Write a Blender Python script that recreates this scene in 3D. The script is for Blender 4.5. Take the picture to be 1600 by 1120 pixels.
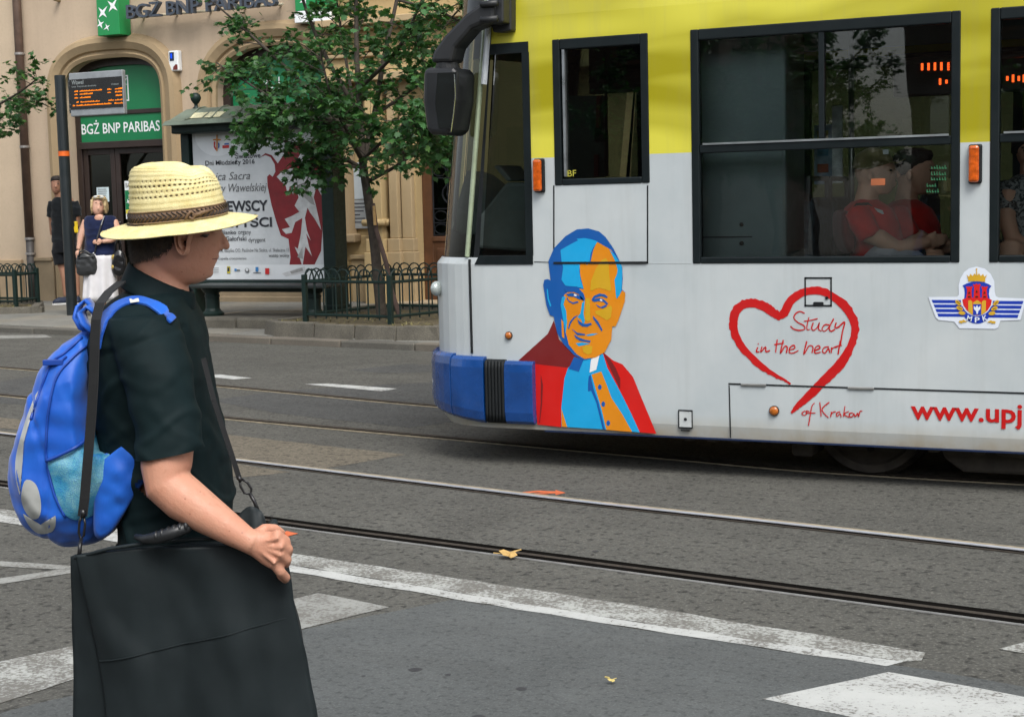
import bpy, bmesh, math, random
from mathutils import Vector, Matrix, noise
random.seed(11)
for o in list(bpy.data.objects):
    bpy.data.objects.remove(o)
SC = bpy.context.scene
COL = SC.collection
# ------------------------------------------------------------------ camera
EYE = 1.5
FPX = 2420.0                      # focal length in pixels of the 1600 px wide frame
YAW = math.radians(25.5)
PITCH = math.atan2(246, FPX)
ROLL = -math.radians(1.35)
CAMR = Matrix.Rotation(YAW, 3, 'Z') @ Matrix.Rotation(math.pi/2-PITCH, 3, 'X') @ Matrix.Rotation(ROLL, 3, 'Z')
cam_d = bpy.data.cameras.new('camera')
cam_d.sensor_width = 36.0
cam_d.lens = 36.0*FPX/1600.0
cam_d.clip_start = 0.05
cam_d.clip_end = 500
cam = bpy.data.objects.new('camera', cam_d)
cam.matrix_world = Matrix.Translation((0, 0, EYE)) @ CAMR.to_4x4()
COL.objects.link(cam)
SC.camera = cam
# ------------------------------------------------------------------ sky, sun, exposure
SUN_EL, SUN_AZ = math.radians(54), math.radians(138)     # azimuth clockwise from +Y
w = bpy.data.worlds.new('World'); SC.world = w; w.use_nodes = True
nt = w.node_tree; nt.nodes.clear()
sky = nt.nodes.new('ShaderNodeTexSky'); sky.sky_type = 'NISHITA'; sky.sun_disc = False
sky.sun_elevation = SUN_EL; sky.sun_rotation = SUN_AZ
sky.air_density = 1.0; sky.dust_density = 3.0; sky.ozone_density = 1.0
hs = nt.nodes.new('ShaderNodeHueSaturation'); hs.inputs['Saturation'].default_value = 0.40
bg = nt.nodes.new('ShaderNodeBackground'); bg.inputs['Strength'].default_value = 0.15
ow = nt.nodes.new('ShaderNodeOutputWorld')
nt.links.new(sky.outputs[0], hs.inputs['Color']); nt.links.new(hs.outputs[0], bg.inputs['Color']); nt.links.new(bg.outputs[0], ow.inputs[0])
sd = bpy.data.lights.new('sun', 'SUN'); sd.energy = 1.5; sd.angle = math.radians(30); sd.color = (1.0, 0.98, 0.94)
sun = bpy.data.objects.new('sun', sd); COL.objects.link(sun)
_d = Vector((math.sin(SUN_AZ)*math.cos(SUN_EL), math.cos(SUN_AZ)*math.cos(SUN_EL), math.sin(SUN_EL)))
sun.rotation_euler = _d.to_track_quat('Z', 'Y').to_euler(); sun.location = (0, -3, 12)
SC.view_settings.view_transform = 'Standard'
SC.view_settings.look = 'None'
SC.view_settings.exposure = 0.76
SC.cycles.max_bounces = 6; SC.cycles.diffuse_bounces = 3; SC.cycles.glossy_bounces = 3; SC.cycles.transparent_max_bounces = 10
SC.cycles.caustics_reflective = False; SC.cycles.caustics_refractive = False
SC.view_settings.gamma = 1.0
SC.view_settings.use_curve_mapping = False
# ------------------------------------------------------------------ pixel -> place helpers (1600 x 1120 frame)
CAMP = Vector((0, 0, EYE))
def ray(x, y):
    return CAMR @ Vector(((x-800)/FPX, (560-y)/FPX, -1.0))
def atY(x, y, Y):
    d = ray(x, y); return CAMP + d*(Y/d.y)
def gnd(x, y, z=0.0):
    d = ray(x, y); return CAMP + d*((z-EYE)/d.z)
# ------------------------------------------------------------------ scene-graph helpers
def tag(o, label=None, cat=None, group=None, kind=None):
    if label: o['label'] = label
    if cat: o['category'] = cat
    if group: o['group'] = group
    if kind: o['kind'] = kind
    return o
def thing(name, label, cat, loc=(0, 0, 0), rz=0, group=None):
    o = bpy.data.objects.new(name, None); COL.objects.link(o); o.empty_display_size = .1
    o.location = loc; o.rotation_euler = (0, 0, rz)
    return tag(o, label, cat, group)
def copy_tree(o, parent=None):
    c = o.copy(); COL.objects.link(c); c.parent = parent
    for ch in o.children: copy_tree(ch, c)
    return c
class MB:
    def __init__(s): s.v = []; s.f = []; s.mi = []; s.m = 0
    def add(s, vs, fs):
        b = len(s.v); s.v += [tuple(p) for p in vs]
        for f in fs: s.f.append(tuple(i+b for i in f)); s.mi.append(s.m)
    def poly(s, pts): s.add(pts, [tuple(range(len(pts)))])
    def box(s, x0, x1, y0, y1, z0, z1):
        s.add([(x0,y0,z0),(x1,y0,z0),(x1,y1,z0),(x0,y1,z0),(x0,y0,z1),(x1,y0,z1),(x1,y1,z1),(x0,y1,z1)],
              [(3,2,1,0),(4,5,6,7),(0,1,5,4),(1,2,6,5),(2,3,7,6),(3,0,4,7)])
    def prism(s, pts, axis, a, b):
        # 2-D outline extruded between a and b along axis ('x': pts=(y,z), 'y': pts=(x,z), 'z': pts=(x,y))
        def P(p, t): return {'x': (t,p[0],p[1]), 'y': (p[0],t,p[1]), 'z': (p[0],p[1],t)}[axis]
        n = len(pts)
        s.add([P(p,a) for p in pts]+[P(p,b) for p in pts],
              [tuple(range(n)), tuple(range(2*n-1,n-1,-1))]+[(i,i+n,(i+1)%n+n,(i+1)%n) for i in range(n)])
    def loft(s, rings, cap=True, closed=True):
        n = len(rings[0]); vs = [p for r in rings for p in r]; fs = []
        for k in range(len(rings)-1):
            for i in range(n if closed else n-1):
                j = (i+1) % n
                fs.append((k*n+i, k*n+j, (k+1)*n+j, (k+1)*n+i))
        if cap and closed:
            fs.append(tuple(range(n-1,-1,-1))); fs.append(tuple(range((len(rings)-1)*n, len(rings)*n)))
        s.add(vs, fs)
    def tube(s, pts, rad, seg=8, cap=True, flat=1.0, up=None):
        pts = [Vector(p) for p in pts]
        if not hasattr(rad, '__len__'): rad = [rad]*len(pts)
        rings = []; pn = None
        for i, p in enumerate(pts):
            t = (pts[min(i+1,len(pts)-1)]-pts[max(i-1,0)]).normalized()
            if pn is None:
                ref = Vector(up) if up else (Vector((0,0,1)) if abs(t.z) < .9 else Vector((0,1,0)))
                pn = (ref - t*ref.dot(t)).normalized()
            else: pn = (pn - t*pn.dot(t)).normalized()
            bn = t.cross(pn); r = rad[i]
            ra, rb = (r if hasattr(r, '__len__') else (r, r*flat))
            rings.append([p + pn*(math.cos(a)*ra) + bn*(math.sin(a)*rb) for a in [2*math.pi*k/seg for k in range(seg)]])
        s.loft(rings, cap)
    def ell(s, c, r, su=16, sv=10, rot=None):
        c = Vector(c); rings = []
        for k in range(1, sv):
            ph = math.pi*k/sv
            ring = []
            for i in range(su):
                th = 2*math.pi*i/su
                q = Vector((r[0]*math.sin(ph)*math.cos(th), r[1]*math.sin(ph)*math.sin(th), -r[2]*math.cos(ph)))
                if rot: q = rot @ q
                ring.append(c+q)
            rings.append(ring)
        s.loft(rings)
    def lathe(s, prof, c=(0,0,0), seg=24):
        s.loft([[(c[0]+r*math.cos(2*math.pi*i/seg), c[1]+r*math.sin(2*math.pi*i/seg), c[2]+z) for i in range(seg)] for r, z in prof])
    def build(s, name, mats, parent=None, bev=0, smooth=False, loc=None, seg=2):
        me = bpy.data.meshes.new(name); me.from_pydata(s.v, [], s.f); me.validate(clean_customdata=False)
        if not isinstance(mats, (list, tuple)): mats = [mats]
        for m in mats: me.materials.append(m)
        if len(mats) > 1 and len(me.polygons) == len(s.mi): me.polygons.foreach_set('material_index', s.mi)
        bm = bmesh.new(); bm.from_mesh(me); bmesh.ops.recalc_face_normals(bm, faces=bm.faces); bm.to_mesh(me); bm.free()
        if smooth: me.polygons.foreach_set('use_smooth', [True]*len(me.polygons))
        me.update()
        o = bpy.data.objects.new(name, me); COL.objects.link(o)
        if parent: o.parent = parent
        if loc: o.location = loc
        if bev:
            b = o.modifiers.new('bevel', 'BEVEL'); b.width = bev; b.segments = seg; b.limit_method = 'ANGLE'; b.angle_limit = math.radians(40)
        return o
def bake(o):
    dg = bpy.context.evaluated_depsgraph_get(); dg.update()
    me = bpy.data.meshes.new_from_object(o.evaluated_get(dg))
    o.modifiers.clear(); old = o.data; o.data = me
    return o
def remesh(o, vox, smooth=4, fac=.5):
    m = o.modifiers.new('r', 'REMESH'); m.mode = 'VOXEL'; m.voxel_size = vox; m.use_smooth_shade = True
    if smooth:
        q = o.modifiers.new('s', 'SMOOTH'); q.iterations = smooth; q.factor = fac
    bake(o); o.data.polygons.foreach_set('use_smooth', [True]*len(o.data.polygons))
    return o
def displace(o, fn):
    me = o.data; ns = [v.normal.copy() for v in me.vertices]
    for v, nrm in zip(me.vertices, ns): v.co += nrm*fn(v.co, nrm)
    me.update()
def fit_text(txt, x0, x1, z0, z1, Y, depth=0.0, shear=0.0, bold=0.0, keep=False):
    """flat or raised lettering on a plane facing -Y, stretched into the box x0..x1, z0..z1 (cap height box)"""
    cu = bpy.data.curves.new('t', 'FONT'); cu.body = txt; cu.extrude = depth/2; cu.shear = shear; cu.offset = bold; cu.resolution_u = 3
    o = bpy.data.objects.new('t', cu); COL.objects.link(o)
    dg = bpy.context.evaluated_depsgraph_get(); dg.update()
    me = bpy.data.meshes.new_from_object(o.evaluated_get(dg))
    bpy.data.objects.remove(o); bpy.data.curves.remove(cu)
    xs = [v.co.x for v in me.vertices]; ys = [v.co.y for v in me.vertices]
    if not xs: return [], []
    ax, bx, ay, by = min(xs), max(xs), min(ys), max(ys)
    sx = (x1-x0)/(bx-ax); sy = (z1-z0)/(by-ay)
    vs = [(x0+(v.co.x-ax)*sx, Y-(v.co.z+depth/2), z0+(v.co.y-ay)*sy) for v in me.vertices]
    fs = [tuple(p.vertices) for p in me.polygons]
    bpy.data.meshes.remove(me)
    return vs, fs
def text_obj(name, txt, x0, x1, z0, z1, Y, m, parent=None, depth=0.0, shear=0.0, bold=0.0):
    b = MB(); vs, fs = fit_text(txt, x0, x1, z0, z1, Y, depth, shear, bold); b.add(vs, fs)
    return b.build(name, m, parent)
# ------------------------------------------------------------------ materials
MATS = {}
def srgb(r, g, b):
    f = lambda c: ((c/255+.055)/1.055)**2.4 if c > 10 else c/255/12.92
    return (f(r), f(g), f(b))
class NT:
    def __init__(s, name):
        s.mat = bpy.data.materials.new(name); s.mat.use_nodes = True; s.t = s.mat.node_tree
        s.t.nodes.clear(); s.out = s.n('ShaderNodeOutputMaterial'); s.co = None
    def n(s, typ, **kw):
        q = s.t.nodes.new(typ)
        for k, v in kw.items():
            if k in q.inputs.keys(): 
                if hasattr(v, 'is_linked') or isinstance(v, bpy.types.NodeSocket): s.t.links.new(v, q.inputs[k])
                else: q.inputs[k].default_value = v
            else: setattr(q, k, v)
        return q
    def link(s, a, b): s.t.links.new(a, b)
    def coord(s, which='Object'):
        if s.co is None: s.co = s.n('ShaderNodeTexCoord')
        return s.co.outputs[which]
    def noise(s, scale, detail=4, rough=.55, vec=None, dist=0):
        q = s.n('ShaderNodeTexNoise'); q.inputs['Scale'].default_value = scale; q.inputs['Detail'].default_value = detail
        q.inputs['Roughness'].default_value = rough; q.inputs['Distortion'].default_value = dist
        s.link(vec if vec is not None else s.coord(), q.inputs['Vector']); return q.outputs['Fac']
    def ramp(s, fac, stops):
        q = s.n('ShaderNodeValToRGB'); e = q.color_ramp.elements
        while len(e) < len(stops): e.new(.5)
        for el, (p, c) in zip(e, stops):
            el.position = p; el.color = (c, c, c, 1) if not hasattr(c, '__len__') else tuple(c)+(1,)
        s.link(fac, q.inputs[0]); return q.outputs[0]
    def mix(s, fac, a, b, typ='MIX'):
        q = s.n('ShaderNodeMix'); q.data_type = 'RGBA'; q.blend_type = typ
        for sock, v in ((q.inputs[0], fac), (q.inputs[6], a), (q.inputs[7], b)):
            if isinstance(v, bpy.types.NodeSocket): s.link(v, sock)
            else: sock.default_value = v if not hasattr(v, '__len__') else (tuple(v)+(1,))[:4]
        return q.outputs[2]
    def math(s, op, a, b=None):
        q = s.n('ShaderNodeMath'); q.operation = op
        for i, v in enumerate((a, b)):
            if v is None: continue
            if isinstance(v, bpy.types.NodeSocket): s.link(v, q.inputs[i])
            else: q.inputs[i].default_value = v
        return q.outputs[0]
    def bump(s, h, strength=.3, dist=.01, normal=None):
        q = s.n('ShaderNodeBump'); q.inputs['Strength'].default_value = strength; q.inputs['Distance'].default_value = dist
        s.link(h, q.inputs['Height'])
        if normal: s.link(normal, q.inputs['Normal'])
        return q.outputs[0]
    def principled(s, color, rough=.6, metal=0, normal=None, **kw):
        p = s.n('ShaderNodeBsdfPrincipled')
        for k, v in dict({'Base Color': color, 'Roughness': rough, 'Metallic': metal}, **kw).items():
            if isinstance(v, bpy.types.NodeSocket): s.link(v, p.inputs[k])
            else: p.inputs[k].default_value = (tuple(v)+(1,))[:4] if hasattr(v, '__len__') and len(v) == 3 and k != 'Subsurface Radius' else v
        if normal: s.link(normal, p.inputs['Normal'])
        s.link(p.outputs[0], s.out.inputs[0]); return p
def mat(name, color, rough=.6, metal=0, var=.18, scale=6, bump=0, bscale=60, bdist=.003, spec=.5, coat=0, fine=0):
    """procedural paint/cloth/stone: base colour with soft mottling, fine speckle and relief"""
    if name in MATS: return MATS[name]
    t = NT(name); c = Vector(color)
    a = t.noise(scale, 5, .6)
    col = t.mix(t.ramp(a, [(.3, 0.), (.7, 1.)]), tuple(c*(1-var)), tuple(min(1, x*(1+var)) for x in c))
    if fine:
        col = t.mix(t.ramp(t.noise(bscale*1.3, 2, .5), [(.35, 1.), (.65, 0.)]), col, t.mix(fine, col, (0.01, .01, .01)))
    nrm = t.bump(t.noise(bscale, 4, .6), bump, bdist) if bump else None
    r = t.ramp(t.noise(scale*2.3, 3), [(.3, max(0, rough-.08)), (.7, min(1, rough+.08))])
    kw = {'Specular IOR Level': spec}
    if coat: kw['Coat Weight'] = coat; kw['Coat Roughness'] = .08
    t.principled(col, r, metal, nrm, **kw)
    MATS[name] = t.mat; return t.mat
def emit(name, color, strength=1.0):
    if name in MATS: return MATS[name]
    t = NT(name); e = t.n('ShaderNodeEmission'); e.inputs[0].default_value = tuple(color)+(1,); e.inputs[1].default_value = strength
    t.link(e.outputs[0], t.out.inputs[0]); MATS[name] = t.mat; return t.mat
def glass(name, tint=(.55, .6, .58), refl=1.45, gloss=.02, wave=0.0):
    if name in MATS: return MATS[name]
    t = NT(name); tr = t.n('ShaderNodeBsdfTransparent'); tr.inputs[0].default_value = tuple(tint)+(1,)
    g = t.n('ShaderNodeBsdfGlossy'); g.inputs['Roughness'].default_value = gloss
    fr = t.n('ShaderNodeFresnel'); fr.inputs[0].default_value = refl
    if wave:
        b = t.bump(t.noise(1.6, 2, .4), wave, .05); t.link(b, g.inputs['Normal']); t.link(b, fr.inputs['Normal'])
    mx = t.n('ShaderNodeMixShader'); t.link(fr.outputs[0], mx.inputs[0]); t.link(tr.outputs[0], mx.inputs[1]); t.link(g.outputs[0], mx.inputs[2])
    t.link(mx.outputs[0], t.out.inputs[0]); MATS[name] = t.mat; return t.mat
# ================================================================== GROUND, ROAD, RAILS, PAVEMENT
def asphalt(name, c1, c2, coarse=1.0, bump=.8, grain=75, light=.45, streak=True):
    t = NT(name)
    big = t.noise(.45, 6, .65); mid = t.noise(3.2, 5, .65)
    col = t.mix(t.ramp(big, [(.35, 0.), (.65, 1.)]), c1, c2)
    col = t.mix(t.ramp(mid, [(.3, .0), (.75, .55)]), col, tuple(x*.62 for x in c1))
    if streak:      # tyre-polished streaks that run along the street
        mp = t.n('ShaderNodeMapping'); mp.inputs['Scale'].default_value = (.25, 3.2, 1); mp.inputs['Rotation'].default_value = (0, 0, .17)
        t.link(t.coord(), mp.inputs['Vector'])
        col = t.mix(t.ramp(t.noise(1.3, 4, .6, mp.outputs[0]), [(.42, .0), (.7, .62)]), col, tuple(x*.6 for x in c2))
    col = t.mix(t.ramp(t.noise(.9, 6, .7, None, .8), [(.5, .0), (.72, .5)]), col, tuple(x*.55 for x in c1))
    g = t.noise(grain, 2, .6)
    g2 = t.noise(grain*.35, 3, .6)
    col = t.mix(t.ramp(g, [(.52, 0.), (.68, light*coarse)]), col, tuple(min(1, x*1.9) for x in c2))
    col = t.mix(t.ramp(g2, [(.34, .9*coarse), (.47, 0.)]), col, tuple(x*.3 for x in c1))
    h = t.math('ADD', t.math('MULTIPLY', g, .6), g2)
    t.principled(col, t.ramp(mid, [(.3, .78), (.7, .93)]), 0, t.bump(h, bump*coarse, .012), **{'Specular IOR Level': .35})
    return t.mat
M_ROAD = asphalt('asphalt', (.070, .069, .060), (.104, .102, .089))
M_SMOOTH = asphalt('smooth_asphalt', (.078, .085, .084), (.102, .108, .105), coarse=.6, bump=.35, grain=120)
M_DARKP = asphalt('dark_asphalt', (.056, .058, .056), (.08, .081, .077), coarse=.9)
M_BROWN = asphalt('brown_aggregate', (.115, .100, .074), (.160, .140, .105), coarse=1.0, grain=70)
def paint_mat(name, wear, base=(.66, .67, .64)):
    t = NT(name)
    n1 = t.noise(60, 4, .7); n2 = t.noise(5, 4, .6); n3 = t.noise(160, 2, .5)
    worn = t.math('ADD', t.math('MULTIPLY', n1, .62), t.math('MULTIPLY', n2, .38))
    f = t.ramp(worn, [(wear-.04, 0.), (wear+.05, 1.)])
    p = t.mix(t.ramp(n2, [(.3, 0.), (.7, 1.)]), tuple(x*.8 for x in base), base)
    col = t.mix(f, (.13, .125, .11), p)
    t.principled(col, .8, 0, t.bump(t.math('ADD', n1, n3), .35, .006))
    return t.mat
M_PAINT = paint_mat('road_paint', .43, (.43,.44,.42))
M_PAINT_WORN = paint_mat('worn_road_paint', .50, (.36, .37, .345))
M_PAINT_OLD = paint_mat('old_road_paint', .47, (.26, .265, .245))
g_ = MB(); g_.poly([(-150,-150,-.06),(150,-150,-.06),(150,150,-.06),(-150,150,-.06)])
tag(g_.build('ground', mat('ground_earth', (.10, .095, .08), .95)), kind='structure')
def kerbY(X): return 14.28-.16*(X+10.66) if X < 4 else 14.28-.16*14.66
def pz(X, Y): return .075+.02*(Y-kerbY(X))
road = MB(); road.poly([(-70,-7,0),(40,-7,0),(40,kerbY(40)+.1,0),(4,kerbY(4)+.1,0),(-70,kerbY(-70)+.1,0)])
road = tag(road.build('road', M_ROAD), kind='structure')
def sheet(name, pts, z, m, jit=0.0):
    P = [gnd(x, y, z) for x, y in pts]
    if jit:
        Q = []
        for i, a in enumerate(P):
            b = P[(i+1) % len(P)]; n = max(1, int((b-a).length/.12))
            for k in range(n):
                q = a.lerp(b, k/n)
                if k: q = q + Vector((random.uniform(-jit, jit), random.uniform(-jit, jit), 0))
                Q.append(q)
        P = Q
    b = MB(); b.poly(P); return b.build(name, m, road)
sheet('asphalt_patch', [(-400,1215),(118,1085),(465,985),(709,936),(900,966),(1195,1013),(1440,1044),(1600,1072),(2300,1180),(2300,2600),(-400,2600)], .0012, M_SMOOTH, .012)
sheet('asphalt_patch', [(300,675),(356,679),(634,710),(509,731),(356,713),(290,708)], .0012, M_BROWN, .01)
sheet('asphalt_patch', [(280,722),(356,722),(455,737),(380,745),(280,737)], .0012, M_BROWN, .01)
sheet('asphalt_patch', [(-60,645),(30,655),(50,672),(-60,665)], .0012, M_BROWN, .01)
sheet('asphalt_patch', [(440,610),(690,596),(840,640),(640,668),(430,645),(330,625)], .0014, M_DARKP, .012)
sheet('asphalt_patch', [(-120,620),(60,585),(330,605),(320,640),(60,634)], .0014, M_DARKP, .012)
sheet('asphalt_patch', [(545,578),(640,568),(700,572),(700,581),(600,583)], .0014, M_DARKP, .012)
# painted markings
def mark(pts, m, z=.0026, jit=.006): return sheet('road_marking', pts, z, m, jit)
mark([(-200,772),(0,803),(455,882),(900,956),(1200,1003),(1412,1033),(1385,1040),(1200,1012),(900,966),(455,893),(0,815),(-200,784)], M_PAINT, .0030, .008)
mark([(-200,763),(0,794),(455,864),(1000,946),(1446,1019),(1440,1031),(1412,1033),(1200,1003),(900,956),(455,882),(0,803),(-200,772)], M_PAINT_WORN, .0025, .008)
mark([(1192,1091),(1388,1049),(1600,1088),(2100,1180),(1900,1240)], M_PAINT)
mark([(1560,1013),(1604,1002),(1700,1020),(1660,1030)], M_PAINT_WORN)
mark([(-250,862),(0,876),(140,886),(140,892),(0,884),(-250,870)], M_PAINT_OLD)
mark([(-250,960),(0,903),(120,885),(140,890),(0,912),(-250,972)], M_PAINT_OLD)
mark([(-300,1120),(0,1033),(130,1005),(330,1000),(130,1055),(0,1098),(-300,1190)], M_PAINT_WORN)
mark([(300,972),(497,926),(608,948),(463,984),(300,1020)], M_PAINT_OLD)
mark([(476,600),(512,599),(621,607),(596,611)], M_PAINT, .0026, 0)
mark([(300,586),(345,585),(394,590.5),(365,592.5)], M_PAINT, .0026, 0)
mark([(-20,524),(70,523),(82,527),(-10,529.5)], M_PAINT_OLD, .0026, 0)
M_ORANGE = mat('orange_spray', (.50, .11, .035), .85, var=.25, scale=30)
mark([(810,769),(840,766),(868,767.2),(868,765),(884,769.5),(868,773),(868,770.5),(840,768.6),(822,770.5)], M_ORANGE, .0026, 0)
mark([(820,771),(850,769.8),(867,770.6),(850,771.6)], M_ORANGE, .0032, 0)
mark([(405,831),(440,833),(448,829),(466,833),(450,837.5),(405,838)], M_ORANGE, .0026, 0)
for x, y, r in [(649,1044,.022),(700,1052,.01),(815,1074,.018),(568,1054,.008),(748,1118,.02),(930,860,.012)]:
    c = gnd(x, y, .0045); b = MB(); b.poly([(c.x+r*math.cos(a*.6)*random.uniform(.8,1.2), c.y+r*math.sin(a*.6)*random.uniform(.8,1.2), .0020) for a in range(10)])
    b.build('tar_spot', mat('tar', (.03,.03,.032), .6), road)
# --- tram rails
M_STEEL = mat('polished_rail_steel', (.46, .48, .52), .38, .35, var=.12, scale=9, bump=.1, bscale=40)
M_LIP_S = mat('worn_lip_steel', (.36,.36,.35), .45, .3, var=.2, scale=9)
M_RUST = mat('dull_rail_steel', (.050, .042, .034), .75, .0, var=.3, scale=20, bump=.3, bscale=80, spec=.15)
M_GROOVE = mat('rail_groove', (.006, .0055, .005), .95, spec=.0)
M_SEAL = mat('rail_sealant', (.26, .22, .15), .9, var=.3, scale=14, bump=.4)
def ext(pts, L=30):
    a, b = Vector(pts[0]), Vector(pts[1]); d = (a-b).normalized()
    pre = [a+d*q for q in (L, 20, 12, 7, 4, 2)]
    a, b = Vector(pts[-1]), Vector(pts[-2]); d = (a-b).normalized()
    return pre+[Vector(p) for p in pts]+[a+d*q for q in (1, 2.5, 5, 9, 14)]
def smooth_line(pts, n=5):
    out = []
    P = [Vector(p) for p in pts]
    for i in range(len(P)-1):
        p0, p1, p2, p3 = P[max(i-1,0)], P[i], P[i+1], P[min(i+2,len(P)-1)]
        for k in range(n):
            t = k/n
            out.append(.5*((2*p1)+(p2-p0)*t+(2*p0-5*p1+4*p2-p3)*t*t+(3*p1-p0-3*p2+p3)*t**3))
    return out+[P[-1]]
def strip(b, line, o0, o1, z0, z1):
    rings = []
    for i, p in enumerate(line):
        t = (line[min(i+1,len(line)-1)]-line[max(i-1,0)]).normalized(); n = Vector((-t.y, t.x))
        a, c = p+n*o0, p+n*o1
        rings.append([(a.x,a.y,z0),(a.x,a.y,z1),(c.x,c.y,z1),(c.x,c.y,z0)])
    b.loft(rings)
def rail(pts, label, bands):
    ln = smooth_line(ext(pts), 6)
    t = thing('tram_rail', label, 'rail', group='rails set in the road'); t['kind'] = 'structure'
    for nm, m, a, c, z in bands:
        b = MB(); strip(b, ln, a, c, .001, z); b.build(nm, m, t)
SHINY = [('rail_head', M_STEEL, -.010, .018, .0075), ('groove', M_GROOVE, -.046, -.011, .0048), ('guard_lip', M_RUST, -.056, -.047, .006), ('seal', M_SEAL, .019, .052, .006)]
DULL = [('rail_head', M_RUST, -.006, .022, .0062), ('groove', M_GROOVE, .023, .076, .0048), ('groove', M_GROOVE, -.058, -.007, .0048), ('guard_lip', M_LIP_S, -.066, -.059, .0062)]
THIN = [('rail_head', M_RUST, -.02, .025, .008), ('groove', M_GROOVE, -.06, -.021, .005), ('guard_lip', M_SEAL, -.078, -.061, .007)]
rail([(-7.67,7.95),(-5.49,7.53),(-4.22,7.26),(-2.99,7.0),(-1.98,6.83),(-.82,6.62)], 'bright polished tram rail crossing the road in front of the tram', SHINY)
rail([(-6.24,6.44),(-4.19,6.08),(-3.16,5.92),(-2.2,5.77),(-1.38,5.64),(-.68,5.53)], 'dark grooved tram rail nearest the white painted line', DULL)
rail([(-9.36,9.7),(-6.6,9.06),(-4.49,8.66),(-2.95,8.38),(-1.95,8.22),(0,8.19),(2,8.19)], 'thin dark tram rail that runs under the near wheel of the tram', THIN)
rail([(-11.0,11.44),(-9.0,11.0),(-7.09,10.49),(-5.37,10.03),(-3.6,9.72),(-1.95,9.6),(2,9.58)], 'farthest thin tram rail, running under the far side of the tram', THIN)
# --- pavement with kerb stones and slabs
pv = MB(); rows = [(-70,),( -40,),(-20,),(-10,),(0,),(4,),(40,)]
pv.loft([[(x, kerbY(x)+.10, pz(x,kerbY(x)+.10)-.035) for (x,) in rows],[(x, 34, pz(x,34)-.035) for (x,) in rows]], cap=False, closed=False)
pavement = tag(pv.build('pavement', mat('pavement_joint', (.075,.072,.062), .95, bump=.4)), kind='structure')
M_KERB = mat('kerb_granite', (.150,.132,.105), .85, var=.2, scale=3, bump=.5, bscale=90, fine=.35)
M_KERB2 = mat('kerb_granite_dark', (.115,.108,.09), .85, var=.25, scale=3, bump=.5, bscale=90, fine=.35)
ka = -math.atan(.16)
kb = MB(); kb.box(-.492,.492,0,.17,-.06,.075); k0 = kb.build('kerb_stone', M_KERB, pavement, bev=.012); kmesh = k0.data
kb2 = MB(); kb2.box(-.49,.49,.002,.17,-.06,.07); kmesh2 = kb2.build('kerb_stone', M_KERB2, pavement, bev=.012)
kfirst = [k0, kmesh2]
xk = -22.0; i = 0
while xk < -3:
    if i < 2: o = kfirst[i]
    else:
        o = kfirst[random.randint(0,1)].copy(); COL.objects.link(o); o.parent = pavement
    o.location = (xk, kerbY(xk), random.uniform(-.004,.004)); o.rotation_euler = (0, 0, ka+random.uniform(-.004,.004)); xk += .987; i += 1
M_SLAB = [mat('slab_grey', (.185,.182,.160), .9, var=.16, scale=2.5, bump=.4, bscale=70, fine=.3), mat('slab_grey_dark', (.158,.158,.140), .9, var=.16, scale=2.5, bump=.4, bscale=70, fine=.3), mat('slab_grey_warm', (.20,.188,.155), .9, var=.16, scale=2.5, bump=.4, bscale=70, fine=.3)]
slabs = []
for m in M_SLAB:
    b = MB(); b.box(-.295,.295,-.295,.295,-.04,0); slabs.append(b.build('paving_slab', m, pavement, bev=.004, seg=1))
used = [False]*3
for r in range(8):
    for c in range(24):
        X = -20.3+c*.6+(.3 if r % 2 else 0); Y0 = kerbY(X)+.47+r*.6
        if Y0 > 18.7: continue
        k = random.choice([0,0,1,2]); o = slabs[k] if not used[k] else slabs[k].copy()
        if used[k]: COL.objects.link(o); o.parent = pavement
        used[k] = True
        o.location = (X, Y0, pz(X,Y0)+random.uniform(-.003,.003)); o.rotation_euler = (.02, .003, ka)
# fallen leaves and litter
M_LEAFY = mat('fallen_leaf', (.42,.27,.09), .7, var=.3, scale=40)
def maple_pts(R, curl):
    pts = []
    for k in range(20):
        a = math.pi*2*k/20; r = R*(.55+.45*abs(math.cos(2.5*a)))*(1 if k % 2 else .82)
        pts.append((r*math.cos(a), r*math.sin(a)*.8, curl*(math.cos(a*2)+1)*R*.25))
    return pts
def fallen(x, y, R, label, m):
    c = gnd(x, y, .012); b = MB(); p = maple_pts(R, 1.0); b.add([(0,0,R*.3)]+p, [(0,i+1,(i+1) % 20+1) for i in range(20)])
    b.tube([(-R*.4,0,.01),(-R*1.2,R*.2,.012)], .0025, 5)
    o = b.build('fallen_leaf', m, loc=(c.x, c.y, .012)); o.rotation_euler = (0, 0, .5); return tag(o, label, 'leaf')
fallen(797, 868, .058, 'dry orange leaf lying across the dark grooved rail', M_LEAFY)
fallen(956, 1063, .018, 'tiny dry yellow leaf on the smooth grey asphalt', mat('fallen_leaf_yellow', (.45,.36,.12), .7))
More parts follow.
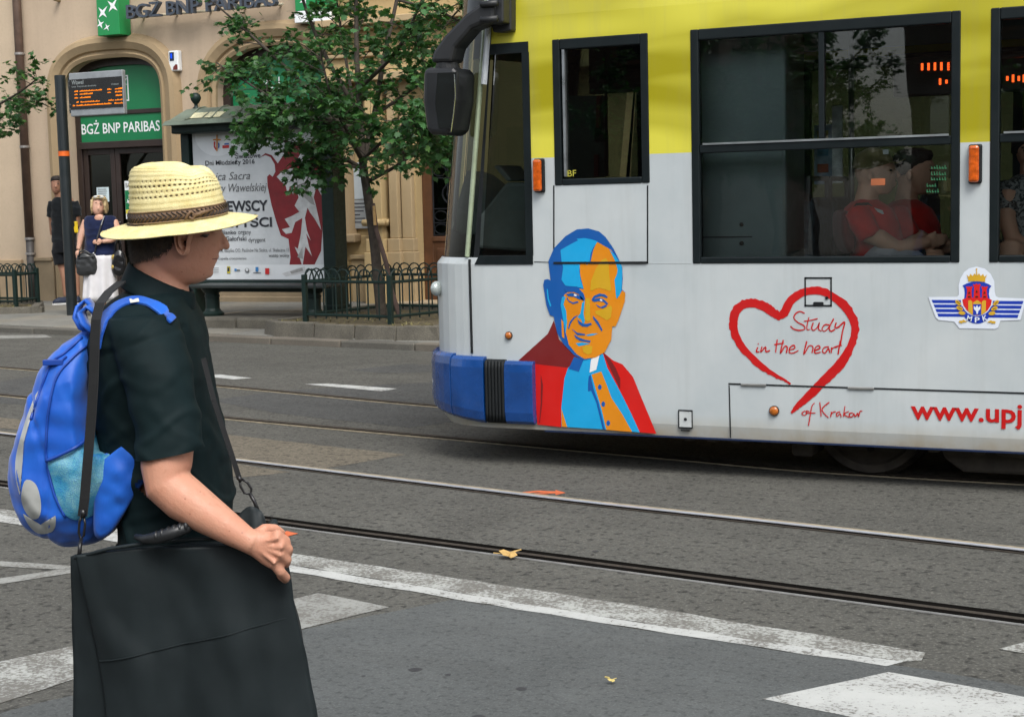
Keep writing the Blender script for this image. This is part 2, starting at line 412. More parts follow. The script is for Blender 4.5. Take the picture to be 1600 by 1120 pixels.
# ================================================================== BUILDINGS
BY = 18.5
def B(x, y, Y=BY):
    p = atY(x, y, Y); return p.x, p.z
def stucco(name, c, var=.10, bump=.35):
    t = NT(name)
    a = t.noise(.8, 6, .62); b = t.noise(26, 4, .6)
    mp = t.n('ShaderNodeMapping'); mp.inputs['Scale'].default_value = (3.5, 3.5, .35); t.link(t.coord(), mp.inputs['Vector'])
    st = t.noise(1.2, 5, .6, mp.outputs[0])
    col = t.mix(t.ramp(a, [(.3, 0.), (.7, 1.)]), tuple(x*(1-var) for x in c), tuple(x*(1+var) for x in c))
    col = t.mix(t.ramp(st, [(.5, 0.), (.8, .35)]), col, tuple(x*.66 for x in c))
    col = t.mix(t.ramp(b, [(.3, .25), (.5, 0.)]), col, tuple(x*.8 for x in c))
    t.principled(col, .9, 0, t.bump(t.noise(90, 4, .6), bump, .006), **{'Specular IOR Level': .2})
    return t.mat
M_BANK = stucco('beige_stucco', (.485, .38, .275))
M_BANKL = stucco('pale_stucco', (.51, .405, .29))
M_TRIM = stucco('ochre_trim', (.33, .245, .145))
M_TRIM2 = stucco('ochre_trim_light', (.44, .33, .19))
M_YELL = stucco('yellow_stucco', (.50, .37, .19))
M_PLINTH = stucco('stained_plinth', (.25, .195, .125), .3, .6)
M_FRAMEB = mat('dark_brown_frame', (.028,.018,.015), .45, var=.2, scale=5)
M_GREEN = mat('bank_green', (.008,.175,.062), .42, var=.05, scale=2)
M_GREENL = mat('bank_green_box', (.010,.23,.062), .35, var=.05, scale=2)
M_WHITE = mat('white_vinyl', (.78,.80,.80), .5, var=.04)
M_GLASSD = glass('shop_glass', (.30,.36,.34), 1.5, .03, .05)
M_DARKIN = mat('shop_interior', (.035,.042,.038), .9, var=.4, scale=1.2)
M_METALG = mat('letter_grey', (.075,.09,.115), .4, .4, var=.08)
M_BLACKP = mat('black_plastic', (.014,.015,.016), .5, var=.2)
ZT = 9.0
def basket(xl, xr, zs, zt, n=20, p=2.6):
    """flattened arch outline from the left springing to the right one"""
    cx, a, h = (xl+xr)/2, (xr-xl)/2, zt-zs
    out = []
    for k in range(n+1):
        th = math.pi*(1-k/n); c, s_ = math.cos(th), math.sin(th)
        out.append((cx+a*math.copysign(abs(c)**(2/p), c), zs+h*abs(s_)**(2/p)))
    return out
def wall_run(b, x0, x1, openings, z0, zt, Y, depth):
    """front skin with arched openings and their reveals; openings = (xl, xr, zbottom, arch)"""
    x = x0
    for xl, xr, zb, arch in openings:
        b.poly([(x,Y,z0),(xl,Y,z0),(xl,Y,zt),(x,Y,zt)])
        if zb > z0: b.poly([(xl,Y,z0),(xr,Y,z0),(xr,Y,zb),(xl,Y,zb)])
        pr = [(xl, zb)]+arch+[(xr, zb)]
        for (ax, az), (bx, bz) in zip(pr[1:-1], pr[2:-1]): b.poly([(ax,Y,az),(bx,Y,bz),(bx,Y,zt),(ax,Y,zt)])
        for (ax, az), (bx, bz) in zip(pr[:-1], pr[1:]): b.poly([(ax,Y,az),(bx,Y,bz),(bx,Y+depth,bz),(ax,Y+depth,az)])
        x = xr
    b.poly([(x,Y,z0),(x1,Y,z0),(x1,Y,zt),(x,Y,zt)])
def moulding(b, path, prof, Y):
    """profile (outward, proud) swept along an outline in the wall plane; outward is away from the opening"""
    P = [Vector(p) for p in path]; rings = []
    for i, p in enumerate(P):
        t = (P[min(i+1,len(P)-1)]-P[max(i-1,0)]).normalized(); n = Vector((-t.y, t.x))
        rings.append([(p.x+n.x*o, Y-d, p.y+n.y*o) for o, d in prof])
    b.loft(rings)
bank = thing('bank_building', 'beige stucco corner building with two arched ground floor openings and bank signs', 'building', (0,0,0))
gz = pz(-14, BY)-.02
XB0 = B(38, 300)[0]; XB1 = B(527, 300)[0]
A1 = (B(107,250)[0], B(258,200)[0]); A1t = B(212,86)[1]; A1s = B(257,150)[1]
wdt = A1[1]-A1[0]
A2 = (B(338,150)[0], B(338,150)[0]+wdt+.1); A2t = A1t
arch1 = basket(A1[0], A1[1], A1s, A1t, 28, 3.1); arch2 = basket(A2[0], A2[1], A1s-.1, A2t, p=2.5)
b = MB(); wall_run(b, XB0, XB1, [(A1[0],A1[1],gz,arch1),(A2[0],A2[1],1.25,arch2)], gz, ZT, BY, .30)
b.build('wall', M_BANK, bank)
b = MB(); b.box(XB0-14, XB0, BY-.03, BY+6, gz, ZT); b.build('wall', M_BANKL, bank)
b = MB(); b.box(XB0, XB1, BY+3.2, BY+6, gz, ZT); b.box(XB0+.01, XB1-.01, BY+.31, BY+3.2, 4.6, ZT-.1); b.build('rear_block', M_DARKIN, bank)
b = MB(); b.poly([(XB0,BY+.3,gz+.02),(XB1,BY+.3,gz+.02),(XB1,BY+3.2,gz+.02),(XB0,BY+3.2,gz+.02)]); b.build('shop_floor', M_DARKIN, bank)
zpl = B(50,405)[1]
b = MB(); b.box(XB0-14, XB0-.06, BY-.10, BY-.031, gz-.1, zpl); b.build('plinth', stucco('pale_plinth', (.40,.30,.19), .2), bank, bev=.015)
b = MB(); b.box(XB0+.06, A1[0]-.34, BY-.07, BY-.001, gz-.1, zpl-.03); b.box(XB0+.05, A1[0]-.36, BY-.095, BY-.001, zpl-.03, zpl+.03); b.build('plinth', M_PLINTH, bank, bev=.012)
b = MB(); b.box(A1[1]+.30, XB1-.01, BY-.07, BY-.001, gz-.1, zpl-.30); b.box(A1[1]+.30, XB1-.01, BY-.11, BY-.071, gz-.1, gz+.10); b.build('plinth', M_PLINTH, bank, bev=.012)
PROF = [(-.02,.0),(-.02,.05),(.03,.075),(.05,.05),(.08,.045),(.10,.085),(.20,.13),(.27,.11),(.31,.045),(.33,.0)]
for (xa, xb, zs, arc) in ((A1[0],A1[1],gz,arch1),(A2[0],A2[1],1.1,arch2)):
    b = MB(); moulding(b, [(xa,zs)]+arc+[(xb,zs)], PROF, BY+.001); b.build('arch_moulding', M_TRIM, bank, smooth=False)
b = MB(); b.box(A2[0]-.4, A2[1]+.4, BY-.2, BY-.002, .98, 1.1); b.build('window_sill', M_TRIM, bank, bev=.02)
# first opening: tympanum, sign board, door frame, glazing
FY = BY+.22
zA = B(200,172,FY)[1]; zB = B(200,179,FY)[1]; zC = B(200,217,FY)[1]; zD = B(200,231,FY)[1]
arch_in = [(min(max(x,A1[0]+.07),A1[1]-.07), z-.06) for x, z in arch1]
b = MB(); b.prism([(A1[0]+.07,zA)]+arch_in+[(A1[1]-.07,zA)], 'y', FY, FY+.05); tymp = b.build('tympanum_panel', M_GREEN, bank)
b = MB(); moulding(b, [(A1[0]+.07,zA)]+arch_in+[(A1[1]-.07,zA)], [(-.05,0),(-.05,.05),(.06,.05),(.06,0)], FY); b.build('tympanum_frame', M_FRAMEB, bank)
b = MB(); b.box(A1[0]+.02, A1[1]-.02, FY-.06, FY+.06, zB, zA); b.box(A1[0]+.02, A1[0]+.12, FY-.05, FY+.06, gz, zB); b.box(A1[1]-.12, A1[1]-.02, FY-.05, FY+.06, gz, zB)
b.box(A1[0]+.12, A1[1]-.12, FY-.1, FY+.05, zD, zC-.03); b.build('door_frame', M_FRAMEB, bank, bev=.008)
xl, xr = A1[0]+.12, A1[1]-.12
xm = B(184,300,FY)[0]
b = MB(); b.box(xl, xr, FY-.04, FY+.02, zC-.03, zB); sg = b.build('sign_board', M_GREEN, bank)
tag(sg, 'green board with white lettering above the bank door')
x0t = B(128,208,FY-.04)[0]; x1t = B(251,200,FY-.04)[0]
text_obj('lettering', 'BGŻ BNP PARIBAS', x0t, x1t-.01, B(190,208,FY)[1], B(190,186,FY)[1], FY-.043, M_WHITE, sg, bold=.012)
# small emblem outline in the tympanum
def star(b, cx, cz, r, Y, rot=0, k=.38, squash=1.0):
    pts = []
    for i in range(8):
        a = rot+math.pi*i/4; q = r*(1 if i % 2 == 0 else k)*(1.25 if i == 0 else 1)
        pts.append((cx+q*math.cos(a)*squash, Y, cz+q*math.sin(a)))
    b.poly(pts)
b = MB(); e0 = B(150,121,FY); e1 = B(202,158,FY)
for (xa,xb,za,zb) in ((e0[0],e1[0],e0[1]-.02,e0[1]),(e0[0],e1[0],e1[1],e1[1]+.02),(e1[0]-.02,e1[0],e1[1]+.02,e0[1]-.02)): b.box(xa,xb,FY-.006,FY-.001,za,zb)
star(b, e1[0]-.08, e0[1]-.1, .07, FY-.004, .8); b.build('emblem', M_WHITE, tymp)
# doors
for (xa, xb) in ((xl, xm), (xm, xr)):
    b = MB(); f = .09
    b.box(xa+.004, xa+f, FY-.03, FY+.03, gz, zD); b.box(xb-f, xb-.004, FY-.03, FY+.03, gz, zD); b.box(xa+f, xb-f, FY-.03, FY+.03, zD-f, zD); b.box(xa+f, xb-f, FY-.03, FY+.03, gz, gz+.3)
    d = b.build('door', M_FRAMEB, bank, bev=.006)
    b = MB(); b.box(xa+f, xb-f, FY-.004, FY+.004, gz+.3, zD-f); b.build('pane', M_GLASSD, d)
    b = MB(); hx = xb-f*.5 if xa == xl else xa+f*.5; b.tube([(hx,FY-.03,1.0),(hx,FY-.08,1.02),(hx,FY-.08,1.3),(hx,FY-.03,1.32)], .012, 6); b.build('handle', mat('steel_handle',(.5,.5,.5),.3,1.0), d)
def paper(name, x0, y0, x1, y1, Y, m, label, cat, lines=0):
    a = B(x0,y0,Y); c = B(x1,y1,Y); bb = MB(); bb.box(a[0],c[0],Y-.004,Y,c[1],a[1]); o = tag(bb.build(name, m), label, cat)
    if lines:
        bb = MB(); h = (a[1]-c[1])
        for k in range(lines):
            z = a[1]-h*(.15+.7*k/max(1,lines-1)); bb.box(a[0]+.04*(c[0]-a[0])*3, c[0]-(.12+.2*random.random())*(c[0]-a[0]), Y-.006, Y-.0045, z-.006, z+.006)
        bb.build('printed_lines', mat('print_grey',(.25,.27,.28),.8), o)
    return o
paper('paper_notice', 151, 293, 171, 315, FY-.012, mat('notice_blue',(.55,.66,.68),.8), 'small pale blue paper notice on the bank door behind the woman', 'notice', 6)
bx0 = B(195,283,FY-.03); bx1 = B(214,342,FY-.03)
bs = thing('door_sticker_sign', 'narrow white and green sticker with stars beside the bank door', 'sign', (0,0,0))
b = MB(); b.box(bx0[0],bx1[0],FY-.04,FY-.034,bx1[1],bx0[1]); b.build('white_board', M_WHITE, bs)
text_obj('lettering', 'BANK', bx0[0]+.02, bx1[0]-.01, bx0[1]-.10, bx0[1]-.03, FY-.0425, mat('print_black',(.02,.02,.022),.7), bs)
b = MB(); b.box(bx0[0]+.005,bx1[0]-.005,FY-.0440,FY-.0405,bx1[1]+.14,bx0[1]-.14); gp = b.build('green_field', M_GREEN, bs)
b = MB(); star(b, bx0[0]+.1, bx0[1]-.24, .05, FY-.047, .8); star(b, bx0[0]+.06, bx0[1]-.31, .04, FY-.047, 2); b.build('stars', M_WHITE, gp)
b = MB(); b.box(bx0[0]+.005,bx1[0]-.005,FY-.0440,FY-.0405,bx1[1]+.08,bx1[1]+.14); b.build('yellow_strip', mat('sticker_yellow',(.65,.55,.05),.6), bs)
# second opening
zs2 = B(420,168)[1]
arch_in2 = [(min(max(x,A2[0]+.07),A2[1]-.07), z-.06) for x, z in arch2]
b = MB(); b.prism([(A2[0]+.07,zs2)]+[p for p in arch_in2 if p[1] > zs2]+[(A2[1]-.07,zs2)], 'y', FY, FY+.05); ty2 = b.build('tympanum_panel', M_GREEN, bank)
b = MB(); moulding(b, [(A2[0]+.07,1.1)]+arch_in2+[(A2[1]-.07,1.1)], [(-.06,0),(-.06,.06),(.07,.06),(.07,0)], FY); b.box(A2[0]+.1,A2[1]-.1,FY-.05,FY+.06,zs2-.07,zs2); b.build('window_frame', M_FRAMEB, bank)
b = MB(); b.box(A2[0]+.1,A2[1]-.1,FY,FY+.01,1.1,zs2-.07); b.build('pane', M_GLASSD, bank)
b = MB(); e0 = B(411,122,FY); e1 = B(438,150,FY)
for (xa,xb,za,zb) in ((e0[0],e0[0]+.02,e1[1],e0[1]),(e1[0]-.02,e1[0],e1[1],e0[1]),(e0[0]+.02,e1[0]-.02,e1[1],e1[1]+.02)): b.box(xa,xb,FY-.006,FY-.001,za,zb)
star(b, e0[0]+.09, e0[1]-.04, .075, FY-.004, .8); star(b, e0[0]+.13, e1[1]+.1, .06, FY-.004, 2.2); star(b, e0[0]+.07, e1[1]+.06, .04, FY-.004, 2.9); b.build('emblem', M_WHITE, ty2)
# string course high on the wall and a bracket stub
b = MB(); b.box(XB0, XB1, BY-.12, BY-.001, 6.2, 6.4); b.build('string_course', M_TRIM2, bank, bev=.03)
for k in range(4):
    x = XB0+1.2+k*1.9; b = MB(); b.box(x,x+.95,BY-.02,BY+.02,6.9,8.5); f = b.build('window', M_FRAMEB, bank); b = MB(); b.box(x+.07,x+.44,BY-.03,BY-.021,6.97,8.43); b.box(x+.51,x+.88,BY-.03,BY-.021,6.97,8.43); b.build('pane', M_GLASSD, f)
c = B(93,1); b = MB(); b.tube([(c[0],BY,c[1]),(c[0],BY-.12,c[1]+.01),(c[0],BY-.14,c[1]+.05)], .03, 8); tag(b.build('wall_hook', M_TRIM), 'small ochre iron stub sticking out of the wall above the arch', 'hook')
# drainpipe
pr = B(45,150); M_PIPE = mat('brown_pipe', (.10,.062,.045), .5, var=.25, scale=6)
px_ = B(44,200)[0]+.0
dp = thing('drainpipe', 'brown drainpipe running down the beige wall at the left', 'pipe', (px_, BY-.10, gz))
b = MB(); b.tube([(0,0,.95),(0,0,8.8)], .065, 14); b.build('upper_pipe', M_PIPE, dp, smooth=True)
b = MB(); b.tube([(0,0,.06),(0,0,.95)], .06, 14); b.build('cast_foot', mat('iron_pipe',(.05,.045,.042),.6), dp, smooth=True)
for z in (.72,.95,2.35,3.75):
    b = MB(); b.tube([(0,0,z),(0,0,z+.035)], .075, 14); b.box(-.02,.02,.06,.1,z,z+.03); b.build('pipe_collar', mat('zinc_collar',(.32,.30,.28),.5,.6), dp)
# green box sign with stars
s0 = B(150,0,BY-.30); s1 = B(187,54,BY-.30)
gs = thing('box_sign', 'green box sign with white stars fixed high on the bank wall', 'sign', (s0[0], BY-.30, s1[1]))
W = s1[0]-s0[0]; b = MB(); b.box(0,W,0,.26,0,W*1.0+.55); b.build('cabinet', M_GREENL, gs, bev=.008)
for xx, zz in ((.1,.2),(W-.16,.2),(.1,.7)): b = MB(); b.box(xx,xx+.06,.26,.30,zz,zz+.06); b.build('bracket', M_BLACKP, gs)
def bird(name, cx, cz, r, rot, par, Y):
    b = MB(); star(b, cx, cz, r, Y, rot, .30); b.build(name, M_WHITE, par)
for (cx, cy, r, rot) in ((704,38,.115,.85),(642,80,.105,.75),(628,153,.075,2.0),(670,172,.06,3.6)):
    q = B(cx/4, cy/4, BY-.30); bird('star', q[0]-s0[0], q[1]-s1[1], r, rot, gs, -.003)
# raised letters
lt = thing('raised_lettering', 'dark grey raised capital letters spelling a bank name on the beige wall', 'sign', (0,0,0))
lx0 = B(203,20,BY-.2)[0]; lx1 = B(436,5,BY-.2)[0]; lz0 = B(215,30,BY-.2)[1]; lz1 = B(215,4,BY-.2)[1]
full = 'BGŻ BNP PARIBAS'
vs, fs = fit_text(full, lx0, lx1, lz0, lz1+.03, BY-.2, .09, 0, .012)
# each letter is one piece: split the text mesh into islands by x gaps
cols = {}
par_ = list(range(len(vs)))
def fnd(i):
    while par_[i] != i: par_[i] = par_[par_[i]]; i = par_[i]
    return i
for f in fs:
    for k in f[1:]: par_[fnd(k)] = fnd(f[0])
for f in fs: cols.setdefault(fnd(f[0]), []).append(f)
isl = []
for r, ff in cols.items():
    xs = [vs[i][0] for f in ff for i in f]; isl.append([min(xs), max(xs), ff])
isl.sort(key=lambda q: q[0]); merged = []
for q in isl:
    if merged and q[0] < merged[-1][1]-.01: merged[-1][1] = max(q[1], merged[-1][1]); merged[-1][2] += q[2]
    else: merged.append(q)
for q in merged:
    b = MB(); mp_ = {}; nf = []
    for f in q[2]:
        for i in f: mp_.setdefault(i, len(mp_))
        nf.append(tuple(mp_[i] for i in f))
    b.add([vs[i] for i in mp_], nf); b.build('letter', M_METALG, lt)
b = MB(); b.tube([(lx0-.02,BY-.1,lz0+.04),(lx1,BY-.1,lz0+.04)], .018, 6)
for k in range(5): b.tube([(lx0+.1+k*(lx1-lx0-.2)/4,BY-.1,lz0+.04),(lx0+.1+k*(lx1-lx0-.2)/4,BY,lz0+.04)], .015, 6)
b.build('mounting_rail', mat('rail_beige',(.5,.45,.33),.6), lt)
# second box sign behind the tree
q0 = B(461,10,BY-.2); q1 = B(517,32,BY-.2)
g2 = thing('box_sign', 'green and white sign cabinet half hidden behind the tree crown', 'sign', (q0[0], BY-.2, q1[1]))
b = MB(); b.box(0,q1[0]-q0[0],.0,.19,.16,1.0); b.build('green_panel', M_GREENL, g2, bev=.006)
b = MB(); b.box(-.01,q1[0]-q0[0]+.01,-.01,.19,0,.155); b.build('white_panel', M_WHITE, g2, bev=.006)
b = MB(); star(b,.25,.45,.1,-.004,.8); star(b,.15,.3,.08,-.004,2); b.build('stars', M_WHITE, g2)
# thermometer box on the wall
t0 = B(262,80,BY-.10); t1 = B(279,111,BY-.10)
th = thing('wall_thermometer', 'white wall box with a small blue screen between the two arches', 'thermometer', (t0[0], BY-.10, t1[1]))
tw, thh = t1[0]-t0[0], t0[1]-t1[1]
b = MB(); b.box(0,tw,0,.10,0,thh); b.build('casing', mat('white_plastic',(.72,.74,.74),.4,var=.05), th, bev=.02)
b = MB(); b.box(.03,tw*.6,-.004,.0,thh*.5,thh*.92); sc_ = b.build('screen', mat('screen_dark',(.012,.02,.05),.2), th)
b = MB(); b.box(.05,tw*.6-.03,-.007,-.0045,thh*.62,thh*.86); b.build('display', emit('screen_blue',(.01,.08,.9),.8), sc_)
b = MB(); b.prism([(.45*tw,.02),(tw-.015,.02),(tw-.015,.30*thh),(.75*tw,.33*thh),(.5*tw,.2*thh)],'y',-.004,0); b.build('red_corner', mat('dark_red_print',(.14,.02,.015),.5), th)
# ---------------- yellow town house on the right
town = thing('townhouse', 'yellow stucco town house front with pilasters and a brown door', 'building', (0,0,0))
TX0, TX1 = XB1, XB1+16
dl, dr = B(649,300)[0], B(649,300)[0]+1.5; dz = B(690,222)[1]
b = MB(); wall_run(b, TX0, TX1, [(dl,dr,gz,[(dl,dz),(dr,dz)])], gz, ZT, BY+.02, .35); b.build('wall', M_YELL, town)
b = MB(); b.box(TX0, TX1, BY+2.5, BY+6, gz, ZT); b.build('rear_block', M_DARKIN, town)
def pil(x0, x1, Yp, zt_):
    b = MB(); b.box(x0,x1,Yp,BY+.019,gz+.9,zt_); b.box(x0-.03,x1+.03,Yp-.03,BY+.019,gz+.72,gz+.9); b.box(x0-.05,x1+.05,Yp-.05,BY+.019,gz,gz+.72)
    return b
pa, pb = B(590,420)[0], B(612,420)[0]
pil(pa, pb, BY-.22, 3.3).build('pilaster', M_YELL, town, bev=.012)
b = MB(); b.tube([(pa-.06,BY-.25,gz+1.12),(pb+.06,BY-.25,gz+1.12)], .045, 10); b.box(pa-.05,pb+.05,BY-.25,BY-.002,gz+1.075,gz+1.165); b.build('pilaster_base_roll', M_YELL, town, smooth=True)
pil(pb+.07, B(632,420)[0], BY-.14, 3.3).build('pilaster', M_TRIM2, town, bev=.012)
pil(B(634,420)[0], dl-.02, BY-.07, 3.3).build('pilaster', M_TRIM2, town, bev=.012)
pil(XB1-.02, B(536,420)[0], BY-.10, 3.3).build('pilaster', M_TRIM2, town, bev=.012)
pil(dr+.02, dr+.3, BY-.07, 3.3).build('pilaster', M_TRIM2, town, bev=.012)
pil(dr+.35, dr+.75, BY-.22, 3.3).build('pilaster', M_YELL, town, bev=.012)
for z, h, d in ((3.15,.10,.30),(3.25,.22,.20),(3.47,.05,.26),(3.55,.28,.16),(3.83,.05,.30),(3.88,.09,.42),(4.45,.04,.12)):
    b = MB(); b.box(TX0-.01, TX1, BY-d, BY+.018, z, z+h); b.build('cornice_band', M_YELL if h > .15 else M_TRIM2, town, bev=.012)
b = MB(); b.box(TX0+.2, pa-.06, BY-.03, BY+.019, gz+.0, gz+.62); b.box(TX0+.2, pa-.06, BY-.07, BY+.019, gz+.62, gz+.68); b.build('plinth', M_TRIM2, town, bev=.012)
b = MB(); x0, z0 = B(541,415); x1, z1 = B(577,368); b.box(x0,x1,BY-.012,BY+.019,z0,z1); b.build('wall_panel', M_YELL, town, bev=.01)
b = MB(); b.box(dl-.3, dr+.3, BY-.32, BY+.30, gz-.1, gz+.05); b.build('door_step', stucco('step_stone',(.42,.33,.22)), town, bev=.015)
M_DOOR = mat('brown_door_wood', (.105,.045,.020), .5, var=.3, scale=3, bump=.25, bscale=30)
DY = BY+.18
b = MB(); f = .16; z3 = B(690,262)[1] if False else dz-.12
gz0 = B(690,372)[1]
b.box(dl+.005,dl+f,DY,DY+.07,gz+.05,dz); b.box(dr-f,dr-.005,DY,DY+.07,gz+.05,dz); b.box(dl+f,dr-f,DY,DY+.07,dz-.10,dz); b.box(dl+f,dr-f,DY,DY+.07,gz+.05,gz0)
door = b.build('door', M_DOOR, town, bev=.01)
b = MB(); b.box(dl+f+.06,dr-f-.06,DY-.025,DY-.001,gz+.22,gz0-.14); b.build('lower_panel', M_DOOR, door, bev=.015)
b = MB(); b.box(dl+f,dr-f,DY-.02,DY+.0,gz0-.05,gz0+.02); b.build('rail_moulding', M_DOOR, door, bev=.008)
b = MB(); b.box(dl+f,dr-f,DY+.04,DY+.045,gz0,dz-.10); b.build('pane', glass('door_glass',(.45,.5,.45),1.5,.05), door)
b = MB(); 
for k in range(9):
    xk = dl+f+.02+k*(dr-dl-2*f-.04)/8; b.box(xk,xk+.10,DY+.12,DY+.13+.02*(k % 2),gz0,dz-.1)
b.build('net_curtain', mat('curtain',(.36,.38,.33),.9), door)
M_IRON = mat('wrought_iron', (.012,.014,.018), .5, .3)
gx0, gx1 = dl+f+.02, dr-f-.02; gw = gx1-gx0; gh = dz-.10-gz0
b = MB()
for k in range(6): x = gx0+gw*k/5; b.tube([(x,DY-.01,gz0+.01),(x,DY-.01,dz-.11)], .010, 6)
for fz in (.03,.17,.33,.68,.84,.97): b.tube([(gx0,DY-.012,gz0+gh*fz),(gx1,DY-.012,gz0+gh*fz)], .009, 6)
def ring(b, cx, cz, rx, rz, Y, r=.008, n=16):
    b.tube([(cx+rx*math.cos(2*math.pi*k/n), Y, cz+rz*math.sin(2*math.pi*k/n)) for k in range(n+1)], r, 5)
for fz in (.10,.25,.76,.905):
    for k in range(5): ring(b, gx0+gw*(k+.5)/5, gz0+gh*fz, gw*.085, gh*.055, DY-.016)
ring(b, gx0+gw*.3, gz0+gh*.5, gw*.17, gh*.13, DY-.018, .012); ring(b, gx0+gw*.3, gz0+gh*.5, gw*.11, gh*.09, DY-.018)
for k in range(8):
    a = math.pi*k/4; ring(b, gx0+gw*.3+math.cos(a)*gw*.07, gz0+gh*.5+math.sin(a)*gh*.055, gw*.035, gh*.025, DY-.02, .006, 8)
b.build('iron_grille', M_IRON, door)
# name plates
pl = thing('name_plate', 'grey engraved name plate with lines of text on the yellow wall', 'plaque', (0,0,0))
x0, z1 = B(541,313); x1, z0 = B(580,357); PYY = BY-.004
b = MB(); b.box(x0,x1,PYY-.02,PYY,z0,z1); b.build('board', mat('plate_grey',(.34,.36,.36),.4,.1,var=.06), pl, bev=.003)
M_PRT = mat('plate_print',(.05,.05,.06),.7)
b = MB()
for k,(a,c) in enumerate(((.3,.95),(.15,.9),(.2,.75),(.35,.6),(.2,.8),(.22,.78))):
    z = z1-(.12+.13*k)*(z1-z0); b.box(x0+(x1-x0)*a,x0+(x1-x0)*c,PYY-.0225,PYY-.0205,z-.01,z+.006)
b.prism([(x0+.05,z1-.08),(x0+.14,z1-.08),(x0+.095,z1-.035)],'y',PYY-.0225,PYY-.0205); b.build('printed_lines', M_PRT, pl)
p2 = thing('wall_panel_sign', 'plain pale grey panel fixed above the engraved name plate', 'sign', (0,0,0))
x0, z1b = B(539,255); b = MB(); b.box(x0,x1,PYY-.018,PYY,z1+.01,z1b); b.build('board', mat('plate_pale',(.48,.53,.55),.35,var=.05), p2, bev=.003)
b = MB()
for zz in (.3,.6,.9): b.ell((x0+.035,PYY-.02,z1+(z1b-z1)*zz),(.012,.006,.012),8,6); b.ell((x1-.035,PYY-.02,z1+(z1b-z1)*zz),(.012,.006,.012),8,6)
b.build('fixing_screws', M_PRT, p2)
# ================================================================== TRAM
TY = 7.85; TW = 2.3; TC = TY+TW/2
def tp(x, y, Y=TY):
    p = atY(x, y, Y); return p.x, p.z
tram = thing('tram', 'yellow and white city tram with a blue bumper and a printed portrait on its side', 'tram', (0,0,0))
def tram_paint():
    t = NT('tram_livery')
    sx = t.n('ShaderNodeSeparateXYZ'); t.link(t.coord(), sx.inputs[0])
    # printed flag folds, slanting from upper right to lower left
    mp = t.n('ShaderNodeMapping'); mp.inputs['Rotation'].default_value = (0, -.62, 0); mp.inputs['Scale'].default_value = (.55, 1, 2.6)
    t.link(t.coord(), mp.inputs['Vector'])
    fold = t.noise(1.25, 2, .45, mp.outputs[0], .3)
    yel = t.mix(t.ramp(fold, [(.36, 0.), (.47, .5), (.53, .42), (.64, 1.)]), (.32, .285, .001), (.63, .585, .06))
    dirt = t.noise(2.2, 5, .6)
    wht = t.mix(t.ramp(dirt, [(.3, 0.), (.7, 1.)]), (.42, .465, .475), (.505, .54, .54))
    col = t.mix(t.ramp(sx.outputs[2], [(.5, 0.), (.501, 1.)]), wht, yel)
    # the ramp above is fed with z mapped so that the livery border falls at 1.73 m
    zz = t.math('MULTIPLY_ADD', sx.outputs[2], 1.0); 
    zn = t.n('ShaderNodeMath'); zn.operation = 'GREATER_THAN'; zn.inputs[1].default_value = 1.731; t.link(sx.outputs[2], zn.inputs[0])
    col = t.mix(zn.outputs[0], wht, yel)
    # road film on the lowest edge
    zr = t.n('ShaderNodeMapRange'); zr.inputs[1].default_value = .21; zr.inputs[2].default_value = .34; zr.inputs[3].default_value = 1; zr.inputs[4].default_value = 0; t.link(sx.outputs[2], zr.inputs[0])
    film = t.math('MULTIPLY', zr.outputs[0], t.ramp(t.noise(7, 4, .6), [(.25, .25), (.7, .95)]))
    col = t.mix(film, col, (.36, .30, .20))
    mp2 = t.n('ShaderNodeMapping'); mp2.inputs['Scale'].default_value = (9, 1, .7); t.link(t.coord(), mp2.inputs['Vector'])
    col = t.mix(t.ramp(t.noise(1.5, 5, .65, mp2.outputs[0]), [(.5, 0.), (.8, .16)]), col, (.20, .19, .16))
    t.principled(col, .38, 0, t.bump(t.noise(1.4, 3, .5), .10, .05), **{'Specular IOR Level': .45, 'Coat Weight': .16, 'Coat Roughness': .12})
    return t.mat
M_TRAM = tram_paint()
M_RUB = mat('black_rubber', (.009,.011,.012), .62, var=.2, scale=8, spec=.25)
M_WFR = mat('window_black', (.007,.011,.012), .42, var=.15, scale=6, spec=.22)
M_TGL = glass('tram_glass', (.94,.97,.96), 1.55, .01, .05)
M_CABG = glass('cab_glass', (.34,.38,.36), 1.66, .01, .06)
M_TBLUE = mat('bumper_blue', (.004,.050,.21), .26, var=.22, scale=7, coat=.5)
M_LIN = mat('interior_lining', (.16,.19,.19), .7, var=.1)
M_LIND = mat('interior_dark', (.045,.05,.052), .8, var=.2)
ZS = [.215,.28,.40,.507,.62,.90,1.148,1.185,1.40,1.58,1.731,1.95,2.15,2.365,2.50,2.70,2.90,3.02,3.10]
ZIN = {2.70:.01, 2.90:.05, 3.02:.13, 3.10:.26, .215:.015, .28:.002}
side_x = [6.2,5.0,3.55,3.40,2.10,2.0,1.95,.60,.45,.25,-.05,-1.145,-1.29,-1.97,-2.665,-2.905,-3.0,-3.455,-3.60]
NOSEX, NOSEL, NP = -3.70, .75, 3.5
def nose(th, L=NOSEL, W=TW/2):
    s_, c_ = max(0, math.sin(th))**(2/NP), abs(math.cos(th))**(2/NP)
    return NOSEX-L*s_, TC-math.copysign(c_, math.cos(th))*W
ths = [0,1,3,6,9.5,12.5,16,21,27,34,42,52,64,77,90]
path = [(x, TY, 0) for x in side_x]+[nose(math.radians(a))+(math.radians(a),) for a in ths]
path += [nose(math.radians(180-a))+(math.radians(a),) for a in ths[-2::-1]]+[(x, TY+TW, 0) for x in side_x[::-1]]
near_w = [(-3.60,-99,9.5), (-2.905,-3.455,None), (-1.29,-2.665,None), (.25,-1.145,None), (2.10,.45,None), (3.55,2.0,None)]
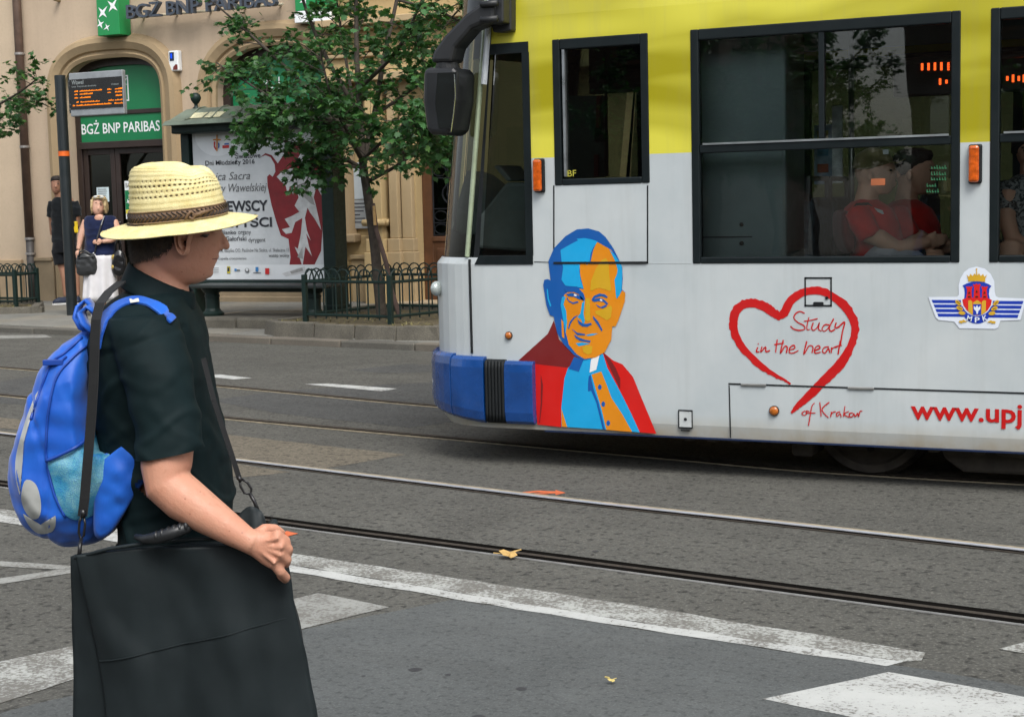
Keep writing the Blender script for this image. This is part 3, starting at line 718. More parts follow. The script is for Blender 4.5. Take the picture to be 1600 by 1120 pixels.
def shellpt(i, z):
    x, y, th = path[i]; w = min(1, math.degrees(th)/12)
    ins = ZIN.get(round(z,3), 0)
    if z > 1.18: x += w*(.035+.115*(z-1.185))
    if z > 2.7: x += ins*1.2*(1 if th > .1 else 0)
    y = TC+(y-TC)*(1-ins/(TW/2))
    if z < .25 and th > .05: x += .05
    return (x, y, z)
def is_hole(i, zl, zh):
    a, c = path[i], path[i+1]; far = a[1] > TC
    xm = (a[0]+c[0])/2; th = math.degrees((a[2]+c[2])/2)
    if th > 13.5: return zl >= 1.18 and zh <= 2.71
    if zl < 1.147 or zh > 2.366: return False
    if th > 0: return th < 9.5 or th < 12.6 and False
    if -3.455 < xm < -2.905: return zl >= 1.579
    if xm < -3.6 : return True
    return (-2.665 < xm < -1.29) or (-1.145 < xm < .25) or (.45 < xm < 1.96) or (2.0 < xm < 3.45)
b = MB()
nP = len(path)
for k in range(len(ZS)-1):
    for i in range(nP-1):
        if is_hole(i, ZS[k], ZS[k+1]): continue
        th = math.degrees((path[i][2]+path[i+1][2])/2)
        b.m = 1 if (9.4 < th < 13.5 and ZS[k] >= 1.18 and ZS[k+1] < 2.6) or (-3.6 > (path[i][0]+path[i+1][0])/2 > -99 and th < 1.1 and False) else 0
        b.add([shellpt(i,ZS[k]),shellpt(i+1,ZS[k]),shellpt(i+1,ZS[k+1]),shellpt(i,ZS[k+1])],[(0,1,2,3)])
b.m = 0
top = [shellpt(i,3.10) for i in range(nP)]; b.poly(top)
b.m = 1; b.poly([(6.19,TY+.03,.215),(6.19,TY+TW-.03,.215),(6.19,TY+TW-.1,3.05),(6.19,TY+.1,3.05)])
body = b.build('body_shell', [M_TRAM, M_RUB], tram)
bm = bmesh.new(); bm.from_mesh(body.data); bmesh.ops.remove_doubles(bm, verts=bm.verts, dist=.0005); bm.to_mesh(body.data); bm.free()
# ----- floor, lining, ceiling, cab wall
b = MB(); b.box(-4.2,6.15,TY+.05,TY+TW-.05,.40,.46); b.build('cabin_floor', M_LIND, tram)
b = MB(); b.box(-3.6,6.15,TY+.03,TY+.05,.46,1.12); b.box(-3.6,6.15,TY+TW-.05,TY+TW-.03,.46,1.12); b.box(-3.5,6.15,TY+.04,TY+TW-.04,2.62,2.66)
b.box(-3.5,6.15,TY+.03,TY+.06,2.42,2.61); b.box(-3.5,6.15,TY+TW-.06,TY+TW-.03,2.42,2.61); b.build('interior_lining', M_LIN, tram)
b = MB(); b.box(-2.78,-2.72,TY+.06,TY+1.25,.46,2.6); b.build('cab_wall', mat('cab_wall_grey',(.26,.32,.32),.6), tram)
b = MB(); b.box(-2.71,-2.22,TY+.22,TY+.62,.46,2.6); cup = b.build('equipment_cupboard', mat('cupboard_teal',(.15,.20,.20),.55,var=.08), tram, bev=.02)
b = MB()
for px_, py_ in ((1159,351),(1159,380)):
    q = tp(px_,py_,TY+.22); b.ell((q[0],TY+.213,q[1]),(.012,.012,.012),8,6)
q = tp(1092,371,TY+.22); b.box(q[0],q[0]+.3,TY+.214,TY+.219,q[1]-.003,q[1]+.003); b.build('latch', M_BLACKP, cup)
# ----- windows
def window(xa, xb, za, zb, split=None, div=None, name='window'):
    fw = .042; b = MB(); y0, y1 = TY-.006, TY+.05
    b.box(xa-.002,xa+fw,y0,y1,za-.002,zb+.002); b.box(xb-fw,xb+.002,y0,y1,za-.002,zb+.002); b.box(xa+fw,xb-fw,y0,y1,zb-.055,zb+.002); b.box(xa+fw,xb-fw,y0,y1,za-.002,za+.032)
    w_ = b.build(name, M_WFR, tram, bev=.006)
    if split:
        b = MB(); b.box(xa+fw,xb-fw,TY-.002,TY+.04,split-.030,split+.012); b.build('crossbar', M_WFR, w_, bev=.005)
        b = MB(); b.box(xa+fw+.02,xb-fw-.01,TY-.008,TY-.003,split+.012,split+.022); b.build('aluminium_track', mat('aluminium',(.45,.48,.48),.35,.9), w_)
        b = MB(); b.box(div-.014,div+.014,TY-.001,TY+.035,split+.024,zb-.055); b.build('mullion', M_WFR, w_, bev=.003)
        b = MB(); b.box(xa+fw,xb-fw,TY+.018,TY+.022,za+.032,split-.03); b.build('pane', M_TGL, w_)
        for (pa_, pb_, d) in ((xa+fw,div-.014,.012),(div+.014,xb-fw,.022)):
            b = MB(); b.box(pa_,pb_,TY+d,TY+d+.004,split+.022,zb-.055); b.build('pane', M_TGL, w_)
    else:
        b = MB(); b.box(xa+fw,xb-fw,TY+.018,TY+.022,za+.032,zb-.055); b.build('pane', M_CABG, w_)
    return w_
window(-2.665,-1.29,1.148,2.365,1.755,-1.975)
window(-1.145,.25,1.148,2.365,1.755,-.45)
window(.45,2.10,1.148,2.365,1.755,1.2)
window(2.0+.1,3.55,1.148,2.365,1.755,2.8)
wc = window(-3.455,-2.905,1.58,2.365,name='cab_window')
b = MB(); b.box(-3.40,-3.385,TY-.004,TY+.03,1.625,2.31); b.build('aluminium_track', mat('aluminium',(.45,.48,.48),.35,.9), wc)
b = MB(); b.box(-3.165,-3.15,TY+.024,TY+.03,1.62,2.31); b.build('sliding_edge', M_WFR, wc)
# far side windows
for (xa, xb, za) in ((-3.455,-2.905,1.58),(-2.665,-1.29,1.148),(-1.145,.25,1.148),(.45,2.10,1.148),(2.1,3.55,1.148)):
    b = MB(); fw = .05; ya, yb = TY+TW-.05, TY+TW+.006
    b.box(xa,xa+fw,ya,yb,za,2.365); b.box(xb-fw,xb,ya,yb,za,2.365); b.box(xa+fw,xb-fw,ya,yb,2.3,2.365); b.box(xa+fw,xb-fw,ya,yb,za,za+.04); w_ = b.build('window', M_WFR, tram)
    b = MB(); b.box(xa+fw,xb-fw,TY+TW-.022,TY+TW-.018,za+.04,2.3); b.build('pane', glass('far_tram_glass',(.16,.20,.18),1.5,.01), w_)
# quarter window and windscreen
i0 = side_x.index(-3.60); qi = [j for j in range(nP) if path[j][1] < TC and (path[j][0] <= -3.599) and math.degrees(path[j][2]) < 9.6]
def strip_glass(idx, z0, z1, off, m, name, par):
    zl = [z0]+[z for z in ZS if z0 < z < z1]+[z1]
    b = MB(); rings = []
    for z in zl:
        rings.append([(lambda p: (p[0]+off*.6, p[1]+(off if p[1] < TC else -off), z))(shellpt_f(j, z)) for j in idx])
    b.loft(rings, cap=False, closed=False); return b.build(name, m, par, smooth=True)
def shellpt_f(i, z):
    x, y, th = path[i]; w = min(1, math.degrees(th)/12)
    if z > 1.18: x += w*(.035+.115*(z-1.185))
    return (x, y, z)
wq = thing('quarter_window', None, None); wq.parent = tram
strip_glass(qi, 1.185, 2.365, .018, M_CABG, 'pane', wq)
qf = [j for j in range(nP) if path[j][1] > TC and (path[j][0] <= -3.599) and math.degrees(path[j][2]) < 9.6]
strip_glass(qf, 1.185, 2.365, .018, glass('far_tram_glass',(.16,.20,.18),1.5,.01), 'far_pane', wq)
b = MB()
def rail_strip(b, idx, z0, z1, o0=-.006, o1=.04):
    rings = []
    for j in idx:
        p0, p1 = shellpt_f(j,z0), shellpt_f(j,z1)
        rings.append([(p0[0],p0[1]+o0,z0),(p1[0],p1[1]+o0,z1),(p1[0],p1[1]+o1,z1),(p0[0],p0[1]+o1,z0)])
    b.loft(rings)
rail_strip(b, qi, 2.31, 2.367); rail_strip(b, qi, 1.146, 1.195)
b.box(-3.64,-3.597,TY-.006,TY+.04,1.195,2.31); b.build('frame', M_WFR, wq)
wi = [j for j in range(nP) if 13 < math.degrees(path[j][2])]
ws = strip_glass(wi, 1.185, 2.70, .012, glass('windscreen_glass',(.45,.52,.46),1.6,.01), 'windscreen', tram)
b = MB(); j0 = [j for j in range(nP) if abs(math.degrees(path[j][2])-16) < .1 and path[j][1] < TC][0]
b.tube([shellpt_f(j0, z) for z in (1.19,1.6,2.0,2.4,2.68)], .014, 6); b.build('glass_edge', mat('glass_edge_green',(.30,.36,.24),.25,var=.2), ws)
b = MB(); j1 = j0-1
b.tube([(lambda p: (p[0]-.012,p[1]-.014,p[2]))(shellpt_f(j1, z)) for z in (2.15,2.4,2.55,2.72)], .018, 8); b.build('pillar_trim', mat('pillar_silver',(.62,.66,.68),.3,.3), ws)
# dashboard, driver seat, far cab items
def px_prism(pts, Y0, Y1, axisY=None):
    b = MB(); b.prism([tp(x,y,Y0) for x, y in pts],'y',Y0,Y1); return b
px_prism([(742,388),(742,345),(790,285),(800,285),(832,287),(832,395)], TY+.45, TY+1.9).build('dashboard', mat('dashboard_grey',(.22,.25,.25),.6), tram, bev=.02)
px_prism([(770,260),(780,258),(800,282),(792,284)], TY+.5, TY+.8).build('control_panel', mat('control_grey',(.30,.33,.32),.5), tram, bev=.01)
b = MB(); b.tube([(-3.75,TY+.8,1.2),(-3.6,TY+.8,1.42)], .02, 8); b.build('control_lever', M_BLACKP, tram)
b = MB(); b.box(-3.25,-2.95,TY+.75,TY+1.25,.85,.97); b.box(-3.0,-2.9,TY+.77,TY+1.23,.97,1.55); b.build('driver_seat', mat('seat_dark',(.02,.025,.03),.8), tram, bev=.04)
b = px_prism([(883,150),(944,150),(944,277),(883,280)], TY+1.0, TY+1.03); b.build('cab_door_panel', mat('panel_teal',(.20,.27,.25),.5), tram)
b = px_prism([(932,150),(938,150),(936,200),(931,200)], TY+.97, TY+.995); b.build('red_strip', mat('red_paint',(.42,.025,.02),.5), tram)
b = px_prism([(928,242),(934,242),(934,277),(928,277)], TY+.97, TY+.995); b.build('red_strip', mat('red_paint',(.42,.025,.02),.5), tram)
b = px_prism([(929,200),(944,200),(944,222),(929,222)], TY+.94, TY+.99); b.build('door_lock', M_BLACKP, tram)
b = px_prism([(919,128),(930,96),(944,96),(942,112),(932,130)], TY+.25, TY+.28); b.build('inside_mirror', mat('mirror_face',(.42,.46,.46),.15,.8), tram)
q = tp(892,271,TY+.01); text_obj('glass_lettering', 'BF', q[0]-.02, q[0]+.03, q[1]-.017, q[1]+.017, TY+.012, mat('glass_print',(.45,.42,.05),.6), wc)
# interior boards, poles, LED signs, seats
for k, (x0, y0, x1, y1, c) in enumerate(((1180,165,1255,196,(.50,.55,.55)),(1188,196,1242,288,(.16,.26,.34)),(1272,196,1300,288,(.20,.28,.36)),(1300,166,1316,286,(.62,.68,.70)))):
    a = tp(x0,y0,TY+1.25); c2 = tp(x1,y1,TY+1.25); b = MB(); b.box(a[0],c2[0],TY+1.25,TY+1.27,c2[1],a[1])
    o = b.build('notice_board', mat('board_%s' % 'abcd'[k], c, .6, var=.5, scale=14), tram)
    if k in (1,2):
        for j in range(3):
            zz = c2[1]+(a[1]-c2[1])*(.2+.28*j); b = MB(); b.box(a[0]+.02,c2[0]-.02,TY+1.244,TY+1.248,zz,zz+.05); b.build('poster_strip', mat('poster_%s' % 'abc'[j], [(.32,.06,.03),(.08,.2,.30),(.30,.26,.05)][j], .7, var=.5, scale=20), o)
for x, yy in ((-2.1,1.2),(-.9,1.2),(.6,1.15)):
    b = MB(); b.tube([(x,TY+yy,.46),(x,TY+yy,2.62)], .017, 8); b.build('grab_pole', mat('grab_yellow',(.20,.20,.19),.4,.6), tram, smooth=True)
b = MB(); b.tube([(-2.2,TY+.75,2.2),(3,TY+.75,2.2)], .016, 8); b.build('grab_rail', mat('grab_yellow',(.2,.2,.19),.4,.6), tram, smooth=True)
M_LED = emit('led_red', (1.0,.10,.015), 1.3)
ldY = TY+.95
a = tp(1395,85,ldY); c2 = tp(1640,140,ldY); b = MB(); b.box(a[0],c2[0],ldY,ldY+.08,c2[1],a[1]); led = b.build('led_display', M_BLACKP, tram, bev=.01)
b = MB()
for x in (1441,1451,1461,1471): q = tp(x,104,ldY); b.box(q[0]-.006,q[0]+.006,ldY-.005,ldY-.001,q[1]-.022,q[1]+.022)
for j in range(5): q = tp(1482,99+j*2.6,ldY); b.box(q[0]-.006,q[0]+.006,ldY-.005,ldY-.001,q[1]-.003,q[1]+.003)
for x, h in ((1469,.017),(1479,.010),(1489,.010)): q = tp(x,128,ldY); b.box(q[0]-.006,q[0]+.006,ldY-.005,ldY-.001,q[1]-h,q[1]+h)
for x, h in ((1574,.012),(1583,.02),(1592,.013),(1600,.02)): q = tp(x,123,ldY); b.box(q[0]-.006,q[0]+.006,ldY-.005,ldY-.001,q[1]-h,q[1]+h)
b.build('led_digits', M_LED, led)
M_SEAT = mat('seat_fabric', (.035,.05,.06), .9, var=.4, scale=30)
def seat(x, y, face):
    st = thing('passenger_seat', None, None, (x,y,.46)); st.parent = tram
    b = MB(); b.box(-.22,.22,-.22,.22,.42,.50); b.build('seat_pad', M_SEAT, st, bev=.03)
    b = MB(); b.box(-.27*face-.03,-.27*face+.03,-.21,.21,.46,1.02); b.build('seat_back', M_SEAT, st, bev=.03)
    b = MB(); b.tube([(-.27*face,-.2,1.0),(-.27*face,-.2,1.12),(-.27*face,.2,1.12),(-.27*face,.2,1.0)], .014, 8); b.build('grab_handle', mat('handle_black',(.02,.02,.02),.4), st)
    b = MB(); b.box(-.05,.05,-.12,.12,0,.42); b.build('pedestal', M_LIND, st)
for x, y, f in ((-1.82,TY+.38,1),(-1.82,TY+.84,1),(-.95,TY+.38,-1),(-.55,TY+.38,1),(.9,TY+.38,1),(-1.5,TY+1.85,1),(-.4,TY+1.85,-1)): seat(x, y, f)
# ----- outside fittings
def seam(pts, w, name='panel_seam', m=None, dy=.0025):
    b = MB()
    for (x0,y0),(x1,y1) in zip(pts[:-1],pts[1:]):
        a = Vector(tp(x0,y0)); c2 = Vector(tp(x1,y1)); d = (c2-a).normalized(); n = Vector((-d.y,d.x))*w/2; a -= d*w/2; c2 += d*w/2
        b.prism([tuple(a-n),tuple(c2-n),tuple(c2+n),tuple(a+n)],'y',TY-dy,TY+.001)
    return b.build(name, m or M_RUB, tram)
seam([(865.5,291),(865.5,410),(1012,411),(1012,291)], .007)
seam([(1139.5,599.5),(1640,615.5)], .008); seam([(1139.5,603),(1141.5,683)], .006)
seam([(835,409),(866,410)], .003); 
M_SEAMF = mat('faint_seam', (.40,.43,.43), .6)
seam([(1014,411.5),(1079,411.8)], .003, 'body_seam', M_SEAMF, .0012); seam([(1013,244),(1013,289)], .003, 'body_seam', M_SEAMF, .0012)
b = MB(); zz = [1.175,1.0,.8,.64]; pj = [j for j in range(nP) if abs(math.degrees(path[j][2])-12.5) < .1 and path[j][1] < TC][0]
b.tube([(lambda p: (p[0]+.012,p[1]-.004,z))(shellpt_f(pj, z)) for z in zz for p in [0]] if False else [(shellpt_f(pj,z)[0]+.01, shellpt_f(pj,z)[1]-.003, z) for z in zz], .008, 6); b.build('nose_joint', M_RUB, tram)
b = MB(); b.ell((-4.292,TY+.15,1.0),(.035,.05,.045),16,10); b.build('headlight', mat('headlight_lens',(.45,.50,.48),.15,.3), tram, smooth=True)
def hinge(x0,x1,y):
    a = tp(x0,y); c2 = tp(x1,y+(x1-x0)*.03); b = MB(); b.prism([(a[0],a[1]-.006),(c2[0],c2[1]-.006),(c2[0],c2[1]+.008),(a[0],a[1]+.008)],'y',TY-.010,TY+.001); b.build('hatch_hinge', mat('hinge_steel',(.40,.40,.38),.4,.8), tram, bev=.003)
hinge(1158,1197,600.8); hinge(1325,1366,606)
def amber(px_, py_, r):
    q = tp(px_,py_); b = MB(); b.tube([(q[0],TY+.001,q[1]),(q[0],TY-.010,q[1])], r*1.12, 20, up=(0,0,1)); o = b.build('side_reflector', M_BLACKP, tram)
    b = MB(); b.ell((q[0],TY-.010,q[1]),(r,.012,r),20,10); b.build('lens', mat('amber_lens',(.40,.11,.010),.25,var=.25,scale=60,coat=.6), o, smooth=True)
amber(795.5,524,.020); amber(1210,641.5,.024)
def lamp(x0,y0,x1,y1):
    a = tp(x0,y0); c2 = tp(x1,y1); b = MB(); b.box(a[0]-.004,c2[0]+.012,TY-.018,TY+.001,c2[1]-.006,a[1]+.006); o = b.build('marker_lamp', M_RUB, tram, bev=.010)
    b = MB(); b.box(a[0],c2[0],TY-.045,TY-.016,c2[1],a[1]); b.build('lens', mat('amber_lamp',(.50,.085,.006),.2,var=.45,scale=35,bump=.5,bscale=60,coat=.6), o, bev=.012)
lamp(836,250,850,299); lamp(1515,228,1531,285)
# small service hatch with lock
b = MB()
for (x0,y0,x1,y1) in ((1258,434,1299,434.6),(1258,477,1299,478),(1258,434,1258.5,478),(1298.5,434,1299,478)):
    a = tp(x0,y0); c2 = tp(x1,y1); b.box(min(a[0],c2[0])-.003,max(a[0],c2[0])+.003,TY-.0028,TY+.001,min(a[1],c2[1])-.003,max(a[1],c2[1])+.003)
sh = b.build('service_hatch', M_RUB, tram)
a = tp(1271,472); c2 = tp(1287,478); b = MB(); b.prism([(a[0],c2[1]),(a[0],a[1]-.003),(a[0]+.005,a[1]+.001),(c2[0]-.005,a[1]+.001),(c2[0],a[1]-.003),(c2[0],c2[1])],'y',TY-.006,TY+.001); b.build('pull', M_RUB, sh)
q = tp(1292,465.5); b = MB(); b.tube([(q[0],TY,q[1]),(q[0],TY-.006,q[1])], .008, 12, up=(0,0,1)); b.build('lock', M_RUB, sh)
b = MB(); a = tp(1061,641); c2 = tp(1082,668); b.box(a[0],c2[0],TY-.004,TY+.001,c2[1],a[1]); so = b.build('coupling_cover', mat('cover_grey',(.50,.53,.52),.5), tram, bev=.012)
b = MB(); 
for (x0,y0,x1,y1) in ((1061,641,1082,641),(1061,668,1082,668),(1061,641,1061,668),(1082,641,1082,668)):
    p0 = tp(x0,y0); p1 = tp(x1,y1); b.box(min(p0[0],p1[0])-.002,max(p0[0],p1[0])+.002,TY-.0062,TY-.0035,min(p0[1],p1[1])-.002,max(p0[1],p1[1])+.002)
q = tp(1071.5,654.5); b.ell((q[0],TY-.005,q[1]),(.009,.006,.009),10,6); a = tp(1064,671); b.box(a[0],a[0]+.05,TY-.004,TY,a[1]-.006,a[1]); b.build('cover_outline', M_RUB, so)
# ----- bumper, following the nose
def bump_pts(s_list, off):
    out = []
    for s_ in s_list:
        if s_ >= 0: x, y = nose(math.radians(s_)); nx, ny = (nose(math.radians(min(90,s_+.5)))[0]-nose(math.radians(max(0,s_-.5)))[0], nose(math.radians(min(90,s_+.5)))[1]-nose(math.radians(max(0,s_-.5)))[1])
        else: x, y, nx, ny = -3.70-s_*.01, TY, -1, 0
        d = math.hypot(nx,ny) or 1; out.append((x-ny/d*off if True else x, y+nx/d*off))
    return out
def bumper_piece(name, s_list, m, z0f, z1, off, r, par, ridges=0):
    inner, outer = bump_pts(s_list, -.02), bump_pts(s_list, off)
    b = MB(); rings = []
    for k, (pi_, po) in enumerate(zip(inner, outer)):
        z0 = z0f(po[0])
        e = 1.0
        if par is tram and (k == 0 or k == len(inner)-1) and r: pass
        P = lambda t: (pi_[0]+(po[0]-pi_[0])*t, pi_[1]+(po[1]-pi_[1])*t)
        ring_ = []
        for t, z in ((0,z0+.02),(.55,z0),(.85,z0+.02),(1,z0+.07),(1,z1-.06),(.9,z1-.015),(.65,z1),(0,z1)):
            p = P(t); ring_.append((p[0],p[1],z))
        rings.append(ring_)
    b.loft(rings); return b.build(name, m, par, bev=.004, smooth=False)
z0f = lambda x: .245+max(0,(-3.95-x))*.12
bmp = thing('bumper', None, None); bmp.parent = tram
SB = lambda x: (-3.70-x)*100 if x > -3.70 else None
def s_of_x(x):       # nose parameter (degrees) at a given x on the near side
    if x > NOSEX: return -(x-NOSEX)*100
    lo, hi = 0, 90
    for _ in range(40):
        mid = (lo+hi)/2
        if nose(math.radians(mid))[0] > x: lo = mid
        else: hi = mid
    return lo
def seq(a, c, n): return [a+(c-a)*k/n for k in range(n+1)]
bumper_piece('end_piece', [s_of_x(x) for x in seq(-3.60,-3.775,6)], M_TBLUE, z0f, .605, .05, .03, bmp)
bumper_piece('side_piece', [s_of_x(x) for x in seq(-3.905,-4.12,8)], M_TBLUE, z0f, .625, .05, .03, bmp)
bumper_piece('front_piece', [s_of_x(-4.124)+k*(90-s_of_x(-4.124))/14 for k in range(15)], M_TBLUE, z0f, .635, .05, .03, bmp)
bumper_piece('rubber_backing', [s_of_x(x) for x in seq(-3.777,-3.903,6)], M_RUB, z0f, .61, .035, 0, bmp)
for k in range(6):
    x = -3.785-k*.0205; b = MB(); q0 = bump_pts([s_of_x(x)], .038)[0]; b.tube([(q0[0],q0[1],z0f(x)+.015),(q0[0],q0[1]-.004,z0f(x)+.06),(q0[0],q0[1]-.004,.56),(q0[0],q0[1],.605)], .0095, 8); b.build('rubber_rib', M_RUB, bmp, smooth=True)
b = MB(); b.box(-3.13,-2.90,TY+.42,TY+.47,1.2,2.40); b.box(-3.45,-2.90,TY+.5,TY+.55,2.10,2.5); b.build('cab_dark_panel', M_LIND, tram)  # dark panels added to darken the view through the cab glass
b = MB(); b.box(-3.55,6.1,TY-.002,TY+.025,.207,.2145); b.build('skirt_trim', mat('trim_navy',(.004,.014,.05),.5), tram)
# ----- running gear
M_UNDER = mat('under_black', (.03,.027,.022), .9, var=.4, scale=6, bump=.5, bscale=30)
M_WHEEL = mat('wheel_dirt', (.055,.046,.036), .8, var=.4, scale=8, bump=.4, bscale=40)
def wheel(x, y):
    w_ = thing('wheel', None, None, (x,y,.31)); w_.parent = tram; s_ = -1 if y < TC else 1
    prof = [(.02,-.07),(.10,-.07),(.11,-.05),(.24,-.05),(.255,-.07),(.295,-.07),(.30,-.06),(.30,.04),(.325,.045),(.325,.07),(.02,.07)]
    b = MB(); b.loft([[(r*math.cos(2*math.pi*i/40), -s_*d, r*math.sin(2*math.pi*i/40)) for i in range(40)] for r, d in prof]); b.build('tyre', M_WHEEL, w_)
    b = MB()
    for k in range(8): a = 2*math.pi*k/8; b.ell((.17*math.cos(a),s_*.055,.17*math.sin(a)),(.018,.015,.018),8,6)
    b.build('hub_bolt', M_UNDER, w_)
for x in (-1.80,-.05): wheel(x, 8.24); wheel(x, 9.6)
b = MB(); b.box(-3.3,6.1,TY+.75,TY+1.6,.09,.40); b.build('underfloor_shade_box', M_UNDER, tram, bev=.02)  # equipment box, deepened and lengthened to block light under the tram
b = MB(); b.box(-2.20,-2.08,TY+.22,TY+.5,.10,.39); b.box(-2.62,-2.22,TY+.4,TY+.5,.2,.39); b.build('sand_box', M_WHEEL, tram, bev=.02)
b = MB(); b.prism([(-1.44,.30),(-1.40,.13),(-1.30,.06),(-.45,.06),(-.40,.3)],'y',TY+.22,TY+.3); b.build('bogie_frame', M_WHEEL, tram, bev=.02)
b = MB(); b.prism([(-1.22,.27),(-1.12,.17),(-.9,.15),(-.75,.26)],'y',TY+.14,TY+.215); b.build('spring_block', M_WHEEL, tram, bev=.015)
for k in range(9):
    b = MB(); x = -1.45+k*.22 if k < 6 else -2.75+(k-6)*.13; b.box(x,x+.06,TY+.05,TY+.12,.185,.30); b.build('skirt_bracket', M_WHEEL, tram, bev=.008)
# ----- mirror on its arm
mir = thing('wing_mirror', None, None); mir.parent = tram
def cr5(pts, Y): return [tp(640+x*.375, y*.375, Y) for x, y in pts]
MY = TY-.16
b = MB(); b.prism(cr5([(305,12),(360,-2),(360,92),(312,100),(262,122),(196,200),(180,262),(92,262),(104,215),(150,150),(240,58)],MY),'y',MY-.02,MY+.13); b.build('mirror_arm', M_BLACKP, mir, bev=.02)
b = MB(); b.prism(cr5([(355,-30),(445,-30),(445,132),(410,140),(370,140),(355,90)],TY),'y',TY-.07,TY+.0); b.build('bracket_plate', M_BLACKP, mir, bev=.008)
b = MB(); b.prism(cr5([(355,-20),(420,-20),(420,100),(385,108),(355,92)],TY-.07),'y',MY,TY-.071); b.build('bracket_block', M_BLACKP, mir, bev=.01)
b = MB()
for yy in (20,84): q = tp(640+335*.375, yy*.375, MY); b.tube([(q[0]-.04,MY-.03,q[1]),(q[0]+.06,MY-.03,q[1])], .018, 8)
b.build('hinge_pin', M_BLACKP, mir, smooth=True)
b = MB()
for yy, rr in ((266,.062),(274,.066),(282,.070)): q = tp(640+140*.375, yy*.375, MY); b.tube([(q[0],MY+.05,q[1]-.006),(q[0],MY+.05,q[1]+.006)], rr, 16)
b.build('swivel_joint', M_BLACKP, mir)
b = MB(); b.prism(cr5([(72,292),(92,284),(195,284),(214,298),(210,420),(190,540),(172,566),(104,562),(84,545),(68,420)],MY),'y',MY-.05,MY+.19); b.build('mirror_housing', mat('mirror_black',(.010,.011,.012),.4), mir, bev=.03, seg=3)
b = MB(); b.prism(cr5([(118,305),(196,302),(192,420),(176,535),(122,535),(108,430)],MY-.05),'y',MY-.054,MY-.0505); b.build('mirror_glass', mat('mirror_glass',(.10,.12,.12),.08,.9), mir)
b = MB(); b.tube([(lambda q: (q[0],MY-.056,q[1]))(tp(640+x*.375,y*.375,MY-.056)) for x, y in ((186,310),(190,400),(182,480),(172,550))], .003, 5); b.build('highlight_strip', mat('mirror_highlight',(.6,.65,.65),.15,.9), mir)  # thin pale tube paints a highlight down the mirror edge
# ================================================================== PRINTS ON THE TRAM SIDE
def vinyl(name, c): return mat(name, c, .42, var=.06, scale=5, bump=.0)
V_DB = vinyl('print_dark_blue', (.004,.085,.33)); V_CY = vinyl('print_cyan', (.008,.32,.62)); V_OR = vinyl('print_orange', (.64,.22,.004)); V_YE = vinyl('print_ochre', (.55,.32,.010))
V_RE = vinyl('print_red', (.56,.008,.005)); V_MA = vinyl('print_maroon', (.165,.010,.010)); V_WH = vinyl('print_white', (.72,.74,.74)); V_RT = vinyl('print_text_red', (.48,.005,.005))
def catmull(pts, n=4):
    P = [Vector(p) for p in pts]; out = []; N = len(P)
    for i in range(N):
        p0, p1, p2, p3 = P[i-1], P[i], P[(i+1) % N], P[(i+2) % N]
        for k in range(n):
            t = k/n; out.append(.5*((2*p1)+(p2-p0)*t+(2*p0-5*p1+4*p2-p3)*t*t+(3*p1-p0-3*p2+p3)*t**3))
    return out
class Decal:
    def __init__(s, name, fx, base=.0016, step=.00045): s.root = thing(name, None, None); s.root.parent = tram; s.fx = fx; s.y = TY-base; s.step = step
    def add(s, nm, m, polys, soft=True, lift=1, fx=None, joined=False):
        s.y -= s.step*lift; b = MB()
        for p in polys:
            if not joined: b = MB()
            q = [tp(*(fx or s.fx)(*c)) for c in p]
            if soft: q = [tuple(v) for v in catmull(q, 3)]
            b.poly([(x, s.y, z) for x, z in q])
            if not joined: b.build(nm, m, s.root)
        if joined: b.build(nm, m, s.root)
c6 = lambda x, y: (660+x*.33927, 340+y*.33929)
c5 = lambda x, y: (840+x/7, 340+y/7)
D = Decal('portrait_print', c6)
D.add('robe', V_RE, [[(470,668),(495,690),(515,740),(530,952),(640,964),(642,880),(655,740),(700,660)],[(826,614),(880,658),(922,675),(970,732),(1010,830),(1078,994),(1000,988),(930,980),(840,700)]], False)
D.add('robe_shade', V_MA, [[(606,474),(578,535),(520,588),(438,662),(560,678),(700,694),(742,650),(680,610),(630,560)],[(830,616),(868,655),(890,690),(912,740),(912,792),(868,700)],[(546,720),(556,770),(552,860),(542,945),(538,945),(546,850)]], False)
D.add('shirt', V_CY, [[(672,690),(742,652),(800,648),(830,618),(852,690),(912,800),(962,900),(1002,988),(835,974),(642,962),(640,880),(655,740)]], False)
D.add('placket', V_OR, [[(780,722),(825,708),(850,770),(872,830),(922,905),(967,986),(848,976),(826,880)],[(641,878),(656,925),(668,964),(643,961)]], False)
D.add('shirt_shade', V_DB, [[(674,696),(700,640),(744,652),(722,709)],[(768,728),(776,724),(790,790),(812,850),(842,974),(832,974),(802,850),(778,796),(764,800),(764,760)]]+[[(x+9*math.cos(a*.785),y+13*math.sin(a*.785)) for a in range(8)] for x, y in ((818,780),(834,858),(857,945))], False)
D.add('collar_tab', V_WH, [[(778,652),(818,629),(802,700),(771,713)]], False)
head = [(582,200),(607,142),(660,86),(712,55),(765,50),(815,64),(845,90),(880,140),(905,190),(922,230),(924,280),(920,330),(936,345),(934,385),(905,470),(892,500),(876,500),(872,560),(842,618),(800,643),(745,655),(700,632),(652,582),(622,530),(606,455),(588,448),(573,405),(558,310),(563,286),(580,283),(592,290),(586,240)]
D.add('head', V_DB, [head], False)
D.add('face', V_OR, [[(776,205),(788,150),(806,112),(870,148),(892,182),(905,232),(888,292),(898,375),(922,335),(936,346),(934,385),(905,470),(892,500),(876,500),(872,560),(842,618),(800,643),(748,650),(712,628),(676,585),(660,520),(668,470),(655,440),(651,380),(655,355),(700,325),(745,330),(728,262),(726,207)]], False)
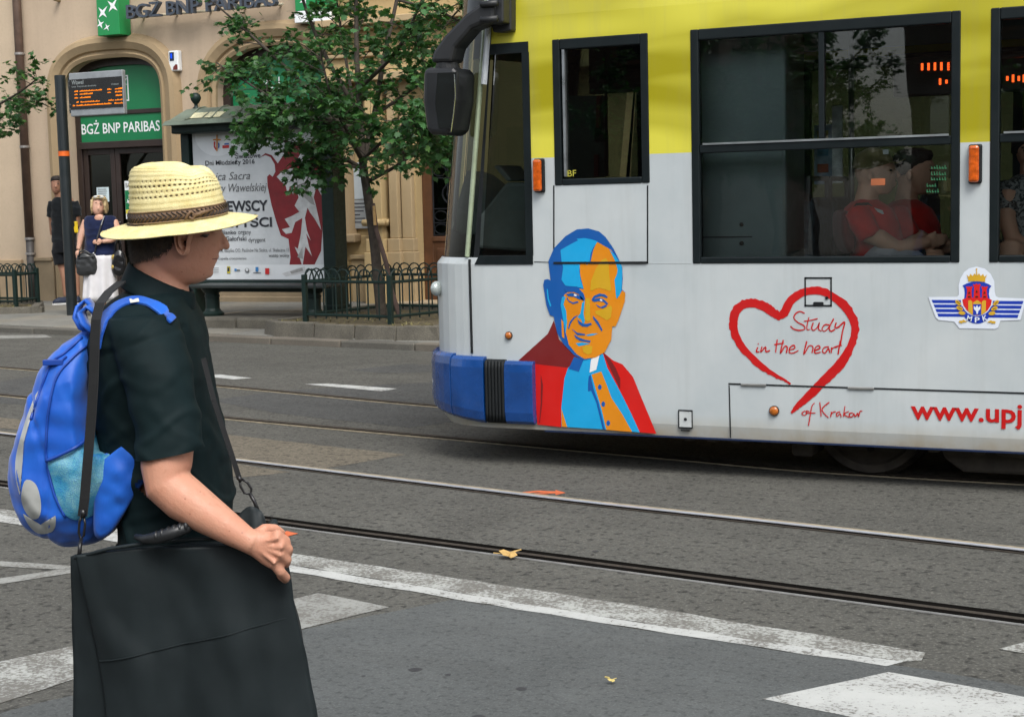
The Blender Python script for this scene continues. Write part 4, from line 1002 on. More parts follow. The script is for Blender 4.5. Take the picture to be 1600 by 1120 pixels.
D.add('cyan_planes', V_CY, [[(255,355),(350,300),(447,250),(430,232),(520,225),(600,240),(662,262),(615,325),(585,390),(572,490),(545,518),(515,495),(470,495),(460,590),(478,690),(507,776),(430,755),(310,745),(265,680),(285,540),(268,490)],[(785,340),(850,410),(890,470),(924,530),(932,600),(922,790),(900,850),(865,886),(845,680),(872,620),(880,570),(850,470)]], False, fx=c5)
D.add('cyan_planes', V_CY, [[(645,365),(662,362),(652,400),(664,430),(668,480),(662,535),(650,470),(638,402)],[(737,393),(750,380),(744,440),(750,478),(742,492),(732,468),(716,458),(730,440)],[(574,328),(580,330),(584,372),(596,405),(590,410),(578,375)],[(752,541),(780,534),(812,533),(790,541),(765,545)],[(707,578),(740,574),(776,580),(722,592)]], False, lift=.2)
D.add('ochre_planes', V_YE, [[(580,790),(590,690),(640,560),(705,465),(752,440),(782,490),(790,640),(812,796),(795,805),(740,785),(680,768),(630,780),(600,800)]], False, fx=c5)
D.add('ochre_planes', V_YE, [[(755,370),(772,372),(776,470),(766,479),(750,471)],[(798,430),(835,420),(870,404),(876,415),(870,460),(852,473),(828,458),(800,442)],[(738,597),(755,587),(786,592),(781,624),(765,630),(744,620)]], False, lift=.2)
D.add('orange_cheek', V_OR, [[(642,466),(651,480),(656,556),(645,548)]], False, lift=.2)
D.add('features', V_DB, [
 [(655,325),(690,316),(722,326),(744,348),(752,372),(746,384),(732,374),(722,352),(700,342),(664,342)],
 [(664,352),(690,346),(712,352),(738,368),(746,380),(724,376),(700,364),(674,362)],
 [(670,366),(678,382),(695,390),(718,384),(722,390),(696,398),(678,388),(666,372)],
 [(780,378),(792,360),(818,349),(842,353),(856,364),(852,370),(826,361),(800,368),(790,380)],
 [(782,382),(800,372),(820,369),(840,377),(858,396),(852,402),(836,388),(812,384),(795,388)],
 [(800,398),(824,411),(848,400),(852,408),(832,418),(812,412)],
 [(716,468),(728,478),(744,488),(758,488),(780,484),(782,492),(760,503),(738,500),(722,488)],
 [(722,446),(700,466),(684,490),(678,512),(673,508),(680,480),(698,458)],
 [(788,452),(812,478),(832,516),(828,524),(808,492),(788,464)],
 [(689,510),(715,529),(752,535),(750,542),(715,540)],
 [(700,537),(722,551),(748,561),(778,566),(774,574),(728,567),(708,554)]], False)
D.add('eye_glints', V_WH, [[(698,358),(704,351),(714,357),(710,362)],[(818,380),(824,374),(832,380),(828,385)]], False)
# panel joint printed over by the portrait: the access panel line stays visible on top
b = MB(); a = tp(865.5,410); c2 = tp(1012,411); b.box(a[0],c2[0],D.y-.0012,D.y-.0005,min(a[1],c2[1])-.003,max(a[1],c2[1])+.003); b.build('panel_joint', M_RUB, D.root)
# --- heart and handwriting
c8 = lambda x, y: (1060+x*.3392, 400+y*.3393)
Hh = Decal('heart_print', c8)
rh = random.Random(5)
def brush(pts, wid, rough):
    P = [Vector(p) for p in pts]; line = []; ws = []
    for i in range(len(P)-1):
        p0, p1, p2, p3 = P[max(i-1,0)], P[i], P[i+1], P[min(i+2,len(P)-1)]
        for k in range(6):
            t = k/6; line.append(.5*((2*p1)+(p2-p0)*t+(2*p0-5*p1+4*p2-p3)*t*t+(3*p1-p0-3*p2+p3)*t**3)); ws.append(wid[i]*(1-t)+wid[i+1]*t)
    line.append(P[-1]); ws.append(wid[-1]); L, R = [], []
    for i, p in enumerate(line):
        t = (line[min(i+1,len(line)-1)]-line[max(i-1,0)]).normalized(); n = Vector((-t.y,t.x))
        L.append(p+n*(ws[i]/2+rh.uniform(-.3,.3)*rough)); R.append(p-n*(ws[i]/2+rh.uniform(-1,1)*rough))
    return [[tuple(L[i]),tuple(L[i+1]),tuple(R[i+1]),tuple(R[i])] for i in range(len(L)-1)]
Hh.add('heart_stroke', V_RT, brush([(518,588),(480,566),(430,540),(365,492),(302,430),(266,372),(254,312),(266,255),(302,222),(352,218),(402,236),(440,262),(474,284)],[5,14,22,30,34,36,38,40,40,40,42,40,30],3), False, joined=True)
Hh.add('heart_stroke', V_RT, brush([(452,288),(488,262),(520,205),(580,166),(650,160),(712,186),(768,232),(806,292),(814,350),(792,420),(748,495),(682,562),(606,640),(550,690),(520,722)],[14,40,36,34,36,36,42,38,34,34,46,42,40,26,6],3), False, lift=.5, joined=True)
def script(nm, strokes, w):
    polys = []
    for s_ in strokes:
        Hh.add(nm, V_RT, brush(s_, [w*rh.uniform(.75,1.2) for _ in s_], .2), False, lift=.03, joined=True)
script('handwriting', [[(582,264),(560,255),(540,266),(533,286),(552,306),(578,320),(582,336),(556,342),(530,335),(517,322)],[(602,282),(593,320),(594,338),(606,338)],[(578,300),(608,296),(642,288)],[(622,306),(614,332),(624,342),(640,328),(650,306),(646,336),(660,345)],
 [(696,318),(676,316),(662,334),(672,346),(690,332),(716,288)],[(716,288),(696,330),(704,346),(722,336)],[(728,306),(722,326),(736,328),(766,304),(756,350),(746,412)]], 6)
script('handwriting', [[(366,420),(360,440),(374,440)],[(367,402),(370,406)],[(386,416),(380,442),(402,418),(404,440),(422,434)],[(456,384),(448,444)],[(442,408),(462,404),(486,400)],[(484,386),(470,448),(490,416),(502,420),(498,446)],[(514,432),(536,424),(532,410),(514,422),(512,444),(530,446),(554,434)],
 [(592,392),(578,452),(602,414),(620,418),(616,446)],[(630,434),(652,424),(646,412),(630,424),(630,446),(656,442)],[(694,418),(674,420),(664,438),(676,446),(692,426),(698,446)],[(706,420),(705,447)],[(706,430),(718,420),(732,420)],[(746,390),(736,452)],[(716,420),(735,414),(754,411)]], 6)
script('handwriting', [[(584,712),(570,722),(578,733),(592,724),(588,712),(604,716)],[(628,676),(616,690),(608,730),(600,780)],[(588,722),(632,722)],[(652,672),(658,738)],[(696,672),(662,706),(692,744)],[(706,716),(702,740)],[(703,728),(714,718),(726,716)],[(746,716),(730,722),(732,738),(746,724),(750,742)],[(768,690),(760,740)],[(786,714),(764,727),(786,742)],[(804,722),(790,724),(788,738),(802,738),(808,724)],[(808,722),(816,738),(826,722),(830,738),(838,714),(848,714)]], 5)
a = tp(1423,660); c2 = tp(1597,668)
tx = thing('web_address', None, None); tx.parent = tram
vs, fs = fit_text('www.upj', a[0], c2[0], tp(1590,671)[1], tp(1590,632)[1], TY-.003, 0, 0, .022)
b = MB(); b.add(vs, fs); b.build('lettering', V_RT, tx)
# --- crest sticker
cC = lambda x, y: (1440+x*.11611, 400+y*.11607)
K = Decal('crest_sticker', cC)
V_CB = vinyl('crest_blue', (.006,.035,.36)); V_CR = vinyl('crest_red', (.60,.012,.010)); V_CG = vinyl('crest_gold', (.58,.34,.02)); V_CD = vinyl('crest_dark', (.03,.012,.006)); V_CW = vinyl('crest_white', (.66,.71,.78)); V_CE = vinyl('crest_edge', (.42,.45,.48))
out_ = [(92,552),(480,548),(502,520),(498,400),(520,310),(570,220),(640,165),(740,142),(850,170),(930,240),(980,340),(985,470),(1000,540),(1040,560),(1410,572),(1330,860),(1060,870),(1030,960),(990,980),(510,970),(440,882),(230,860),(190,820)]
ce = (745,600)
K.add('sticker_edge', V_CE, [[(ce[0]+(x-ce[0])*1.012, ce[1]+(y-ce[1])*1.015) for x, y in out_]], False)
K.add('sticker', V_CW, [out_], False)
st = []
for k in range(4):
    y0 = 590+k*61; st.append([(135+k*25,y0),(600,y0+3),(600,y0+46),(155+k*25,y0+44)]); st.append([(880,y0+12),(1372-k*22,y0+16),(1358-k*22,y0+60),(880,y0+56)])
K.add('wing_stripes', V_CB, st, False)
K.add('ring_white', V_CW, [[(745+215*math.cos(a_*.2094),600+235*math.sin(a_*.2094)) for a_ in range(30)]], False)
ring_o = [(745+235*math.cos(math.radians(d)),610+300*math.sin(math.radians(d))) for d in range(20,161,7)]; ring_i = [(745+205*math.cos(math.radians(d)),600+208*math.sin(math.radians(d))) for d in range(160,19,-7)]
K.add('name_band', V_CB, [ring_o+ring_i], False)
K.add('shield_blue', V_CB, [[(552,398),(600,372),(680,348),(750,342),(840,352),(905,380),(942,404),(915,440),(908,520),(920,575),(575,575),(582,500),(575,430)]], False)
K.add('shield_red', V_CR, [[(550,585),(600,565),(612,500),(614,450),(598,415),(615,405),(625,420),(640,402),(655,418),(672,404),(690,415),(676,450),(680,560),(700,560),(706,480),(708,415),(690,385),(705,375),(718,388),(740,366),(760,386),(778,372),(800,385),(785,415),(785,480),(792,560),(812,560),(818,450),(803,415),(820,404),(835,420),(848,404),(862,420),(880,405),(895,415),(878,450),(882,500),(892,565),(948,590),(935,660),(890,730),(830,780),(750,800),(670,780),(610,730),(565,660)]], False)
K.add('gate', V_CG, [[(630,600),(660,592),(685,615),(692,790),(632,750)],[(868,600),(840,592),(812,615),(804,790),(866,750)],[(696,625),(750,592),(802,625),(802,648),(696,648)],[(630,338),(628,305),(608,250),(640,280),(660,240),(690,270),(715,232),(735,260),(738,190),(728,175),(742,165),(756,175),(748,190),(752,260),(775,232),(800,270),(830,240),(848,280),(882,250),(860,305),(856,348),(745,340)]], False)
K.add('gate_blue', V_CB, [[(696,648),(802,648),(804,792),(694,792)]], False, lift=.5)
K.add('eagle', V_CW, [[(705,670),(730,690),(748,660),(765,690),(795,668),(792,715),(765,740),(758,780),(742,780),(735,740),(706,715)]], False, lift=.5)
lv = []
for (x, y, r) in ((495,628,.7),(515,702,.4),(545,765,.15),(1003,630,-.7),(982,705,-.4),(950,770,-.15)):
    lv.append([(x+48*math.cos(q)*math.cos(r)-26*math.sin(q)*math.sin(r), y+48*math.cos(q)*math.sin(r)+26*math.sin(q)*math.cos(r)) for q in [k*.5236 for k in range(12)]])
lv += [[(505,870),(550,868),(560,850),(615,885),(560,890),(545,902),(510,898)],[(998,878),(950,872),(935,862),(880,890),(935,895),(950,905),(995,905)]]
K.add('laurel', V_CG, lv, False)
K.add('dark_details', V_CD, [[(x-14,y),(x,y-35),(x+14,y)] for x, y in ((644,505),(745,490),(850,505))]+[[(x-18,y),(x-15,y-18),(x+15,y-18),(x+18,y)] for x, y in ((644,556),(745,556),(850,556))]+[[(475,605),(520,640),(516,646),(472,612)],[(498,690),(545,710),(542,716),(496,696)],[(1022,610),(985,645),(990,650),(1026,616)],[(1005,695),(962,712),(964,718),(1008,702)]], False)
K.y -= K.step
for ch, x, y, r in (('M',648,838,.24),('P',752,858,0),('K',855,832,-.24)):
    vs, fs = fit_text(ch, -33, 33, -36, 36, 0, 0, 0, .02); cc, ss = math.cos(r), math.sin(r); b = MB()
    q = []
    for vx, vy, vz in vs:
        gx, gy = x+vx*cc+vz*ss, y-(-vx*ss+vz*cc)*1.0
        w_ = tp(*cC(gx, gy)); q.append((w_[0], K.y, w_[1]))
    b.add(q, fs); b.build('letter', V_CW, K.root)
# --- orange sticker on the pane
a = tp(1360,279.5); c2 = tp(1382,289.5); b = MB(); b.box(a[0],c2[0],TY+.014,TY+.0165,c2[1],a[1]); b.build('orange_sticker', mat('sticker_orange',(.34,.10,.035),.6), tram)
# --- mirrored green lettering: its reflection painted as strokes on the second pane
V_GT = mat('green_reflection_marks',(.02,.15,.06),.6); gw_ = thing('green_reflection_marks', None, None); gw_.parent = tram
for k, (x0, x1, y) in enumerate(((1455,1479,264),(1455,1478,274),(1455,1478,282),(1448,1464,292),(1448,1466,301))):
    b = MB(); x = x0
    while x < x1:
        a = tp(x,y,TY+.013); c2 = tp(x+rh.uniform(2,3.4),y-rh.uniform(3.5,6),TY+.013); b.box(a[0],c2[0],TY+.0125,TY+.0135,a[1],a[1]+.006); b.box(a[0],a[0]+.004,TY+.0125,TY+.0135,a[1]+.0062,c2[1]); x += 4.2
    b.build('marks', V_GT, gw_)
# ================================================================== STREET FURNITURE
M_DGREEN = mat('dark_green_iron', (.006,.018,.015), .5, var=.25, scale=9, bump=.2, bscale=60, spec=.3)
M_BENCH = mat('bench_dark', (.020,.026,.024), .45, var=.3, scale=6)
M_BEDST = mat('bed_kerb', (.115,.105,.082), .9, var=.3, scale=4, bump=.5, bscale=70, fine=.4)
def soil_mat():
    t = NT('bed_soil'); a = t.noise(18, 5, .7)
    t.principled(t.mix(t.ramp(a, [(.35, 0.), (.65, 1.)]), (.045,.035,.02), (.14,.115,.06)), .95, 0, t.bump(t.noise(45, 5, .7), .9, .03)); return t.mat
M_SOIL = soil_mat()
def kerb_run(par, pts, h, w, closed=True, seglen=.62):
    n = len(pts)
    for i in range(n if closed else n-1):
        a, c = Vector(pts[i]), Vector(pts[(i+1) % n]); L = (c-a).length; d = (c-a)/L; nn = Vector((-d.y, d.x)); m = max(1, round(L/seglen))
        for k in range(m):
            p, q = a+d*(L*k/m+.006), a+d*(L*(k+1)/m-.006)
            z0 = pz(p.x, p.y)-.05; hh = h+random.uniform(-.008,.008); b = MB()
            b.loft([[(p.x,p.y,z0),(p.x+nn.x*w,p.y+nn.y*w,z0),(p.x+nn.x*w,p.y+nn.y*w,z0+.05+hh),(p.x+nn.x*.03,p.y+nn.y*.03,z0+.05+hh)],
                    [(q.x,q.y,z0),(q.x+nn.x*w,q.y+nn.y*w,z0),(q.x+nn.x*w,q.y+nn.y*w,z0+.05+hh),(q.x+nn.x*.03,q.y+nn.y*.03,z0+.05+hh)]])
            b.build('bed_kerb_stone', M_BEDST, par, bev=.012)
def tree_bed(pts, label, h=.15):
    t = thing('tree_bed', label, 'planting bed', (0,0,0)); kerb_run(t, pts, h, .14)
    cx = sum(p[0] for p in pts)/len(pts); cy = sum(p[1] for p in pts)/len(pts); b = MB(); N = 14; rings = []
    P = [Vector(p) for p in pts]; zb = pz(cx,cy)+h-.03
    outl = [P[i].lerp(P[(i+1) % len(P)], k/4) for i in range(len(P)) for k in range(4)]
    for f in (1,.85,.65,.4,.15): rings.append([(cx+(p.x-cx)*f*.96, cy+(p.y-cy)*f*.96, zb+.02*(1-f)+random.uniform(-.012,.012)) for p in outl])
    b.loft(rings); b.build('soil', M_SOIL, t)
    b = MB()
    for _ in range(420):
        i = random.randrange(len(outl)); p = outl[i]; f = random.random()**.5*.92; x, y = cx+(p.x-cx)*f, cy+(p.y-cy)*f; a = random.uniform(0,6.28); l = random.uniform(.02,.06); hh = random.uniform(.01,.05)
        b.poly([(x,y,zb+.01),(x+l*.25*math.cos(a+1.5),y+l*.25*math.sin(a+1.5),zb+.012),(x+l*math.cos(a),y+l*math.sin(a),zb+hh)])
    g = b.build('dry_grass', mat('dry_grass',(.17,.15,.055),.9,var=.5,scale=30), t); g['kind'] = 'stuff'
    return zb
zb1 = tree_bed([(-9.98,14.45),(-9.72,14.28),(-8.04,14.03),(-7.55,14.10),(-7.5,16.4),(-9.7,16.6)], 'raised stone bed at the foot of the tree with the hooped fence')
zb2 = tree_bed([(-19.2,17.35),(-19.2,16.35),(-15.75,16.3),(-15.1,16.55),(-15.75,17.35)], 'low stone bed at the left edge beside the display post', .10)
def hoop_fence(corners, label, z, closed=True, nh=None):
    t = thing('hooped_fence', label, 'fence', (0,0,0)); n = len(corners)
    for i in range(n if closed else n-1):
        a, c = Vector(corners[i]), Vector(corners[(i+1) % n]); L = (c-a).length; d = (c-a)/L
        b = MB(); b.box(-.026,.026,-.026,.026,0,.56); b.build('post', M_DGREEN, t, bev=.005, loc=(a.x,a.y,z-.03))
        b = MB(); b.tube([(a.x,a.y,z+.09),(c.x,c.y,z+.09)], .016, 6); b.tube([(a.x,a.y,z+.455),(c.x,c.y,z+.455)], .016, 6); b.build('rail', M_DGREEN, t)
        m = max(2, round(L/.145)); st = L/m
        for k in range(m):
            x0, x1 = k*st+.0, min(L,(k+1.45)*st) if k < m-1 else L
            pts = []
            for s_ in range(9):
                th = math.pi*(1-s_/8); u_ = (x0+x1)/2+math.cos(th)*(x1-x0)/2; pts.append((a.x+d.x*u_, a.y+d.y*u_, z+.455+math.sin(th)*.135))
            b = MB(); b.tube([(a.x+d.x*x0,a.y+d.y*x0,z+.05)]+pts, .0085, 6); b.build('hoop', M_DGREEN, t)
    if not closed:
        a = corners[-1]; b = MB(); b.box(-.026,.026,-.026,.026,0,.56); b.build('post', M_DGREEN, t, bev=.005, loc=(a[0],a[1],z-.03))
hoop_fence([(-9.42,14.47),(-8.23,14.28),(-7.86,15.75),(-9.15,15.95)], 'low dark green hooped iron fence around the tree', zb1)
hoop_fence([(-18.6,16.55),(-15.62,16.62),(-15.75,17.2),(-18.6,17.15)], 'low dark green hooped iron fence at the left edge', zb2)
# ---------------- passenger information post
def stop_post():
    bp = gnd(113, 492, pz(-14.4,16.4)); Y = bp.y; z0 = bp.z
    t = thing('information_post', 'tall black post with an orange departure display at its top', 'display post', (bp.x, bp.y, z0))
    zt = atY(97,118,Y).z-z0
    M_POST = mat('post_black', (.012,.017,.019), .38, var=.15, scale=3)
    b = MB(); b.tube([(0,0,0),(0,0,zt)], .072, 20); b.build('post', M_POST, t, smooth=False)
    zo = atY(102,240,Y).z-z0; b = MB(); b.tube([(0,0,zo-.035),(0,0,zo+.03)], .0745, 20); b.build('orange_band', mat('orange_band',(.75,.13,.01),.5), t)
    Yf = Y-.10; x0, z1 = atY(107,115,Yf).x-bp.x, atY(107,115,Yf).z-z0; x1, zz0 = atY(194,178,Yf).x-bp.x, atY(194,178,Yf).z-z0
    b = MB(); b.box(x0,x1,-.10,-.03,zz0,z1); cab = b.build('display_cabinet', mat('cabinet_grey',(.30,.32,.33),.4,.4), t, bev=.012)
    b = MB(); b.box(x0+.01,x1-.01,-.108,-.099,zz0+.09,z1-.085); b.build('screen', mat('screen_black',(.008,.008,.008),.25), cab)
    b = MB(); b.box(x0-.06,x0-.002,-.05,.05,zz0+.05,z1-.05)
    b.build('side_bracket', M_POST, t)
    b = MB()
    for zz in (zz0+.1,zz0+.16,z1-.1,z1-.16): b.ell((x0-.03,-.055,zz),(.012,.01,.012),8,6)
    b.build('bolt', mat('bolt_steel',(.5,.5,.5),.3,.9), t)
    W, Hh_ = x1-x0, z1-zz0; Yt = -.1095
    def tl(s_, fx0, fx1, fz0, fz1, m): vs, fs = fit_text(s_, x0+W*fx0, x0+W*fx1, zz0+Hh_*fz0, zz0+Hh_*fz1, Yt); b = MB(); b.add(vs, fs); return b.build('lettering', m, cab)
    mw = emit('display_white', (.45,.5,.5), .5); tl('Wawel', .06, .28, .73, .83, mw); tl('Linia  Przystanek docelowy', .06, .52, .655, .70, mw); tl('Odjazd', .80, .93, .655, .70, mw)
    mo = emit('display_orange', (1.0,.24,.01), 1.1)
    for r, (fz, segs) in enumerate(((.56,((.10,.16),(.20,.62),(.72,.78),(.86,.98))),(.49,((.10,.16),(.20,.44),(.72,.78),(.86,.97))),(.41,((.10,.16),(.20,.40),(.87,.98))),(.31,((.13,.17),(.21,.57),(.73,.82),(.85,.98))),(.235,((.06,.10),(.13,.78),(.84,.98))))):
        b = MB()
        for a, c in segs:
            x = a
            while x < c:
                w_ = random.uniform(.008,.02); h = random.uniform(.015,.034); b.prism([(x0+W*x,zz0+Hh_*fz),(x0+W*(x+w_),zz0+Hh_*fz),(x0+W*(x+w_+.006),zz0+Hh_*(fz+h)),(x0+W*(x+.006),zz0+Hh_*(fz+h))],'y',Yt-.001,Yt+.001); x += w_+.008
        b.build('led_row', mo, cab)['kind'] = 'stuff'
stop_post()
# ---------------- advertising stand with bench
SY = 15.9
def Sx(x, y, Y=SY): p = atY(x, y, Y); return p.x, p.z
zs0 = pz(-10.8,SY)
ad = thing('advertising_stand', 'dark green poster stand with curved metal roof holding a white concert poster', 'advertising stand', (0,0,0))
b = MB(); x0 = Sx(300,300)[0]; x1 = Sx(507,300)[0]; x2 = Sx(526,300)[0]; zr = Sx(400,205)[1]
b.box(x0-.10,x0+.02,SY-.06,SY+.16,zs0,zr); b.build('post', M_DGREEN, ad, bev=.01)
b = MB(); b.box(x1,x2,SY-.08,SY+.20,zs0,zr); b.box(x1-.02,x2+.02,SY-.10,SY+.22,zs0,zs0+.2); b.build('post', M_DGREEN, ad, bev=.012)
zp0, zp1 = Sx(400,437)[1], Sx(330,207)[1]
b = MB(); b.box(x0+.02,x1,SY+.02,SY+.14,zp0-.10,zr); b.build('back_panel', M_DGREEN, ad)
b = MB(); b.box(x0+.02,x1,SY-.05,SY+.019,zp0-.09,zp0-.01); b.build('lower_rail', M_DGREEN, ad, bev=.01)
xl, zf0 = Sx(284,207); b = MB(); b.box(xl,x2+.12,SY-.22,SY+.34,zr-.0,zr+.12); b.build('fascia', M_DGREEN, ad, bev=.02)
M_ROOF = mat('roof_patina', (.135,.165,.125), .55, .2, var=.3, scale=5, bump=.3, bscale=40)
prof = [(SY-.36,zr+.10),(SY-.34,zr+.15),(SY-.26,zr+.17),(SY-.16,zr+.24),(SY-.06,zr+.30),(SY+.06,zr+.32),(SY+.18,zr+.30),(SY+.28,zr+.24),(SY+.38,zr+.17),(SY+.48,zr+.15),(SY+.48,zr+.10)]
xr0, xr1 = xl-.03, x2+.16; nseg = 7
for k in range(nseg):
    a, c = xr0+(xr1-xr0)*k/nseg, xr0+(xr1-xr0)*(k+1)/nseg; hip0 = .16 if k == 0 else 0
    b = MB(); b.loft([[(a+(hip0*(z-zr-.1)/.2), y, z) for y, z in prof],[(c,y,z) for y, z in prof]]); b.build('roof_panel', M_ROOF, ad)
    b = MB(); b.tube([(c,y,z+.008) for y, z in prof[1:-1]], .012, 6); b.build('roof_seam', M_ROOF, ad)
q0 = Sx(296,186,SY-.3); 
for (xa, xb) in ((296,318),(321,346)):
    pa_, pb_ = Sx(xa,180,SY-.22)[0], Sx(xb,180,SY-.22)[0]; b = MB(); b.add([(pa_,SY-.262,zr+.178),(pb_,SY-.262,zr+.178),(pb_+.03,SY-.162,zr+.248),(pa_+.03,SY-.162,zr+.248)],[(0,1,2,3)]); b.build('roof_sticker', mat('sticker_cream',(.55,.52,.33),.8,var=.3,scale=40), ad)
fb = Sx(306,158,SY+.06); b = MB(); b.lathe([(.02,-.02),(.045,0),(.045,.025),(.022,.04),(.022,.07),(.038,.085),(.060,.12),(.066,.15),(.055,.185),(.025,.208),(.004,.21)], (fb[0],SY+.06,zr+.30), 20); b.build('ball_finial', M_DGREEN, ad, smooth=True)
# poster sheet with print
c4 = lambda x, y: (280+x*.3214, 180+y*.3214)
PY = SY-.02
po = thing('poster', 'white concert poster with a red shield and white eagle on the advertising stand', 'poster', (0,0,0))
xa, xb = Sx(304,300,PY)[0], Sx(506,300,PY)[0]
t_ = NT('poster_paper'); n_ = t_.noise(2.4,4,.6); t_.principled(t_.mix(t_.ramp(n_,[(.3,0.),(.7,1.)]),(.50,.53,.54),(.60,.63,.64)),.5,0,t_.bump(t_.noise(3.5,3,.6,None,1.0),.25,.03)); M_PAPER = t_.mat
b = MB(); b.box(xa,xb,PY,PY+.01,zp0,zp1); b.build('sheet', M_PAPER, po)
M_INK = mat('poster_ink',(.025,.028,.035),.7); M_INKG = mat('poster_ink_grey',(.12,.125,.13),.7); M_PRED = mat('poster_red',(.20,.012,.016),.6,var=.25,scale=4); M_PEAG = mat('poster_eagle',(.52,.53,.53),.6,var=.2,scale=9)
M_PWH = mat('poster_white',(.66,.69,.70),.6,var=.05)
PL = [PY]
def ppoly(nm, m, polys, lift=.0015, fx=c4):
    PL[0] -= lift
    for p in polys:
        b = MB(); b.poly([(lambda q: (q[0],PL[0],q[1]))(Sx(*fx(*c),PY)) for c in p]); b.build(nm, m, po)
ppoly('pale_disc', M_PWH, [[(185+110*math.cos(a*.2618),95+105*math.sin(a*.2618) if 95+105*math.sin(a*.2618) > 92 else 92) for a in range(24)]])
za, zb_ = Sx(400,437,PY)[1], Sx(*c4(300,728),PY)[1]
b = MB(); b.box(xa+.01,xb-.01,PY-.0032,PY-.0018,zp0+.005,zb_); b.build('footer_band', M_PWH, po)
shield = [(395,205),(420,195),(445,205),(465,240),(468,275),(455,300),(440,288),(428,300),(430,345),(450,440),(475,525),(495,585),(532,602),(542,690),(530,772),(600,768),(655,735),(690,660),(697,560),(698,300),(695,160),(660,125),(600,130),(545,160),(500,205),(480,235),(450,195),(420,185)]
ppoly('red_shield', M_PRED, [shield])
ppoly('white_eagle', M_PEAG, [[(475,300),(500,276),(545,258),(620,280),(660,300),(690,330),(692,390),(668,345),(655,400),(668,450),(692,560),(660,505),(636,472),(625,450),(612,500),(622,560),(640,610),(618,575),(632,640),(646,685),(615,640),(600,735),(585,690),(562,640),(578,650),(592,580),(600,500),(565,520),(548,572),(520,578),(500,555),(540,545),(514,505),(550,490),(585,470),(562,440),(582,400),(560,330),(555,388),(540,345),(528,385),(518,340),(498,325)],
  [(560,240),(590,190),(620,160),(650,150),(640,200),(620,260)],[(500,770),(520,785),(620,765),(610,735),(560,750)]])
ppoly('eagle_shade', mat('eagle_grey',(.30,.30,.29),.6,var=.2,scale=12), [[(572,340),(610,330),(650,400),(662,440),(640,430),(600,390)],[(575,690),(600,640),(604,700)],[(540,760),(600,742),(604,756),(548,772)]])
def ptext(s_, x0, x1, y0, y1, m=M_INK, shear=0, bold=0):
    a = Sx(*c4(x0,(y0+y1)/2),PY); c = Sx(*c4(x1,(y0+y1)/2),PY); z_0 = Sx(*c4((x0+x1)/2,y1),PY)[1]; z_1 = Sx(*c4((x0+x1)/2,y0),PY)[1]
    vs, fs = fit_text(s_, a[0], c[0], z_0, z_1, PY-.006, 0, shear, bold); b = MB(); b.add(vs, fs); b.build('lettering', m, po)
ptext('Światowe', 272, 396, 176, 210, bold=.012); ptext('Dni Młodzieży 2016', 128, 368, 216, 248, bold=.012)
ptext('Musica Sacra', 96, 346, 278, 316, M_INKG, .3); ptext('Katedry Wawelskiej', 96, 428, 334, 386, M_INKG, .3)
ptext('KRÓLEWSCY', 86, 432, 404, 470, M_INK, 0, .03); ptext('ARTYŚCI', 170, 452, 482, 546, M_INK, 0, .03)
ptext('Bianko', 205, 278, 560, 580, bold=.012); ptext('organy', 288, 350, 564, 586); ptext('Jerzy Gałoński', 160, 328, 588, 618, bold=.012); ptext('dyrygent', 338, 420, 596, 622)
ptext('20.08, Bazylika OO. Paulinów Na Skałce, ul. Skałeczna 15', 180, 536, 648, 670, M_INKG); ptext('wstęp wolny', 436, 536, 674, 694, M_INKG, 0, .012); ptext('Capella cracoviensis', 190, 328, 690, 706, M_INK, .1)
ppoly('logo_cross', mat('logo_orange',(.55,.22,.03),.6), [[(182,96),(188,96),(188,116),(205,118),(205,124),(189,124),(188,176),(182,176),(182,124),(166,124),(166,118),(182,116)]])
ppoly('logo_red', mat('logo_red',(.5,.03,.03),.6), [[(170,130),(178,128),(176,150),(184,166),(180,172),(170,156)],[(212,148),(244,146),(244,160),(212,162)]])
ppoly('logo_blue', mat('logo_blue',(.03,.12,.4),.6), [[(190,132),(198,140),(198,156),(190,166),(192,150)],[(222,138),(244,136),(244,143),(222,145)]])
for nm, m, x0, y0, x1, y1 in (('sponsor_mark',mat('sp_yellow',(.5,.42,.03),.6),235,735,251,769),('sponsor_mark',M_INK,237,741,247,760),('sponsor_mark',mat('sp_blue',(.04,.2,.45),.6),271,746,282,757),('sponsor_mark',M_INKG,283,750,298,757),('sponsor_mark',mat('sp_blue',(.04,.2,.45),.6),374,738,388,760),('sponsor_mark',M_INKG,363,764,400,768),('sponsor_mark',mat('sp_red',(.5,.015,.015),.6),421,744,441,773)):
    ppoly(nm, m, [[(x0,y0),(x1,y0),(x1,y1),(x0,y1)]], .0006)
ppoly('sponsor_ring', M_INKG, [[(333+11*math.cos(a*.524),754+11*math.sin(a*.524)) for a in range(12)]], .0006); ppoly('sponsor_ring', M_PWH, [[(333+7*math.cos(a*.524),751+7*math.sin(a*.524)) for a in range(12)]], .0006)
ppoly('small_print', M_INKG, [[(150,y),(196,y),(196,y+2.2),(150,y+2.2)] for y in (742,752,762)], .0006)
